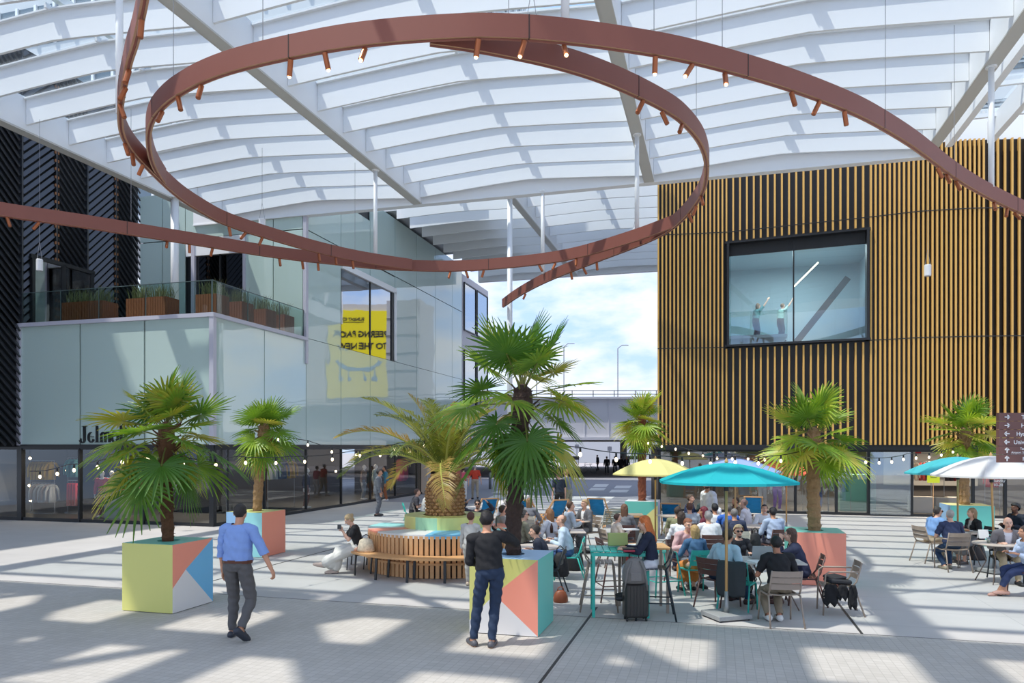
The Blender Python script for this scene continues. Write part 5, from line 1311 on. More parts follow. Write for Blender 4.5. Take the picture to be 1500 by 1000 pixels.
# seated woman on the curved bench
pD=P('blonde woman in black top and long white skirt on the curved bench with a phone',at=(DX+1.86*math.cos(math.radians(207)),DY+1.86*math.sin(math.radians(207)),0),face=198,pose='sit',h=1.70,skin='light',hair=(.50,.36,.20),hstyle='bun',female=True,facev=True,
  top=(.015,.015,.018),sleeve='short',legs='none',bottom=(.6,.58,.54),skirt=((.72,.69,.63),.80,1.25),shoe=(.62,.48,.40),lean=16,hpitch=-34,hl=(-.10,.34,.86),hr=(.10,.33,.87),fl=(.05,.72,.13),fr=(.05,.48,0),toes=((0,1,.25),(.1,1,0)),seat=.455,vox=.010)
w_=pD['wr']['L'][0]; o=MB().box((0,0,0),(.075,.15,.009),rotm(.5,0,.2)).build('phone',black_metal,loc=w_+Vector((-.02,-.03,.03))); tag(o,'black phone in the hands of the woman on the bench','phone')
# far standing people
P('man in grey suit standing in front of the shop glass',head=(556,692),face=0,pose='stand',h=1.80,skin='mid',hair=(.02,.015,.015),jacket=(.14,.15,.17),under=WHT,bottom=(.13,.14,.16),shoe=BLK,hl=(.05,.18,.82),hr=(.2,.16,.84))
P('person in teal top and rust trousers half hidden behind the grey suit',head=(563.5,686),face=185,pose='stand',h=1.72,skin='mid',hair=(.03,.02,.02),top=(.05,.22,.32),bottom=(.36,.12,.05),shoe=(.75,.72,.70),female=True)
P('man in red polo and beige trousers walking away on the road',head=(695.5,684),face=100,pose='stand',h=1.76,skin='light',hair=(.5,.48,.46),hstyle='crop',top=(.62,.06,.03),sleeve='short',bottom=(.42,.36,.28),shoe=BLK,fl=(-.1,.15,0),fr=(.1,-.22,.05),hl=(-.33,.0,.82),hr=(.32,.05,.80),vox=.016)
P('person in pink top and white trousers beside the brown pylon',head=(679,687),face=95,pose='stand',h=1.68,skin='light',hair=(.06,.04,.03),top=(.66,.10,.16),sleeve='short',bottom=(.75,.72,.70),shoe=BLK,female=True,vox=.016)
P('man in navy tee and black trousers walking with a blond companion',head=(818,696),face=115,pose='stand',h=1.74,skin='light',hair=(.32,.17,.07),top=(.02,.028,.045),sleeve='short',bottom=(.02,.02,.022),shoe=BLK,fl=(-.05,.28,0),fr=(.06,-.32,.04),vox=.014)
P('blond man in grey tee and khaki shorts walking beside the man in navy',head=(829.5,692),face=150,pose='stand',h=1.82,skin='light',hair=(.45,.24,.09),beard=(.3,.14,.05),facev=True,top=(.20,.22,.27),sleeve='short',legs='shorts',bottom=(.30,.29,.20),shoe=(.1,.08,.06),fl=(-.08,.18,0),fr=(.08,-.22,.04),hl=(-.2,.22,1.0),vox=.014)
for i,(x,y,f,lb,c) in enumerate(((876,668,200,'dark-clad pedestrian in the underpass, left of a pair in black',(.03,.03,.04)),(889,669,90,'pedestrian in black in the underpass, left one of a pair',BLK),(901,666,95,'pedestrian in black in the underpass, right one of a pair',BLK),(902+7,668,60,'pedestrian in black close behind the pair in the underpass',BLK),(918,672,260,'long-haired pedestrian in black alone in the underpass',BLK))):
    P(lb,at=(WY(x,68 if i!=0 else 82)[0],68 if i!=0 else 82,0),face=f,pose='stand',h=1.78,skin='mid',hair=(.02,.015,.01) if i<4 else (.3,.18,.08),hstyle='short' if i<4 else 'long',top=c,bottom=BLK,shoe=BLK,jacket=c,under=GRY,vox=.022,fl=(-.1,.12,0),fr=(.1,-.15,.02))

# ---- pair eating by the shop glass (left of the date palm)
g1=P('man in dark tee sitting at the far table left of the date palm trunk',head=(611.5,721),face=12,skin='light',hair=(.12,.06,.04),top=(.06,.055,.065),sleeve='short',bottom=(.03,.03,.035),lean=14,vox=.013,fat=1.2)
seat_under(g1,'teal_chair','teal chair under the man in dark tee by the shop glass')
g2=P('bearded man in white shirt and dark tie behind the man in dark tee',head=(627,722),face=5,skin='mid',hair=(.02,.015,.015),beard=(.03,.02,.02),facev=True,top=(.62,.60,.56),bottom=GRY,lean=14,vox=.013)
seat_under(g2,'taupe_chair','taupe chair under the bearded man in white shirt')
p=g1['loc']; table(p.x+.75,p.y+.35,'cafe table left of the date palm trunk, two men eating at it',.45)

# ---- left cluster
def T(px,py,lab,**k): x,y,_=W(px,py,.74); return table(x,y,lab,**k)
SIT=[]
def S(lab,head,face,kind=None,clab=None,**k):
    k.setdefault('vox',.012); p=person(lab,head=head,face=face,**k)
    if kind: seat_under(p,kind,clab)
    SIT.append(p); return p
S('woman in sunglasses and striped top with both arms raised',(699.5,738),270,'cream_chair','cream chair under the woman with raised arms',skin='light',hair=(.015,.01,.01),hstyle='bun',female=True,glasses=True,facev=True,top=(.05,.05,.07),pattern=None,hl=(-.24,.20,1.20),hr=(.24,.20,1.20),el=(-1,0,-.2),er=(1,0,-.2),lean=2)
S('person in pale top just right of the date palm trunk',(671,741),300,'brown_chair','brown chair right of the date palm trunk',skin='light',hair=(.2,.1,.05),top=(.55,.5,.5),bottom=NAVY)
S('dark-haired man in grey tee left of the tall palm trunk',(737,747),20,'brown_chair','brown chair under the man in grey tee by the palm trunk',skin='light',hair=(.06,.04,.03),top=(.34,.34,.33),sleeve='short',bottom=NAVY,lean=12)
S('grey-haired person facing away behind the man in grey tee',(743,736),80,None,None,skin='light',hair=(.5,.46,.42),top=(.5,.5,.55),bottom=GRY)
S('man in profile just right of the tall palm trunk, chin down',(761,744),185,'brown_chair','brown chair under the man hidden by the palm trunk',skin='light',hair=(.02,.02,.02),top=(.5,.38,.36),bottom=NAVY,lean=10)
S('brown-haired woman in grey jacket facing away by the blue deck chair',(776,735),75,'cream_chair','cream chair under the brown-haired woman in grey jacket',female=True,skin='light',hair=(.28,.16,.08),hstyle='bob',top=(.22,.22,.25),bottom=GRY)
S('man in sunglasses and khaki shirt seated right of the palm trunk',(768,754),20,'dark_chair','dark chair under the man in khaki shirt',skin='light',hair=(.10,.09,.08),hstyle='crop',glasses=True,facev=True,top=(.20,.19,.14),bottom=(.05,.05,.05),lean=8,fat=1.15,vox=.010)
S('young man in navy jacket leaning low at the front of the left tables',(783,778),170,'dark_chair','dark chair under the young man in navy jacket',h=1.70,skin='light',hair=(.03,.02,.015),facev=True,top=(.03,.035,.055),bottom=DEN,lean=22,hpitch=-8,vox=.010)
S('long-haired woman in white shirt with her back half turned',(804,752),140,'brown_chair','brown chair under the long-haired woman in white',female=True,skin='light',hair=(.30,.14,.06),hstyle='long',top=(.62,.62,.68),bottom=GRY)
q=S('balding man in light blue shirt on a teal chair reaching over the table',(822,762),172,'teal_chair','teal chair under the balding man in light blue shirt',skin='light',hair=(.30,.18,.12),hstyle='balding',top=(.55,.66,.76),bottom=(.06,.12,.28),lean=12,fat=1.15,vox=.010,shoe=(.25,.14,.08))
S('man in white-blue shirt on the dark high-backed chair',(836,741),15,'dark_chair','dark chair behind the balding man',skin='light',hair=(.10,.05,.03),top=(.50,.56,.64),bottom=GRY,lean=10,fat=1.1)
S('blond man in grey suit laughing at the back of the left tables',(856,738),215,'taupe_chair','taupe chair under the blond man in grey suit',skin='light',hair=(.50,.34,.18),facev=True,jacket=(.13,.13,.145),under=(.80,.80,.82),bottom=(.28,.28,.31),lean=6)
S('person in grey with a long wavy auburn mane in front of the mint planter',(914.5,745),85,'brown_chair','brown chair in front of the mint planter',female=True,skin='light',hair=(.17,.08,.045),hstyle='long',top=(.20,.20,.21),bottom=GRY)
S('child with dark hair in cream top beside the chalkboard counter',(905,758),15,'taupe_chair','taupe chair under the child in cream top',h=1.45,skin='light',hair=(.07,.03,.02),top=(.72,.60,.50),bottom=(.5,.08,.08),lean=6)
T(785,800,'cafe table just behind the white-green planter, laid with plates',r=.42); T(812,777,'long cafe table of the left group with bottles on it',w=1.3,d=.7); T(842,762,'cafe table between the grey suit and the white-blue shirt',r=.38); T(720,757,'cafe table before the woman with raised arms',w=1.2,d=.6)
# ---- redhead at the high table
pM=P('red-haired woman in navy jacket typing at the teal high table',head=(943.5,766),face=172,pose='sit',h=1.70,skin='light',hair=(.58,.15,.035),hstyle='long',female=True,facev=True,top=(.015,.02,.045),bottom=(.62,.62,.66),shoe=BLK,seat=.75,lean=8,hpitch=-16,
  hl=(-.10,.40,1.02),hr=(.10,.40,1.02),fl=(-.1,.34,.27),fr=(.1,.34,.27),vox=.009,curl=.4)
f_=math.degrees(pM['rz'])+90; furn('dark_stool',pM['loc'].x+.03,pM['loc'].y,f_,'dark bar stool under the red-haired woman')
# ---- group under the teal and blue parasols
S('dark-haired woman in white shirt seen from behind, left of the middle group',(998,757),80,'brown_chair','brown slatted chair under the dark-haired woman in white',female=True,skin='mid',hair=(.05,.03,.02),hstyle='bob',top=(.80,.80,.82),bottom=NAVY,lean=8)
S('person in olive shirt behind the dark-haired woman in white',(993,749),70,'taupe_chair','taupe chair under the person in olive',skin='mid',hair=(.05,.03,.02),top=(.24,.24,.13),bottom=NAVY,lean=8)
S('man in pale grey shirt with brown hair in the middle group, back turned',(1010,743),95,'brown_chair','brown chair under the man in pale grey shirt',skin='light',hair=(.12,.05,.04),top=(.46,.50,.56),bottom=NAVY)
S('man in navy jacket in profile at the far end of the middle group',(1012,730),330,'dark_chair','dark chair at the far end of the middle group',skin='light',hair=(.10,.06,.04),top=(.03,.05,.12),bottom=NAVY)
S('man in dark green sweater laughing at the far side of the middle table',(1034,730),250,'dark_chair','dark chair under the man in dark green',skin='light',hair=(.02,.015,.015),facev=True,top=(.05,.075,.075),bottom=NAVY,lean=12)
P('bearded man in white shirt standing behind the middle group',head=(1036,710.5),face=205,pose='stand',h=1.80,skin='mid',hair=(.03,.02,.02),beard=(.05,.02,.015),facev=True,top=(.80,.80,.84),bottom=NAVY,shoe=BLK,collar=True)
S('man in white shirt leaning in left at the middle table',(1045,735),195,'dark_chair','dark chair under the man in white leaning in',skin='light',hair=(.08,.05,.04),top=(.82,.82,.84),bottom=GRY,lean=16)
S('woman with burgundy headscarf and dress in the middle group',(1030,749),150,'brown_chair','brown chair under the woman in burgundy',female=True,skin='mid',hair=(.16,.015,.03),hstyle='long',top=(.14,.02,.04),bottom=NAVY)
S('dark-haired man in white shirt with his back turned by the parasol pole',(1047,744),100,'dark_chair','dark chair by the teal parasol pole',skin='mid',hair=(.015,.015,.018),top=(.80,.80,.82),bottom=NAVY)
S('grey-haired man in broad white shirt seen from behind',(1037.5,756),88,'brown_chair','brown slatted chair under the grey-haired man in white',skin='light',hair=(.42,.38,.36),hstyle='short',top=(.82,.82,.84),bottom=GRY,fat=1.15,lean=8)
S('red-faced man in pink shirt with his hand at his mouth',(1008,768),285,'brown_chair','brown chair under the man in pink',skin='light',hair=(.25,.09,.04),facev=True,top=(.66,.42,.42),bottom=GRY,hl=(-.05,.20,1.03),lean=12,hpitch=-10)
S('blonde woman in denim jacket and orange skirt on a teal chair',(1017,777),100,'teal_chair','teal chair under the blonde woman in denim jacket',h=1.62,female=True,skin='light',hair=(.50,.32,.13),hstyle='bob',top=(.06,.14,.26),legs='none',bottom=(.5,.2,.05),skirt=((.60,.22,.05),.55,1.1),shoe=BLK,vox=.010,lean=8)
T(1040,775,'cafe table between the pink shirt and the blonde woman',w=.8,d=.7); T(1025,754,'long cafe table in the middle of the parasol group',w=2.2,d=.75,rz=.2)
# ---- group right of the parasol pole
S('man in brown jacket facing left at the far right of the middle group',(1077,734),200,'brown_chair','brown chair under the man in brown jacket',skin='mid',hair=(.03,.02,.015),top=(.10,.07,.055),bottom=NAVY)
S('bald man in white shirt turned to the left by the deck chair',(1089.5,737),150,'taupe_chair','taupe chair under the bald man in white',skin='light',hair=(.30,.18,.13),hstyle='balding',top=(.82,.76,.78),bottom=(.55,.5,.5),lean=10,fat=1.1)
S('person in bright blue shirt partly behind the navy jacket',(1067,745),80,'dark_chair','dark chair under the person in bright blue',skin='mid',hair=(.15,.13,.12),hstyle='crop',top=(.04,.14,.50),bottom=NAVY)
S('grey-haired man in navy jacket seen from behind on a cream chair',(1075.5,752),90,'cream_chair','cream chair under the grey-haired man in navy',skin='mid',hair=(.22,.20,.19),hstyle='crop',top=(.035,.045,.09),bottom=GRY,vox=.010,fat=1.1)
S('man in light blue shirt seen from behind on the brown chair by the coral planter',(1132,750),98,'brown_chair','brown chair in front of the coral planter group, seen from behind',skin='mid',hair=(.02,.015,.018),top=(.42,.50,.66),bottom=(.10,.10,.13),fat=1.15,vox=.010,lean=10)
S('person in white shirt facing the camera behind the light blue shirt',(1120,745),262,'cream_chair','cream chair hidden behind the light blue shirt',h=1.6,skin='light',hair=(.03,.02,.02),facev=True,top=(.85,.85,.87),bottom=NAVY,lean=6)
T(1110,770,'cafe table in front of the man in light blue shirt, bag hanging by it',r=.4); T(1082,755,'cafe table of the navy jacket and brown jacket',w=1.0,d=.6)
# ---- front table
S('man in light blue shirt and jeans in profile behind the parasol pole',(1067,793),40,'brown_chair','brown chair under the man at the parasol pole, tilted legs showing',h=1.80,skin='mid',hair=(.03,.02,.015),hstyle='short',top=(.46,.60,.68),bottom=(.02,.05,.11),shoe=(.05,.02,.018),lean=26,depth=11.9,vox=.009,fl=(-.14,.55,0),fr=(.2,.50,0),belt=(.03,.03,.03))
S('blonde woman in sunglasses and black top facing the camera',(1082,786),268,'dark_chair','dark chair under the blonde woman in sunglasses',h=1.62,female=True,skin='light',hair=(.62,.46,.26),hstyle='curly',glasses=True,facev=True,top=(.03,.03,.035),bottom=BLK,lean=4,depth=12.7,vox=.009)
q=S('man in black T-shirt and khaki trousers seen from behind on the taupe chair',(1137,796),88,'taupe_chair','taupe chair nearest the camera, under the man in black T-shirt',h=1.78,skin='tan',hair=(.012,.012,.012),hstyle='short',top=BLK,sleeve='short',bottom=(.26,.21,.145),shoe=(.72,.71,.68),sole=(.7,.7,.68),lean=14,vox=.009,fl=(-.12,.12,.02),fr=(.03,.10,.02),toes=((0,1,0),(.05,1,0)),hpitch=-8)
S('person with chin-length hair in navy blazer turned to the left',(1157,793),165,'brown_chair','brown chair under the person in navy blazer',h=1.76,skin='light',hair=(.10,.05,.035),hstyle='bob',facev=True,jacket=(.03,.035,.075),under=(.78,.78,.80),bottom=NAVY,shoe=(.08,.03,.02),lean=20,depth=12.0,vox=.009,hl=(-.02,.34,1.0),belt=None)
# ---- right group
S('man in wraparound sunglasses, blue shirt and khaki trousers at the right table',(1374,749),10,'taupe_chair','taupe chair under the man in wraparound sunglasses',skin='light',hair=(.05,.04,.035),glasses=True,facev=True,top=(.18,.33,.62),sleeve='short',bottom=(.52,.42,.30),lean=18,vox=.010,fat=1.15,sole=(.7,.7,.7))
S('grey-haired man in two-tone navy tee seen from behind on the taupe armchair',(1391.5,754),85,'taupe_arm','taupe armchair with its back to the camera at the right table',skin='light',hair=(.42,.40,.38),hstyle='crop',top=(.035,.05,.115),sleeve='short',bottom=(.02,.05,.11),shoe=(.30,.27,.20),lean=8,vox=.010,fat=1.2,fl=(-.1,.10,0),fr=(.05,.2,0))
S('woman with grey-blond hair, black jacket and grey skirt at the right table',(1423,751),182,'dark_chair','black chair under the woman in black jacket',h=1.70,female=True,skin='light',hair=(.36,.22,.12),hstyle='bob',facev=True,jacket=(.012,.012,.014),under=(.6,.55,.5),bottom=(.2,.2,.2),skirt=((.24,.24,.24),.45,1.05),legs='none',shoe=(.12,.10,.09),lean=14,vox=.010)
S('bald man in glasses, grey waistcoat and rolled white shirt at the right edge',(1476.5,766),248,'dark_chair','dark chair under the bald man in waistcoat',skin='light',hair=(.55,.45,.40),hstyle='balding',facev=True,jacket=(.22,.20,.20),under=(.78,.76,.80),bottom=(.42,.34,.22),shoe=BLK,lean=16,vox=.010)
S('dark-haired person in black behind the bald man at the right edge',(1487,744),190,'dark_chair','dark chair at the far right edge of the terrace',skin='dark',hair=(.012,.012,.012),hstyle='curly',top=(.015,.02,.035),bottom=BLK)
S('woman in pale blue top and navy trousers at the extreme right, legs crossed',(1500,779),178,'brown_chair','brown chair at the extreme right under the woman in navy trousers',h=1.66,female=True,skin='mid',hair=(.05,.025,.02),hstyle='ponytail',top=(.52,.60,.76),legs='crop',bottom=(.025,.04,.11),shoe=(.50,.28,.22),lean=10,vox=.010,fl=(.05,.50,0),fr=(.0,.42,.03))
# two people behind the upper window
for i,(px,py,c,lb) in enumerate(((1107,440,(.10,.30,.32),'person in teal shirt raising an arm behind the upper window, left one'),(1143,447,(.45,.62,.58),'person in pale green tee raising both arms behind the upper window'))):
    Y=31.5; x=WY(px,Y)[0]; P(lb,at=(x,Y,7.05),face=20,pose='stand',h=1.72,skin='light',hair=(.2,.12,.07),hstyle='bob' if i==0 else 'short',top=c,sleeve='short',bottom=NAVY,lean=12,hr=(.35,.35,1.75),er=(1,.2,0),vox=.018)

# ---- tables and seats on their own
tb=table(4.12,11.75,'cafe table at the front right, laptop and papers on it',w=.92,d=.78,rz=-.1,m=mat('table_pale',srgb(206,200,192),.4))
x,y=3.50,11.42; t2=furn('teal_chair',x,y,58,'empty teal chair with a charcoal jacket over its back beside the parasol base')
def drape(name,x,y,face,m,label,cat,zs=(.80,.30),w=.44,back=True):
    o=MB(); f=math.radians(face-90); N=9; pts=[(-.42,zs[1]),(-.40,.55),(-.37,.74),(-.315,.835),(-.285,.74),(-.275,.55)]
    rnd=random.Random(int(x*100)); g=[]
    for j,(yy,zz) in enumerate(pts):
        g.append([(( -w/2+w*i/(N-1))*(1+.06*math.sin(j*1.3)),yy+.012*math.sin(i*1.9+j),zz+.016*math.sin(i*1.3+j*2)-(.05*abs(math.sin(i*.9)) if j==0 else 0)) for i in range(N)])
    vs=[p for r in g for p in r]; fs=[(j*N+i,j*N+i+1,(j+1)*N+i+1,(j+1)*N+i) for j in range(len(pts)-1) for i in range(N-1)]; o.add(vs,fs)
    ob=o.build(name,m,smooth=True,loc=(x,y,0)); ob.rotation_euler=(0,0,f); sm=ob.modifiers.new('t','SOLIDIFY'); sm.thickness=.016; sm.offset=0; s2=ob.modifiers.new('s','SUBSURF'); s2.levels=1; s2.render_levels=1; tag(ob,label,cat); return ob
drape('jacket',x,y,58,mat('charcoal_cloth',(.035,.042,.045),.85,bump=.3,bscale=14),'charcoal jacket hung over the back of the teal chair by the parasol base','jacket')
ax_,ay_=4.98,11.28; furn('taupe_arm',ax_,ay_,168,'empty taupe armchair with bags and a black jacket on its seat')
o=MB(); o.box((0,0,.49),(.36,.32,.07),rotm(.05,.06,.1),bev=.02); o.box((.02,.04,.545),(.30,.22,.045),rotm(-.08,0,.4),bev=.015)
o=o.build('folded_coats',mat('dark_cloth',(.02,.02,.024),.7,bump=.3,bscale=14),smooth=False,loc=(ax_,ay_,0)); o.rotation_euler=(0,0,math.radians(78)); tag(o,'folded dark coats piled on the seat of the empty armchair','coats')
o=MB()
for cx_,w_,zb in((-.16,.10,.13),(-.02,.12,.26),(.15,.18,.17)):
    vs=[];N=7
    for j in range(N):
        t=j/(N-1); z=.47-(.47-zb)*t; ww=w_*(.8+.45*math.sin(t*2.6)); 
        for q in range(5): u=q/4-.5; vs.append((cx_+ww*u,.235+.03*math.sin(q*2+j)+.02*t,z+(.03*math.cos(q*3) if j==N-1 else 0)))
    o.add(vs,[(j*5+q,j*5+q+1,(j+1)*5+q+1,(j+1)*5+q) for j in range(N-1) for q in range(4)])
o=o.build('hanging_jacket',mat('black_cloth',(.012,.012,.014),.85,bump=.3,bscale=14),smooth=True,loc=(ax_,ay_,0)); o.rotation_euler=(0,0,math.radians(168)); q=o.modifiers.new('t','SOLIDIFY'); q.thickness=.03; q.offset=0; tag(o,'black jacket hanging down from the seat of the empty armchair','jacket')
# right-hand little round table with curly legs, and its neighbour
rt_=W(1462,795,.74); r0=table(rt_[0],rt_[1],'small round cafe table with curved legs at the right edge',r=.42)
rt2=W(1412,778,.74); table(rt2[0],rt2[1],'cafe table of the four people at the right, red drinks on it',r=.36)
# high teal table
hx,hy,_=W(913,806,1.0); hy+=.28
ht=empty('high_table',(hx-.02,hy,0),AX*.25); tag(ht,'teal high table with slatted top and tall legs, laptop on it','table')
q=MB()
for k in range(9): q.box((-.40+k*.10,0,.985),(.092,.62,.022),bev=.003)
q.build('tabletop',TEAL,ht); q=MB()
for yy in(-.29,.29): q.box((0,yy,.94),(.86,.03,.05))
for xx in(-.42,.42): q.box((xx,0,.94),(.03,.58,.05))
q.build('apron',TEAL,ht)
for sx in(-1,1):
    for sy in(-1,1): MB().box((sx*.40,sy*.28,.47),(.045,.045,.94),bev=.004).build('leg',TEAL,ht)
x,y,_=W(884,898,0); furn('taupe_stool',x-.02,y+.30,355,'taupe bar stool at the near left of the teal high table')
x,y,_=W(905,885,0); furn('brown_stool',x+.0,y+.42,10,'brown bar stool at the far left of the teal high table')
x,y,_=W(975,878,0); furn('teal_stool',x+.02,y+.45,200,'teal bar stool beyond the red-haired woman')
x,y,_=W(948,803,1.0); ht2=empty('high_table',(x,y+.35,0)); tag(ht2,'pale wooden high table behind the teal one, tray on it','table')
MB().box((0,0,.985),(.75,.6,.03),bev=.004).build('tabletop',wood2,ht2)
for sx in(-1,1):
    for sy in(-1,1): MB().box((sx*.33,sy*.26,.485),(.04,.04,.97)).build('leg',TAU,ht2)

# parasols
def par(px,base_y,*a,**k): x,y,_=W(px,base_y,0); parasol(x,y,*a,**k)
par(1064,905,2.035,2.30,1.03,'teal',srgb(58,192,200),'large teal parasol on a wheeled granite base at the front',rot=.25)
par(960,808,1.90,2.26,1.05,'yellow',srgb(250,240,164),'pale yellow parasol left of the teal one',rot=.1)
x,y,_=W(1077,812,0); parasol(x,y,1.96,2.27,1.05,'blue',srgb(176,196,240),'pale blue parasol behind the teal one',rot=.4)
x,y,_=W(1152,785,0); parasol(x,y,1.80,2.16,1.02,'coral',srgb(250,128,96),'coral red parasol behind, in front of the shop glass',rot=.2)
x,y,_=W(1403,818,0); parasol(x,y,1.95,2.32,1.08,'sea',srgb(96,202,210),'turquoise parasol at the right table',rot=.3)
x,y,_=W(1457,838,0); parasol(x,y,1.97,2.36,1.10,'white',srgb(244,240,236),'white parasol at the right edge with a leaning wooden pole',rot=.1,tilt=-.035)
# deck chairs
for px,py,f,lb in((712,772,110,'blue deck chair behind the woman with raised arms'),(776,775,60,'blue deck chair right of the tall palm trunk'),(812,775,120,'blue deck chair in front of the two walking men'),(880,772,65,'blue deck chair left of the mint planter'),(985,783,75,'blue deck chair between the yellow and teal parasol poles'),(1107,768,70,'blue deck chair beside the bald man in white')):
    x,y,_=W(px,py,0); deck(x,y+.2,f,lb)
# slatted lounge chair
x,y,_=W(890,783,0); lc=empty('lounge_chair',(x,y+.1,0),math.radians(20)); tag(lc,'low taupe lounge chair with curved slats left of the chalkboard counter','lounge chair')
q=MB()
for k in range(9): t=k/8; q.box((0,-.30-.12*t,.34+.42*t),(.58,.014,.036),rotm(-.25,0,0))
q.build('backrest',TAU,lc); q=MB()
for k in range(7): q.box((0,-.22+k*.085,.32-.03*math.sin(k*.5)),(.58,.07,.012))
q.build('seat',TAU,lc)
for sx in(-1,1):
    MB().tube([(sx*.30,.34,0),(sx*.30,.30,.33),(sx*.30,-.27,.30),(sx*.30,-.45,.78)],.014,6).build('side_frame',WHI,lc); MB().tube([(sx*.30,-.2,.3),(sx*.31,-.42,0)],.014,6).build('leg',WHI,lc)
# chalkboard counter
x,y,_=W(927,800,0); cb=empty('counter',(x,y+.3,0),-.1); tag(cb,'low wooden counter with a dark chalkboard front and papers on top','counter')
MB().box((0,0,.40),(.62,.55,.80),bev=.01).build('body',mat('taupe_wood',srgb(156,138,118),.6,noise=.1),cb); MB().box((-.04,-.285,.40),(.46,.02,.66)).build('chalkboard',mat('chalk',srgb(84,84,88),.8,noise=.1,nscale=12),cb); MB().box((-.04,-.29,.755),(.48,.03,.03)).build('trim',wood2,cb)
# ============================================================ string lights
bulbm=mat('bulb_glass',(1,.93,.8),.3,emit=(1,.80,.50),estr=2.5)
def festoon(pts,label,sp=.62):
    P=[Vector(WY(px,Y,H+(HY-py)*Y/F)) for px,py,Y in pts]; root=empty('string_lights'); tag(root,label,'string lights','festoon lights between the palms'); S=[]
    for i in range(len(P)-1):
        L=(P[i+1]-P[i]).length; n=max(int(L/.15),2)
        for k in range(n): t=k/n; S.append(P[i].lerp(P[i+1],t)+Vector((0,0,-.045*L*4*t*(1-t)*.5)))
    S.append(P[-1]); MB().tube(S,.008,5).build('wire',black_metal,root); acc=sp*.5
    for i in range(1,len(S)):
        acc+=(S[i]-S[i-1]).length
        if acc>sp:
            acc=0; b=MB(); p=S[i]; b.mat(0).lathe([(.016,-.07),(.016,-.01),(.006,0)],8,c=p); b.mat(1).ell(p+Vector((0,0,-.105)),(.026,.026,.036),n=10,k=6); b.build('bulb',[black_metal,bulbm],root,smooth=True)
festoon([(246,662,11.7),(282,672,12.2),(348,668,13),(425,668,14),(506,662,15),(588,648,15.6),(655,640,15.8)],'string of bulbs from the left palm to the date palm')
festoon([(44,690,14),(100,680,13),(170,668,12.4),(246,655,11.8)],'string of bulbs running left from the left palm')
festoon([(390,632,17.4),(451,645,17.2),(486,655,17),(540,660,16.6),(600,655,16.2),(652,640,15.8)],'string of bulbs behind, from the second palm to the date palm')
festoon([(940,640,20.8),(985,650,19.5),(1035,662,18),(1090,664,16.5),(1140,664,15.2),(1192,650,14)],'string of bulbs from the road palm to the coral planter palm')
festoon([(762,640,10.4),(850,655,10.8),(940,664,11.4),(1022,668,12),(1077,668,12.6),(1127,668,13.2),(1192,655,13.9)],'string of bulbs from the tallest palm across the teal parasol')
festoon([(1196,655,14),(1260,668,15),(1330,664,17),(1412,650,19.3)],'string of bulbs from the coral planter palm to the far right palm')

# ============================================================ direction sign hanging at the right edge
sgn=empty('direction_sign',(WY(1464,8)[0],8,0),0); tag(sgn,'brown direction sign with white arrows cut by the right edge','sign')
sgb=mat('sign_brown',srgb(112,76,70),.5); sgw=mat('sign_white',srgb(238,238,238),.5)
zz=2.905; wtxt=(PI/2,0,0)
rows=[('r','Terminal 2',1496.5,.062),('r','Hotel',1496,.062),('l','Hyatt Hotels',1489,.062),('l','University',1485,.062),('u','Taxi',1494.5,.036),('u','P',1498,.06)]
for i,(ar,tx,px,sz) in enumerate(rows):
    z1=zz-i*.0905; MB().box((.65,.03,z1-.044),(1.30,.05,.087)).build('sign_panel',sgb,sgn)
    cx_=(1475-1464)/F*8; cz=z1-.046; d={'r':(1,0),'l':(-1,0),'u':(0,1)}[ar]; a=MB(); L=.026
    p=Vector((cx_-d[0]*L,-.002,cz-d[1]*L)); q=Vector((cx_+d[0]*L,-.002,cz+d[1]*L)); a.bar(p,q,.006,.011,up=(d[1],0,d[0]))
    for s in(-1,1): a.bar(q,q+Vector((-d[0]*.022+s*d[1]*.022,0,-d[1]*.022+s*d[0]*.022)),.006,.011,up=(d[1],0,d[0]) if 0 else (-d[0]+s*d[1],0,-d[1]-s*d[0]))
    a.build('arrow',sgw,sgn)
    text(tx,sz,((px-1464)/F*8,.003,cz-.022 if i!=4 else cz+.006),wtxt,sgw,sgn,ext=.001,off=.0006)
    if i==4: text('Airport Shopping',.036,((1481.5-1464)/F*8,.003,cz-.034),wtxt,sgw,sgn,ext=.001)
MB().box((1.36,.03,1.5),(.10,.10,3.0)).build('post',sgb,sgn)
# brown pylon by the shop entrance
x,y,_=W(672,741,0); o=MB().box((0,0,1.6),(.20,.20,3.2),bev=.01).build('pylon',mat('pylon_brown',srgb(120,62,50),.5),loc=(x,y,0)); o.rotation_euler=(0,0,AX); tag(o,'slim rust-brown pylon right of the date palm trunk','pylon')
x,y,_=W(718,716,0); o=MB().lathe([(.09,0),(.09,.95),(.07,1.0),(.001,1.0)],14).build('bollard',mat('bollard',srgb(150,150,152),.4,metal=.4),smooth=True,loc=(x,y,0)); tag(o,'steel bollard at the edge of the road','bollard')
x,y=WY(735,30.0)[:2]; P('person in dark clothes half hidden behind the slender white column',at=(WY(734,33)[0],33,0),face=80,pose='stand',h=1.72,skin='mid',hair=(.03,.02,.02),top=(.10,.02,.03),bottom=BLK,shoe=BLK,vox=.02) if 0 else None

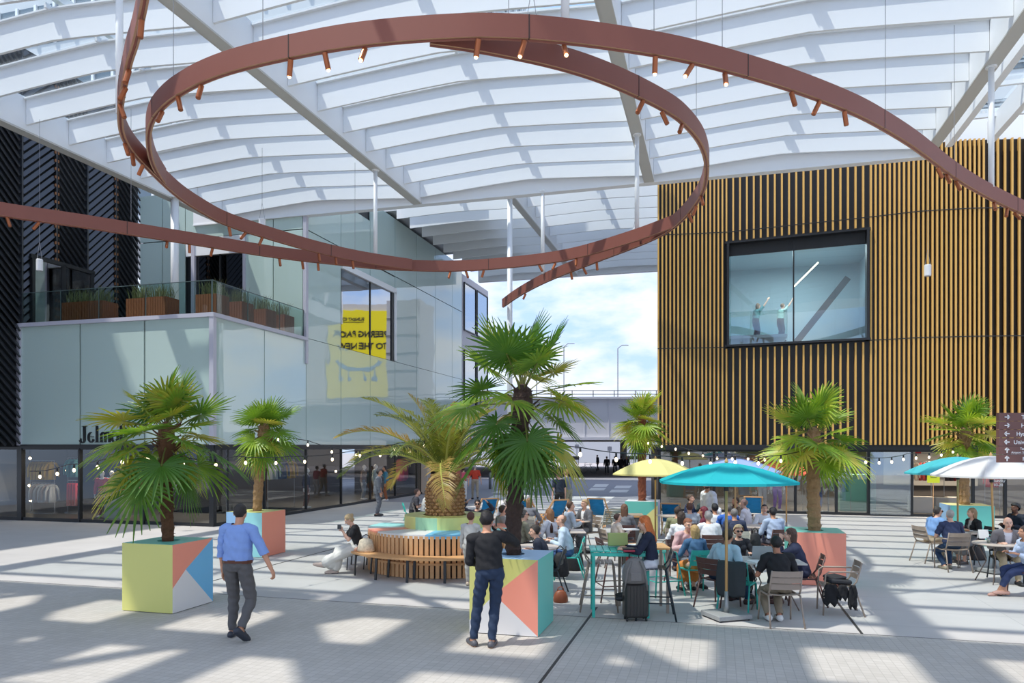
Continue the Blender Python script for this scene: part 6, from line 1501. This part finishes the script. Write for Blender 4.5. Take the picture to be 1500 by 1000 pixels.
# ============================================================ luggage and bags
nyl=mat('grey_nylon',(.20,.185,.175),.75,bump=.3,bscale=30); shell=mat('suitcase_shell',(.035,.032,.030),.38)
x,y,_=W(933,911,0); sc=empty('suitcase',(x,y+.13,0),.05); tag(sc,'dark hard-shell suitcase standing by the teal high table','suitcase')
b=MB(); b.box((0,0,.30),(.355,.23,.50),bev=.03)
for k in range(7): b.box((-.14+k*.047,0,.30),(.016,.242,.44),bev=.004)
b.build('shell',shell,sc)
for sx in(-1,1):
    for sy in(-1,1): MB().lathe([(.025,-.012),(.025,.012)],12,c=(sx*.14,sy*.08,.027),rot=rotm(0,PI/2,0)).build('wheel',black_metal,sc)
h=MB(); h.tube([(-.07,.10,.54),(-.07,.10,.95),(.07,.10,.95),(.07,.10,.54)],.009,6); h.build('handle',black_metal,sc)
bp_=empty('backpack',(x-.02,y+.10,.555),.05); tag(bp_,'grey backpack resting on top of the dark suitcase','backpack')
b=MB(); b.lathe([(.001,0),(.17,0),(.185,.06),(.17,.2),(.13,.31),(.07,.36),(.001,.37)],16); b.v=[(v[0],v[1]*.62,v[2]) for v in b.v]; b.build('sack',nyl,bp_,smooth=True)
for q in(-1,1): MB().tube([(q*.06,-.08,.33),(q*.12,-.13,.20),(q*.15,-.12,.04),(q*.17,-.10,-.10)],[.016,.02,.018,.012],7,flat=.4).build('strap',nyl,bp_,smooth=True)
MB().box((0,-.115,.10),(.17,.03,.13),bev=.012).build('front_pocket',nyl,bp_)
def bag(name,x,y,z,w,d,h_,m,label,cat,rz=0.,handle=True,m2=None):
    r=empty(name,(x,y,z),rz); tag(r,label,cat); b=MB(); prof=[(.001,0),(.9,0),(1.,.12),(.95,.5),(.72,.86),(.35,.99),(.001,1)]
    b.lathe([(p*.5,q*h_) for p,q in prof],14); b.v=[(v[0]*w*(1+.06*math.sin(v[2]*30)),v[1]*d*(1+.05*math.sin(v[2]*25+1)),v[2]) for v in b.v]; b.build('sack',m,r,smooth=True)
    if handle: MB().tube([(-w*.22,0,h_*.93),(-w*.18,0,h_*1.15),(0,0,h_*1.28),(w*.18,0,h_*1.15),(w*.22,0,h_*.93)],.009,6).build('handle',m2 or m,r,smooth=True)
    return r
blkn=mat('black_nylon',(.015,.015,.018),.7,bump=.3,bscale=30); brl=mat('brown_leather',srgb(140,74,44),.45)
an=math.radians(196); bx,by=DX+1.83*math.cos(an),DY+1.83*math.sin(an)
bx,by=DX+1.84*math.cos(math.radians(217)),DY+1.84*math.sin(math.radians(217)); bag('tote_bag',bx,by,.457,.34,.22,.27,mat('tote_print',srgb(206,192,170),.8,noise=.5,nscale=22),'cream patterned tote bag with black straps on the curved bench','bag',0,True,black_metal)
x,y,_=W(822,884,0); bag('handbag',x,y+.12,0,.24,.16,.20,brl,'brown leather handbag hanging low at the right of the near planter','bag')
x,y,_=W(820,845,.30); bag('backpack',x+.02,y+.2,.28,.30,.22,.42,blkn,'black backpack hung on a chair beside the near planter','backpack')
x,y,_=W(843,838,0); bag('backpack',x,y+.25,0,.36,.26,.48,blkn,'black backpack standing on the ground under the teal chair','backpack')
x,y,_=W(1432,820,0); bag('handbag',x,y+.05,0,.42,.28,.36,mat('dark_brown_bag',(.05,.035,.03),.6),'dark brown shoulder bag on the ground at the right table','bag')
x,y,_=W(1106,805,.4); bag('handbag',x,y,.40,.26,.18,.36,blkn,'black bag hung on a chair back left of the light blue shirt','bag')
# ============================================================ things on the tables
glassm=mat_glass('drinking_glass',(.88,.93,.93),.12); redm=mat('red_drink',srgb(190,30,44),.25); china=mat('china',srgb(238,236,232),.3); paper=mat('paper',srgb(236,234,230),.7)
def plate(x,y,z,label,food=True):
    o=MB(); o.mat(0).lathe([(.001,0),(.07,0),(.12,.018),(.125,.022),(.07,.008),(.001,.006)],24); 
    if food: o.mat(1).ell((.01,0,.02),(.055,.045,.018),n=10,k=5); o.mat(2).ell((-.04,.02,.02),(.03,.03,.016),n=8,k=5)
    o=o.build('plate',[china,mat('food_brown',srgb(176,110,60),.7),mat('food_green',srgb(110,140,60),.7)],smooth=True,loc=(x,y,z)); tag(o,label,'plate','plates of food on the cafe tables')
def drink(x,y,z,label,red=False):
    o=MB(); o.mat(0).lathe([(.026,0),(.036,.11),(.034,.11),(.025,.004),(.001,.004)],16); o.mat(1).lathe([(.001,.006),(.024,.006),(.031,.075),(.001,.075)],14); o=o.build('glass',[glassm,redm if red else mat('water',srgb(216,206,180),.2)],smooth=True,loc=(x,y,z)); tag(o,label,'glass','glasses on the cafe tables')
def bottle(x,y,z,label,m):
    o=MB(); o.mat(0).lathe([(.001,0),(.032,0),(.034,.10),(.028,.14),(.013,.17),(.012,.2),(.001,.2)],16); o.mat(1).lathe([(.014,.195),(.014,.215),(.001,.215)],10); o=o.build('bottle',[m,china],smooth=True,loc=(x,y,z)); tag(o,label,'bottle','sauce bottles on the cafe tables')
ZTB=.741
def at(px,py,z=ZTB): return W(px,py,z)[:2]
for px,py,lb in((795,792,'plate on the near table left of the white-blue shirt group'),(808,779,'plate in front of the man in khaki shirt'),(815,774,'plate before the long-haired woman in white'),(1145,818,'plate by the laptop on the front table'),(1416,778,'plate before the woman in black jacket at the right'),(1408,781,'plate by the wraparound sunglasses man'),(1040,778,'plate between the pink shirt and the blonde woman'),(842,763,'plate in front of the blond man in grey suit')): plate(*at(px,py),ZTB,lb)
for px,py,lb,r in((812,779,'glass left of the sauce bottle on the long left table',False),(811,773,'glass behind the sauce bottle on the long left table',False),(1417,773,'glass of red drink nearer the woman in black jacket',True),(1411,775,'glass of red drink nearer the navy tee man',True),(1454,792,'water glass on the small round table at the right edge',False),(1448,795,'amber glass on the small round table at the right edge',False),(1158,816,'water glass at the right of the front table',False),(1046,773,'glass on the pink shirt table',False)): drink(*at(px,py),ZTB,lb,r)
bottle(*at(803,779),ZTB,'red sauce bottle on the left group table',redm); bottle(*at(808,780),ZTB,'dark sauce bottle beside the red one on the left group table',mat('brown_glass',(.06,.02,.01),.2)); bottle(*at(1031,775),ZTB,'red sauce bottle on the table before the blonde woman in denim',redm)
def laptop(x,y,z,rz,label,col,ang=1.9):
    r=empty('laptop',(x,y,z),rz); tag(r,label,'laptop','laptops on the tables'); m=mat('laptop_'+str(int(col[0]*100)),col,.35,metal=.5)
    MB().box((0,0,.009),(.32,.22,.016),bev=.003).build('base',m,r); M=rotm(ang-PI/2,0,0); MB().box((0,.115+math.cos(ang)*-.11,.012+math.sin(ang)*.11),(.32,.009,.22),rotm(-(ang-PI/2),0,0)).build('screen',m,r)
    MB().box((0,-.01,.0185),(.28,.12,.002)).build('keyboard',black_metal,r)
laptop(4.0,11.9,ZTB,PI*.98,'pale grey laptop open on the front table, lid towards the camera',srgb(178,182,184)); laptop(*at(926,803,1.0),1.0,-PI/2+.2,'silver laptop on the teal high table before the red-haired woman',srgb(190,190,194))
bx,by=at(905,800,1.0); o=MB(); o.box((0,0,.11),(.30,.10,.20),rotm(-.15,0,0),bev=.01); o=o.build('menu_box',mat('menu_green',srgb(176,184,112),.6),loc=(bx,by,1.0)); tag(o,'olive green menu holder standing on the teal high table','menu holder')
bx,by=at(921,808,1.0); o=MB(); o.mat(0).box((0,0,.02),(.17,.11,.028),bev=.006); o.mat(1).box((0,.02,.045),(.17,.12,.02),bev=.004); o=o.build('purse',[mat('red_purse',srgb(160,44,66),.5),black_metal],loc=(bx,by,1.0)); tag(o,'dark red purse lying on the teal high table','purse')
bx,by=at(932,799,1.0); o=MB().box((0,0,.004),(.24,.30,.006),rotm(0,0,.3)).build('magazine',paper,loc=(bx,by+.03,1.0)); tag(o,'open white magazine with a red picture near the laptop','magazine')
for px,py,rz,lb in((1108,822,.3,'sheet of paper left on the front table'),(1118,828,-.4,'notebook of white pages on the front table')):
    bx,by=at(px,py); o=MB().box((0,0,.003),(.21,.29,.005),rotm(0,0,rz)).build('paper_sheet',paper,loc=(bx,by,ZTB)); tag(o,lb,'paper')
bx,by=at(1440,788); o=MB(); o.quad((-.10,-.04,0),(.10,-.04,0),(.10,.0,.17),(-.10,.0,.17)); o.quad((-.10,.04,0),(-.10,0,.17),(.10,0,.17),(.10,.04,0)); o=o.build('menu_card',paper,loc=(bx,by,ZTB)); tag(o,'white folded menu card on the round table at the right','menu card')
bx,by=at(925,776,.81); o=MB().box((0,0,.012),(.30,.24,.02),rotm(0,0,.2)).build('paper_stack',paper,loc=(bx,by+.12,.80)); tag(o,'stack of white papers on the chalkboard counter','paper')

# ============================================================ terrace boxes with grasses
tw=mat('terrace_wood',srgb(150,84,52),.6,noise=.2,nscale=6)
gm=mat('dry_grass',srgb(128,128,82),.8,noise=.2,nscale=8)
def grass_box(a,b,w_,h_,label,sd):
    p=R(a,b); r=empty('planter_box',(p[0],p[1],ZT+.02),AX); tag(r,label,'planter box','wooden grass boxes on the terrace'); o=MB(); n=int(w_/.10)
    o.box((0,0,h_/2),(w_-.03,w_*.8-.03,h_-.04))
    for k in range(n):
        xx=-w_/2+(k+.5)*w_/n
        for yy in(-1,1): o.box((xx,yy*w_*.4,h_/2),(w_/n-.012,.025,h_))
    for k in range(n):
        yy=-w_*.4+(k+.5)*w_*.8/n
        for xx in(-1,1): o.box((xx*w_/2,yy,h_/2),(.025,w_*.8/n-.012,h_))
    o.build('box',tw,r); g_=MB(); rnd=random.Random(sd)
    for i in range(150):
        x0,y0=rnd.uniform(-w_*.42,w_*.42),rnd.uniform(-w_*.32,w_*.32); an=rnd.uniform(0,2*PI); L=rnd.uniform(.25,.60); k=rnd.uniform(.05,.22); q=Vector((math.cos(an),math.sin(an),0)); s_=Vector((-q.y,q.x,0))*.008
        p0=Vector((x0,y0,h_)); p1=p0+q*k*.5+Vector((0,0,L*.6)); p2=p0+q*k*1.6+Vector((0,0,L)); g_.add([p0-s_,p0+s_,p1+s_,p1-s_,p2],[(0,1,2,3),(3,2,4)])
    g_.build('grass',gm,r)
for i,(px,w_,lb) in enumerate(((117,.85,'wooden box with grasses, leftmost on the terrace'),(147,.85,'wooden box with pale flowers, second from the left on the terrace'),(208,.75,'wooden box with grasses left of the white round column'),(238,.80,'wooden box with grasses at the foot of the white round column'))): grass_box(on_b(px,BF+.75),BF+.75,w_,.72,lb,i)
for i,(b_,lb) in enumerate(((20.95,'slatted wood box nearest the terrace corner'),(22.3,'slatted wood box second from the terrace corner'),(23.7,'slatted wood box third from the terrace corner'),(24.9,'slatted wood box at the far end of the terrace edge'))): grass_box(AF-.65,b_,.80,.72,lb,i+9)

# ============================================================ shop contents
def garment(kind,col):
    o=MB(); w_=.05
    if kind=='top':
        for sgn_ in(-1,1): o.tube([(0,sgn_*.15,0),(0,sgn_*.24,-.18),(0,sgn_*.26,-.52)],[.05,.045,.035],7,flat=.8)
        o.tube([(0,0,.03),(0,0,-.05),(0,0,-.3),(0,0,-.62)],[.05,.10,.13,.15],10,up=(0,1,0),flat=.35)
        o.tube([(0,-.15,.0),(0,0,.035),(0,.15,.0)],[.045,.055,.045],7)
    else:
        for sgn_ in(-1,1): o.tube([(0,sgn_*.07,0),(0,sgn_*.08,-.4),(0,sgn_*.09,-.85)],[.07,.065,.055],8,up=(1,0,0),flat=.8)
        o.tube([(0,0,.02),(0,0,-.1)],[.10,.12],10,up=(0,1,0),flat=.5)
    h_=MB(); h_.tube([(0,0,.03),(0,0,.10),(0,.02,.12)],.006,4); o.tube([(0,0,.03),(0,0,.10)],.006,4)
    return o.mesh('garment',mat('garment_%02x%02x%02x'%tuple(int(c**.45*255) for c in col),col,.85,noise=.1),True)
GM={}
def rack(a0,a1,b,z,items,label,glab,frame=True,legs=True):
    root=empty('clothes_rack'); root.rotation_euler=(0,0,AX); tag(root,label,'clothes rack','clothes racks in the shops'); m=mat('rack_steel',srgb(150,150,152),.35,metal=.5)
    MB().tube([(a0-.05,b,z+.12),(a1+.05,b,z+.12)],.012,6).build('rail',m,root)
    for a in(a0-.05,a1+.05): MB().tube([(a,b,0.02),(a,b,z+.12)],.012,6).build('leg',m,root)
    MB().bar((a0-.05,b,.03),(a1+.05,b,.03),.3,.02).build('base',m,root)
    n=len(items); 
    for i,(k,c) in enumerate(items):
        if (k,c) not in GM: GM[(k,c)]=garment(k,c)
        a=a0+(a1-a0)*(i+.5)/n; p=R(a,b); o=reg(bpy.data.objects.new('garment',GM[(k,c)])); o.location=(p[0],p[1],z); o.rotation_euler=(0,0,AX+random.uniform(-.5,.3)); tag(o,glab,'garment',glab)
YEL,WHG,RED,BLU,TEA=(.75,.46,.04),(.62,.62,.60),(.50,.02,.03),(.05,.12,.2),(.12,.35,.36)
rack(on_b(46,22.6),on_b(78,22.6),22.6,1.90,[('top',YEL)]*7,'upper rail of yellow jackets in the left shop window','yellow jacket hanging on the upper rail of the left shop')
rack(on_b(49,22.3),on_b(79,22.3),22.3,1.05,[('top',WHG),('top',(.55,.42,.36)),('top',WHG),('top',WHG),('top',(.55,.42,.36)),('top',WHG)],'lower rail of white and beige jackets in the left shop window','white or beige jacket on the lower rail of the left shop')
rack(on_b(101,22.6),on_b(116,22.6),22.6,1.15,[('legs',RED)]*4,'rail of red trousers in the left shop window','red trousers hanging low in the left shop')
rack(on_b(101,22.9),on_b(116,22.9),22.9,2.0,[('top',TEA)]*3,'upper rail of teal jackets in the left shop window','teal jacket hanging high in the left shop')
rack(on_b(182,22.8),on_b(208,22.8),22.8,1.25,[('legs',RED)]*5,'rail of red trousers beside the mannequin','red trousers beside the mannequin in the left shop')
def mannequin(x,y,rz,top,bot,label,skin_=(.7,.68,.66),z=0.02):
    o=person(label,at=(x,y,z),face=rz,pose='stand',h=1.75,skin='light',hair=skin_,hstyle='none',top=top,bottom=bot,sleeve='long',shoe=skin_,vox=.018)['o']; o.name='mannequin'; o['category']='mannequin'; o.data.materials[0]=mat('mannequin',skin_,.4)
p=R(on_b(151,21.6),21.6); mannequin(p[0],p[1],-80,(.5,.05,.06),(.28,.05,.10),'pale mannequin in red top in the left shop window')
p=R(on_b(165,22.0),22.0); mannequin(p[0],p[1],-80,(.04,.14,.20),WHG,'mannequin in dark teal top beside the red one')
a_=on_b(172,21.4); p=R(a_,21.4); o=MB().box((0,0,.4),(.7,.5,.8),bev=.01).build('display_plinth',mat('plinth',srgb(170,176,160),.5),loc=(p[0],p[1],.02)); o.rotation_euler=(0,0,AX); tag(o,'pale display plinth beside the mannequins','plinth')
# along the street face
for px,c,lb in((405,TEA,'pale garments on a rail seen through the street windows'),):
    b=on_a(px,AF-1.6); root=empty('clothes_rack'); tag(root,'clothes rail behind the second street window','clothes rack')
    p0=R(AF-1.6,b-.6); p1=R(AF-1.6,b+1.3); MB().tube([(p0[0],p0[1],2.0),(p1[0],p1[1],2.0)],.012,6).build('rail',mat('rack_steel'),root)
    for q in(p0,p1): MB().tube([(q[0],q[1],.02),(q[0],q[1],2.0)],.012,6).build('leg',mat('rack_steel'),root)
    for i,cc in enumerate((WHG,(.5,.62,.62),BLU,BLU,YEL,YEL)):
        if ('top',cc) not in GM: GM[('top',cc)]=garment('top',cc)
        t=(i+.5)/6; o=reg(bpy.data.objects.new('garment',GM[('top',cc)])); o.location=(p0[0]+(p1[0]-p0[0])*t,p0[1]+(p1[1]-p0[1])*t,1.87); o.rotation_euler=(0,0,AX+PI/2); tag(o,lb,'garment',lb)
for px,tp_,bt,lb in((447,(.03,.03,.05),(.20,.07,.04),'mannequin in dark coat and brown trousers behind the street window'),(548,(.62,.66,.62),(.5,.5,.46),'pale mannequin behind the man in grey suit'),(531,(.30,.20,.14),(.3,.3,.3),'mannequin in brown top near the suited man')):
    p=R(AF-.9,on_a(px,AF-.9)); mannequin(p[0],p[1],-10,tp_,bt,lb)
p=R(AF-1.0,on_a(590,AF-1.0)); o=MB().box((0,0,.95),(.5,1.1,1.2),bev=.15).build('display_board',mat('pink_panel',srgb(206,60,96),.6),loc=(p[0],p[1],.35)); o.rotation_euler=(0,0,AX); tag(o,'rounded pink display panel behind the last street window','display')
# warm globe lamps inside the left shop
for i,(px,py) in enumerate(((44,671),(43,711),(45,733),(98,689),(232,686),(492,690),(602,694))):
    Y=on_b(px,23.5) if px<312 else None
    if px<312: p=R(on_b(px,23.5),23.5)
    else: p=R(AF-1.8,on_a(px,AF-1.8))
    z=H+(HY-py)*p[1]/F; o=MB(); o.mat(0).ell((0,0,0),(.055,.055,.055),n=12,k=8); o.mat(1).tube([(0,0,.05),(0,0,2.6-z)],.006,4); o=o.build('globe_lamp',[mat('globe',(1,.9,.7),.4,emit=(1,.76,.45),estr=7),black_metal],smooth=True,loc=(p[0],p[1],z)); tag(o,'small warm globe lamp hanging inside the glass shop','lamp','globe lamps inside the glass shop')
# right shop
GB=31.2
rack(on_b(1178,GB),on_b(1212,GB),GB,1.75,[('top',(.62,.62,.55)),('top',(.3,.3,.5)),('top',WHG),('top',(.62,.62,.55))],'rail with pale tops left of the coral planter palm','pale top on the rail behind the coral planter palm')
rack(on_b(1215,GB-.4),on_b(1244,GB-.4),GB-.4,1.45,[('top',(.55,.66,.58)),('top',(.02,.025,.03)),('top',(.7,.72,.66)),('top',(.30,.42,.55)),('top',(.08,.22,.2))],'white rack of children-sized tops in the right shop window','small top on the white rack of the right shop')
rack(on_b(1340,GB+1),on_b(1362,GB+1),GB+1,1.85,[('top',(.6,.5,.42)),('top',(.5,.06,.05)),('top',(.5,.06,.05)),('top',(.6,.5,.42))],'rail of red and beige coats inside the open door','red or beige coat on the rail inside the open door')
rack(on_b(1385,GB+1),on_b(1400,GB+1),GB+1,1.85,[('top',(.03,.02,.03))]*4+[('top',(.2,.02,.03))],'rail of dark coats inside the open door','dark coat on the rail inside the open door')
rack(on_b(1445,GB-.6),on_b(1462,GB-.6),GB-.6,1.7,[('top',(.62,.05,.08))]*3,'rail of red dresses behind the right window','red dress on the rail behind the right window')
def bx_(name,a,b,z,d,m,label,cat,bev=.01):
    p=R(a,b); o=MB().box((0,0,d[2]/2),d,bev=bev).build(name,m,loc=(p[0],p[1],z)); o.rotation_euler=(0,0,AX); tag(o,label,cat); return o
bx_('shop_counter',on_b(1255,GB+.6),GB+.6,.02,(1.3,.5,1.45),mat('mint_counter',srgb(126,178,160),.5),'mint green counter in the right shop window','counter')
bx_('cabinet',on_b(1355,GB+.8),GB+.4,.02,(1.3,.5,.62),mat('cream_cab',srgb(206,200,190),.5),'low cream cabinet inside the open door, left one','cabinet')
bx_('cabinet',on_b(1384,GB+.8),GB+.4,.02,(1.1,.5,.62),mat('cream_cab'),'low cream cabinet inside the open door, right one','cabinet')
bx_('wall_shelf',on_b(1370,GB+3.5),GB+3.6,1.35,(3.,.35,.05),mat('cream_cab'),'pale shelf on the back wall inside the open door','shelf')
bx_('back_screen',on_b(1362,GB+3.9),GB+3.9,.9,(3.6,.08,1.5),mat('screen_white',srgb(190,186,180),.6),'pale wall panel at the back of the right shop','panel')
p=R(on_b(1365,29.5),29.3); r=empty('sign_stand',(p[0],p[1],0),AX); tag(r,'yellow-green poster on a thin stand in front of the open door','sign'); MB().box((0,0,1.55),(.40,.02,.56)).build('poster',mat('lime',srgb(206,214,40),.6),r); MB().tube([(0,.02,0),(0,.02,1.3)],.012,6).build('post',wood2,r); MB().box((0,.02,.015),(.3,.3,.02)).build('base',black_metal,r)
q=MB(); 
for s in(-1,1): q.bar((s*.10,-.013,1.50),(0,-.013,1.62),.004,.02)
q.bar((-.10,-.013,1.46),(.10,-.013,1.46),.004,.02); q.build('printed_mark',black_metal,r)
for px,tp_,bt,lb in((1116,(.55,.18,.16),(.6,.5,.46),'mannequin in patterned coral top behind the right shop glass'),(1138,(.68,.68,.66),(.28,.08,.42),'mannequin in white top and purple shorts behind the shop glass'),(1197,(.62,.62,.52),(.12,.14,.3),'mannequin in cream top beside the coral planter palm')):
    p=R(on_b(px,30.9),30.9); mannequin(p[0],p[1],-90,tp_,bt,lb)
bx_('hanging_banner',on_b(1214,GB-.9),GB-.9,1.95,(.7,.03,.5),mat('banner_blue',srgb(60,170,190),.6),'turquoise banner hanging inside the right shop window','banner')
bx_('hanging_banner',on_b(1345,30.4),30.4,2.28,(.2,.03,.2),mat('banner_red',srgb(200,40,40),.6),'small red sign above the open shop door','sign')
bx_('glass_door',on_b(1304,29.8),29.8,.05,(1.35,.03,2.3),mat_glass('sliding_glass',(.7,.76,.76),.25),'sliding glass door standing open in the right shopfront','door',bev=0)
# white lettering on the right glazing
lt=empty('window_lettering'); lt.rotation_euler=(0,0,AX); tag(lt,'white lines of opening hours on the right shop glass','lettering')
for i,(tx,z) in enumerate((('Monday',2.05),('10-20',1.9),('Tuesday',1.7),('10-20',1.55),('Sunday',1.3),('10-20',1.15))): text(tx,.13,(on_b(1455,29.88),29.87,z),(PI/2,0,0),sgw,lt,ext=.002)

# ============================================================ street life at the back
def car(x,y,rz,m,label):
    r=empty('car',(x,y,0),rz); tag(r,label,'car'); b=MB()
    prof=[(-2.0,.35),(-2.05,.75),(-1.6,.95),(-1.1,1.02),(-.55,1.42),(.65,1.45),(1.35,1.08),(1.95,.92),(2.05,.6),(2.0,.32)]
    n=len(prof); vs=[(p[0],s*(.85 if p[1]<1.1 else .68),p[1]) for s in(-1,1) for p in prof]; b.add(vs,[tuple(range(n))[::-1],tuple(range(n,2*n))]+[(i,(i+1)%n,n+(i+1)%n,n+i) for i in range(n)]); b.build('body',m,r)
    w_=MB()
    for s in(-1,1): w_.add([(-1.0,s*.79,1.03),(-.5,s*.72,1.36),(.6,s*.72,1.38),(1.15,s*.79,1.08)],[(0,1,2,3)])
    w_.build('window',mat('car_glass',(.03,.035,.04),.1),r)
    for sx in(-1.3,1.3):
        for s in(-1,1):
            q=MB(); q.mat(0).lathe([(.001,-.1),(.33,-.1),(.33,.1),(.001,.1)],18,c=(sx,s*.82,.33),rot=rotm(PI/2,0,0)); q.mat(1).lathe([(.001,-.105),(.2,-.105),(.2,.105),(.001,.105)],14,c=(sx,s*.82,.33),rot=rotm(PI/2,0,0)); q.build('wheel',[black_metal,mat('alloy',(.5,.5,.5),.3,metal=.8)],r)
for i,(px,Y,h_) in enumerate(((700,101,2.6),(752,104,3.2),(812,101,2.9),(845,108,3.0),(893,103,2.7),(930,106,3.1))):
    p=WY(px,Y); o=MB().lathe([(.06,0),(.06,h_),(.001,h_)],8); o.box((0,-.05,h_-.35),(.6,.05,.6)); o=o.build('road_sign',mat('sign_grey',srgb(120,124,134),.5),loc=(p[0],p[1],0)); tag(o,'small grey road sign on a post beyond the underpass','road sign','road signs beyond the underpass')
p=WY(655,112); car(p[0],p[1],.1,mat('car_orange',srgb(214,84,40),.3),'orange and white car parked beyond the underpass')
def cycle(x,y,rz,m,label,cargo=False,name='bicycle'):
    r=empty(name,(x,y,0),rz); tag(r,label,name.replace('_',' ')); f=MB()
    for wx in(-.52,.52):
        w_=MB(); N=20; w_.tube([(wx+.33*math.cos(2*PI*i/N),0,.34+.33*math.sin(2*PI*i/N)) for i in range(N+1)],.02 if not cargo else .05,6,cap=False)
        for i in range(8): a=2*PI*i/8; w_.tube([(wx,0,.34),(wx+.32*math.cos(a),0,.34+.32*math.sin(a))],.004,3)
        if cargo: w_.lathe([(.001,-.03),(.14,-.03),(.14,.03),(.001,.03)],14,c=(wx,0,.34),rot=rotm(PI/2,0,0))
        w_.build('wheel',black_metal,r)
    for a,b_ in(((-.52,0,.34),(-.12,0,.34)),((-.12,0,.34),(-.22,0,.85)),((-.22,0,.80),(.38,0,.85)),((-.12,0,.34),(.36,0,.80)),((-.52,0,.34),(-.22,0,.78)),((.52,0,.34),(.36,0,.98))): f.tube([a,b_],.018 if not cargo else .05,6)
    f.build('frame',m,r); MB().tube([(.30,-.28,1.02),(.36,0,1.0),(.30,.28,1.02)],.014,6).build('handlebar',black_metal,r); MB().box((-.24,0,.9),(.26,.13,.05),bev=.02).build('saddle',black_metal,r)
    if cargo: MB().box((.05,0,.68),(.7,.28,.34),bev=.1).build('tank',m,r)
p=WY(800,72); cycle(p[0],p[1],.2,black_metal,'black motorcycle parked at the edge of the underpass',True,'motorcycle')
p=WY(862,72); cycle(p[0],p[1],2.6,mat('bike_grey',(.3,.3,.32),.4,metal=.5),'grey bicycle beside the pedestrians in the underpass')
for i,px in enumerate((735,775,835,925)):
    p=WY(px,100+i*3); o=MB().box((0,0,1.0),(2.6,.25,.5)); 
    for s in(-1,1): o.box((s*1.2,0,.5),(.08,.08,1.0))
    o=o.build('traffic_board',black_metal,loc=(p[0],p[1],0)); tag(o,'black barrier board beyond the underpass, number %s from the left'%('one','two','three','four')[i] if 0 else ['black barrier board beyond the underpass, left of the tall palm trunk','black barrier board beyond the underpass, right of the tall palm trunk','black barrier board behind the walking pair','black barrier board left of the yellow parasol'][i],'barrier')
for i,(px,Y,c,lb) in enumerate(((800,104,WHT,'person in white far beyond the underpass'),(955,100,(.2,.2,.25),'person in grey far beyond the underpass near the gold wall'))): P(lb,at=(WY(px,Y)[0],Y,0),face=90,pose='stand',top=c,bottom=BLK,vox=.025)
for o in LINK:
    COL.objects.link(o)
# lettering becomes plain meshes
dg = bpy.context.evaluated_depsgraph_get(); dg.update()
for o in [o for o in LINK if o.type == 'FONT']:
    me = bpy.data.meshes.new_from_object(o.evaluated_get(dg)); n = o.name
    q = bpy.data.objects.new('lettering', me); q.location = o.location; q.rotation_euler = o.rotation_euler; q.scale = o.scale; q.parent = o.parent
    COL.objects.link(q); bpy.data.objects.remove(o)
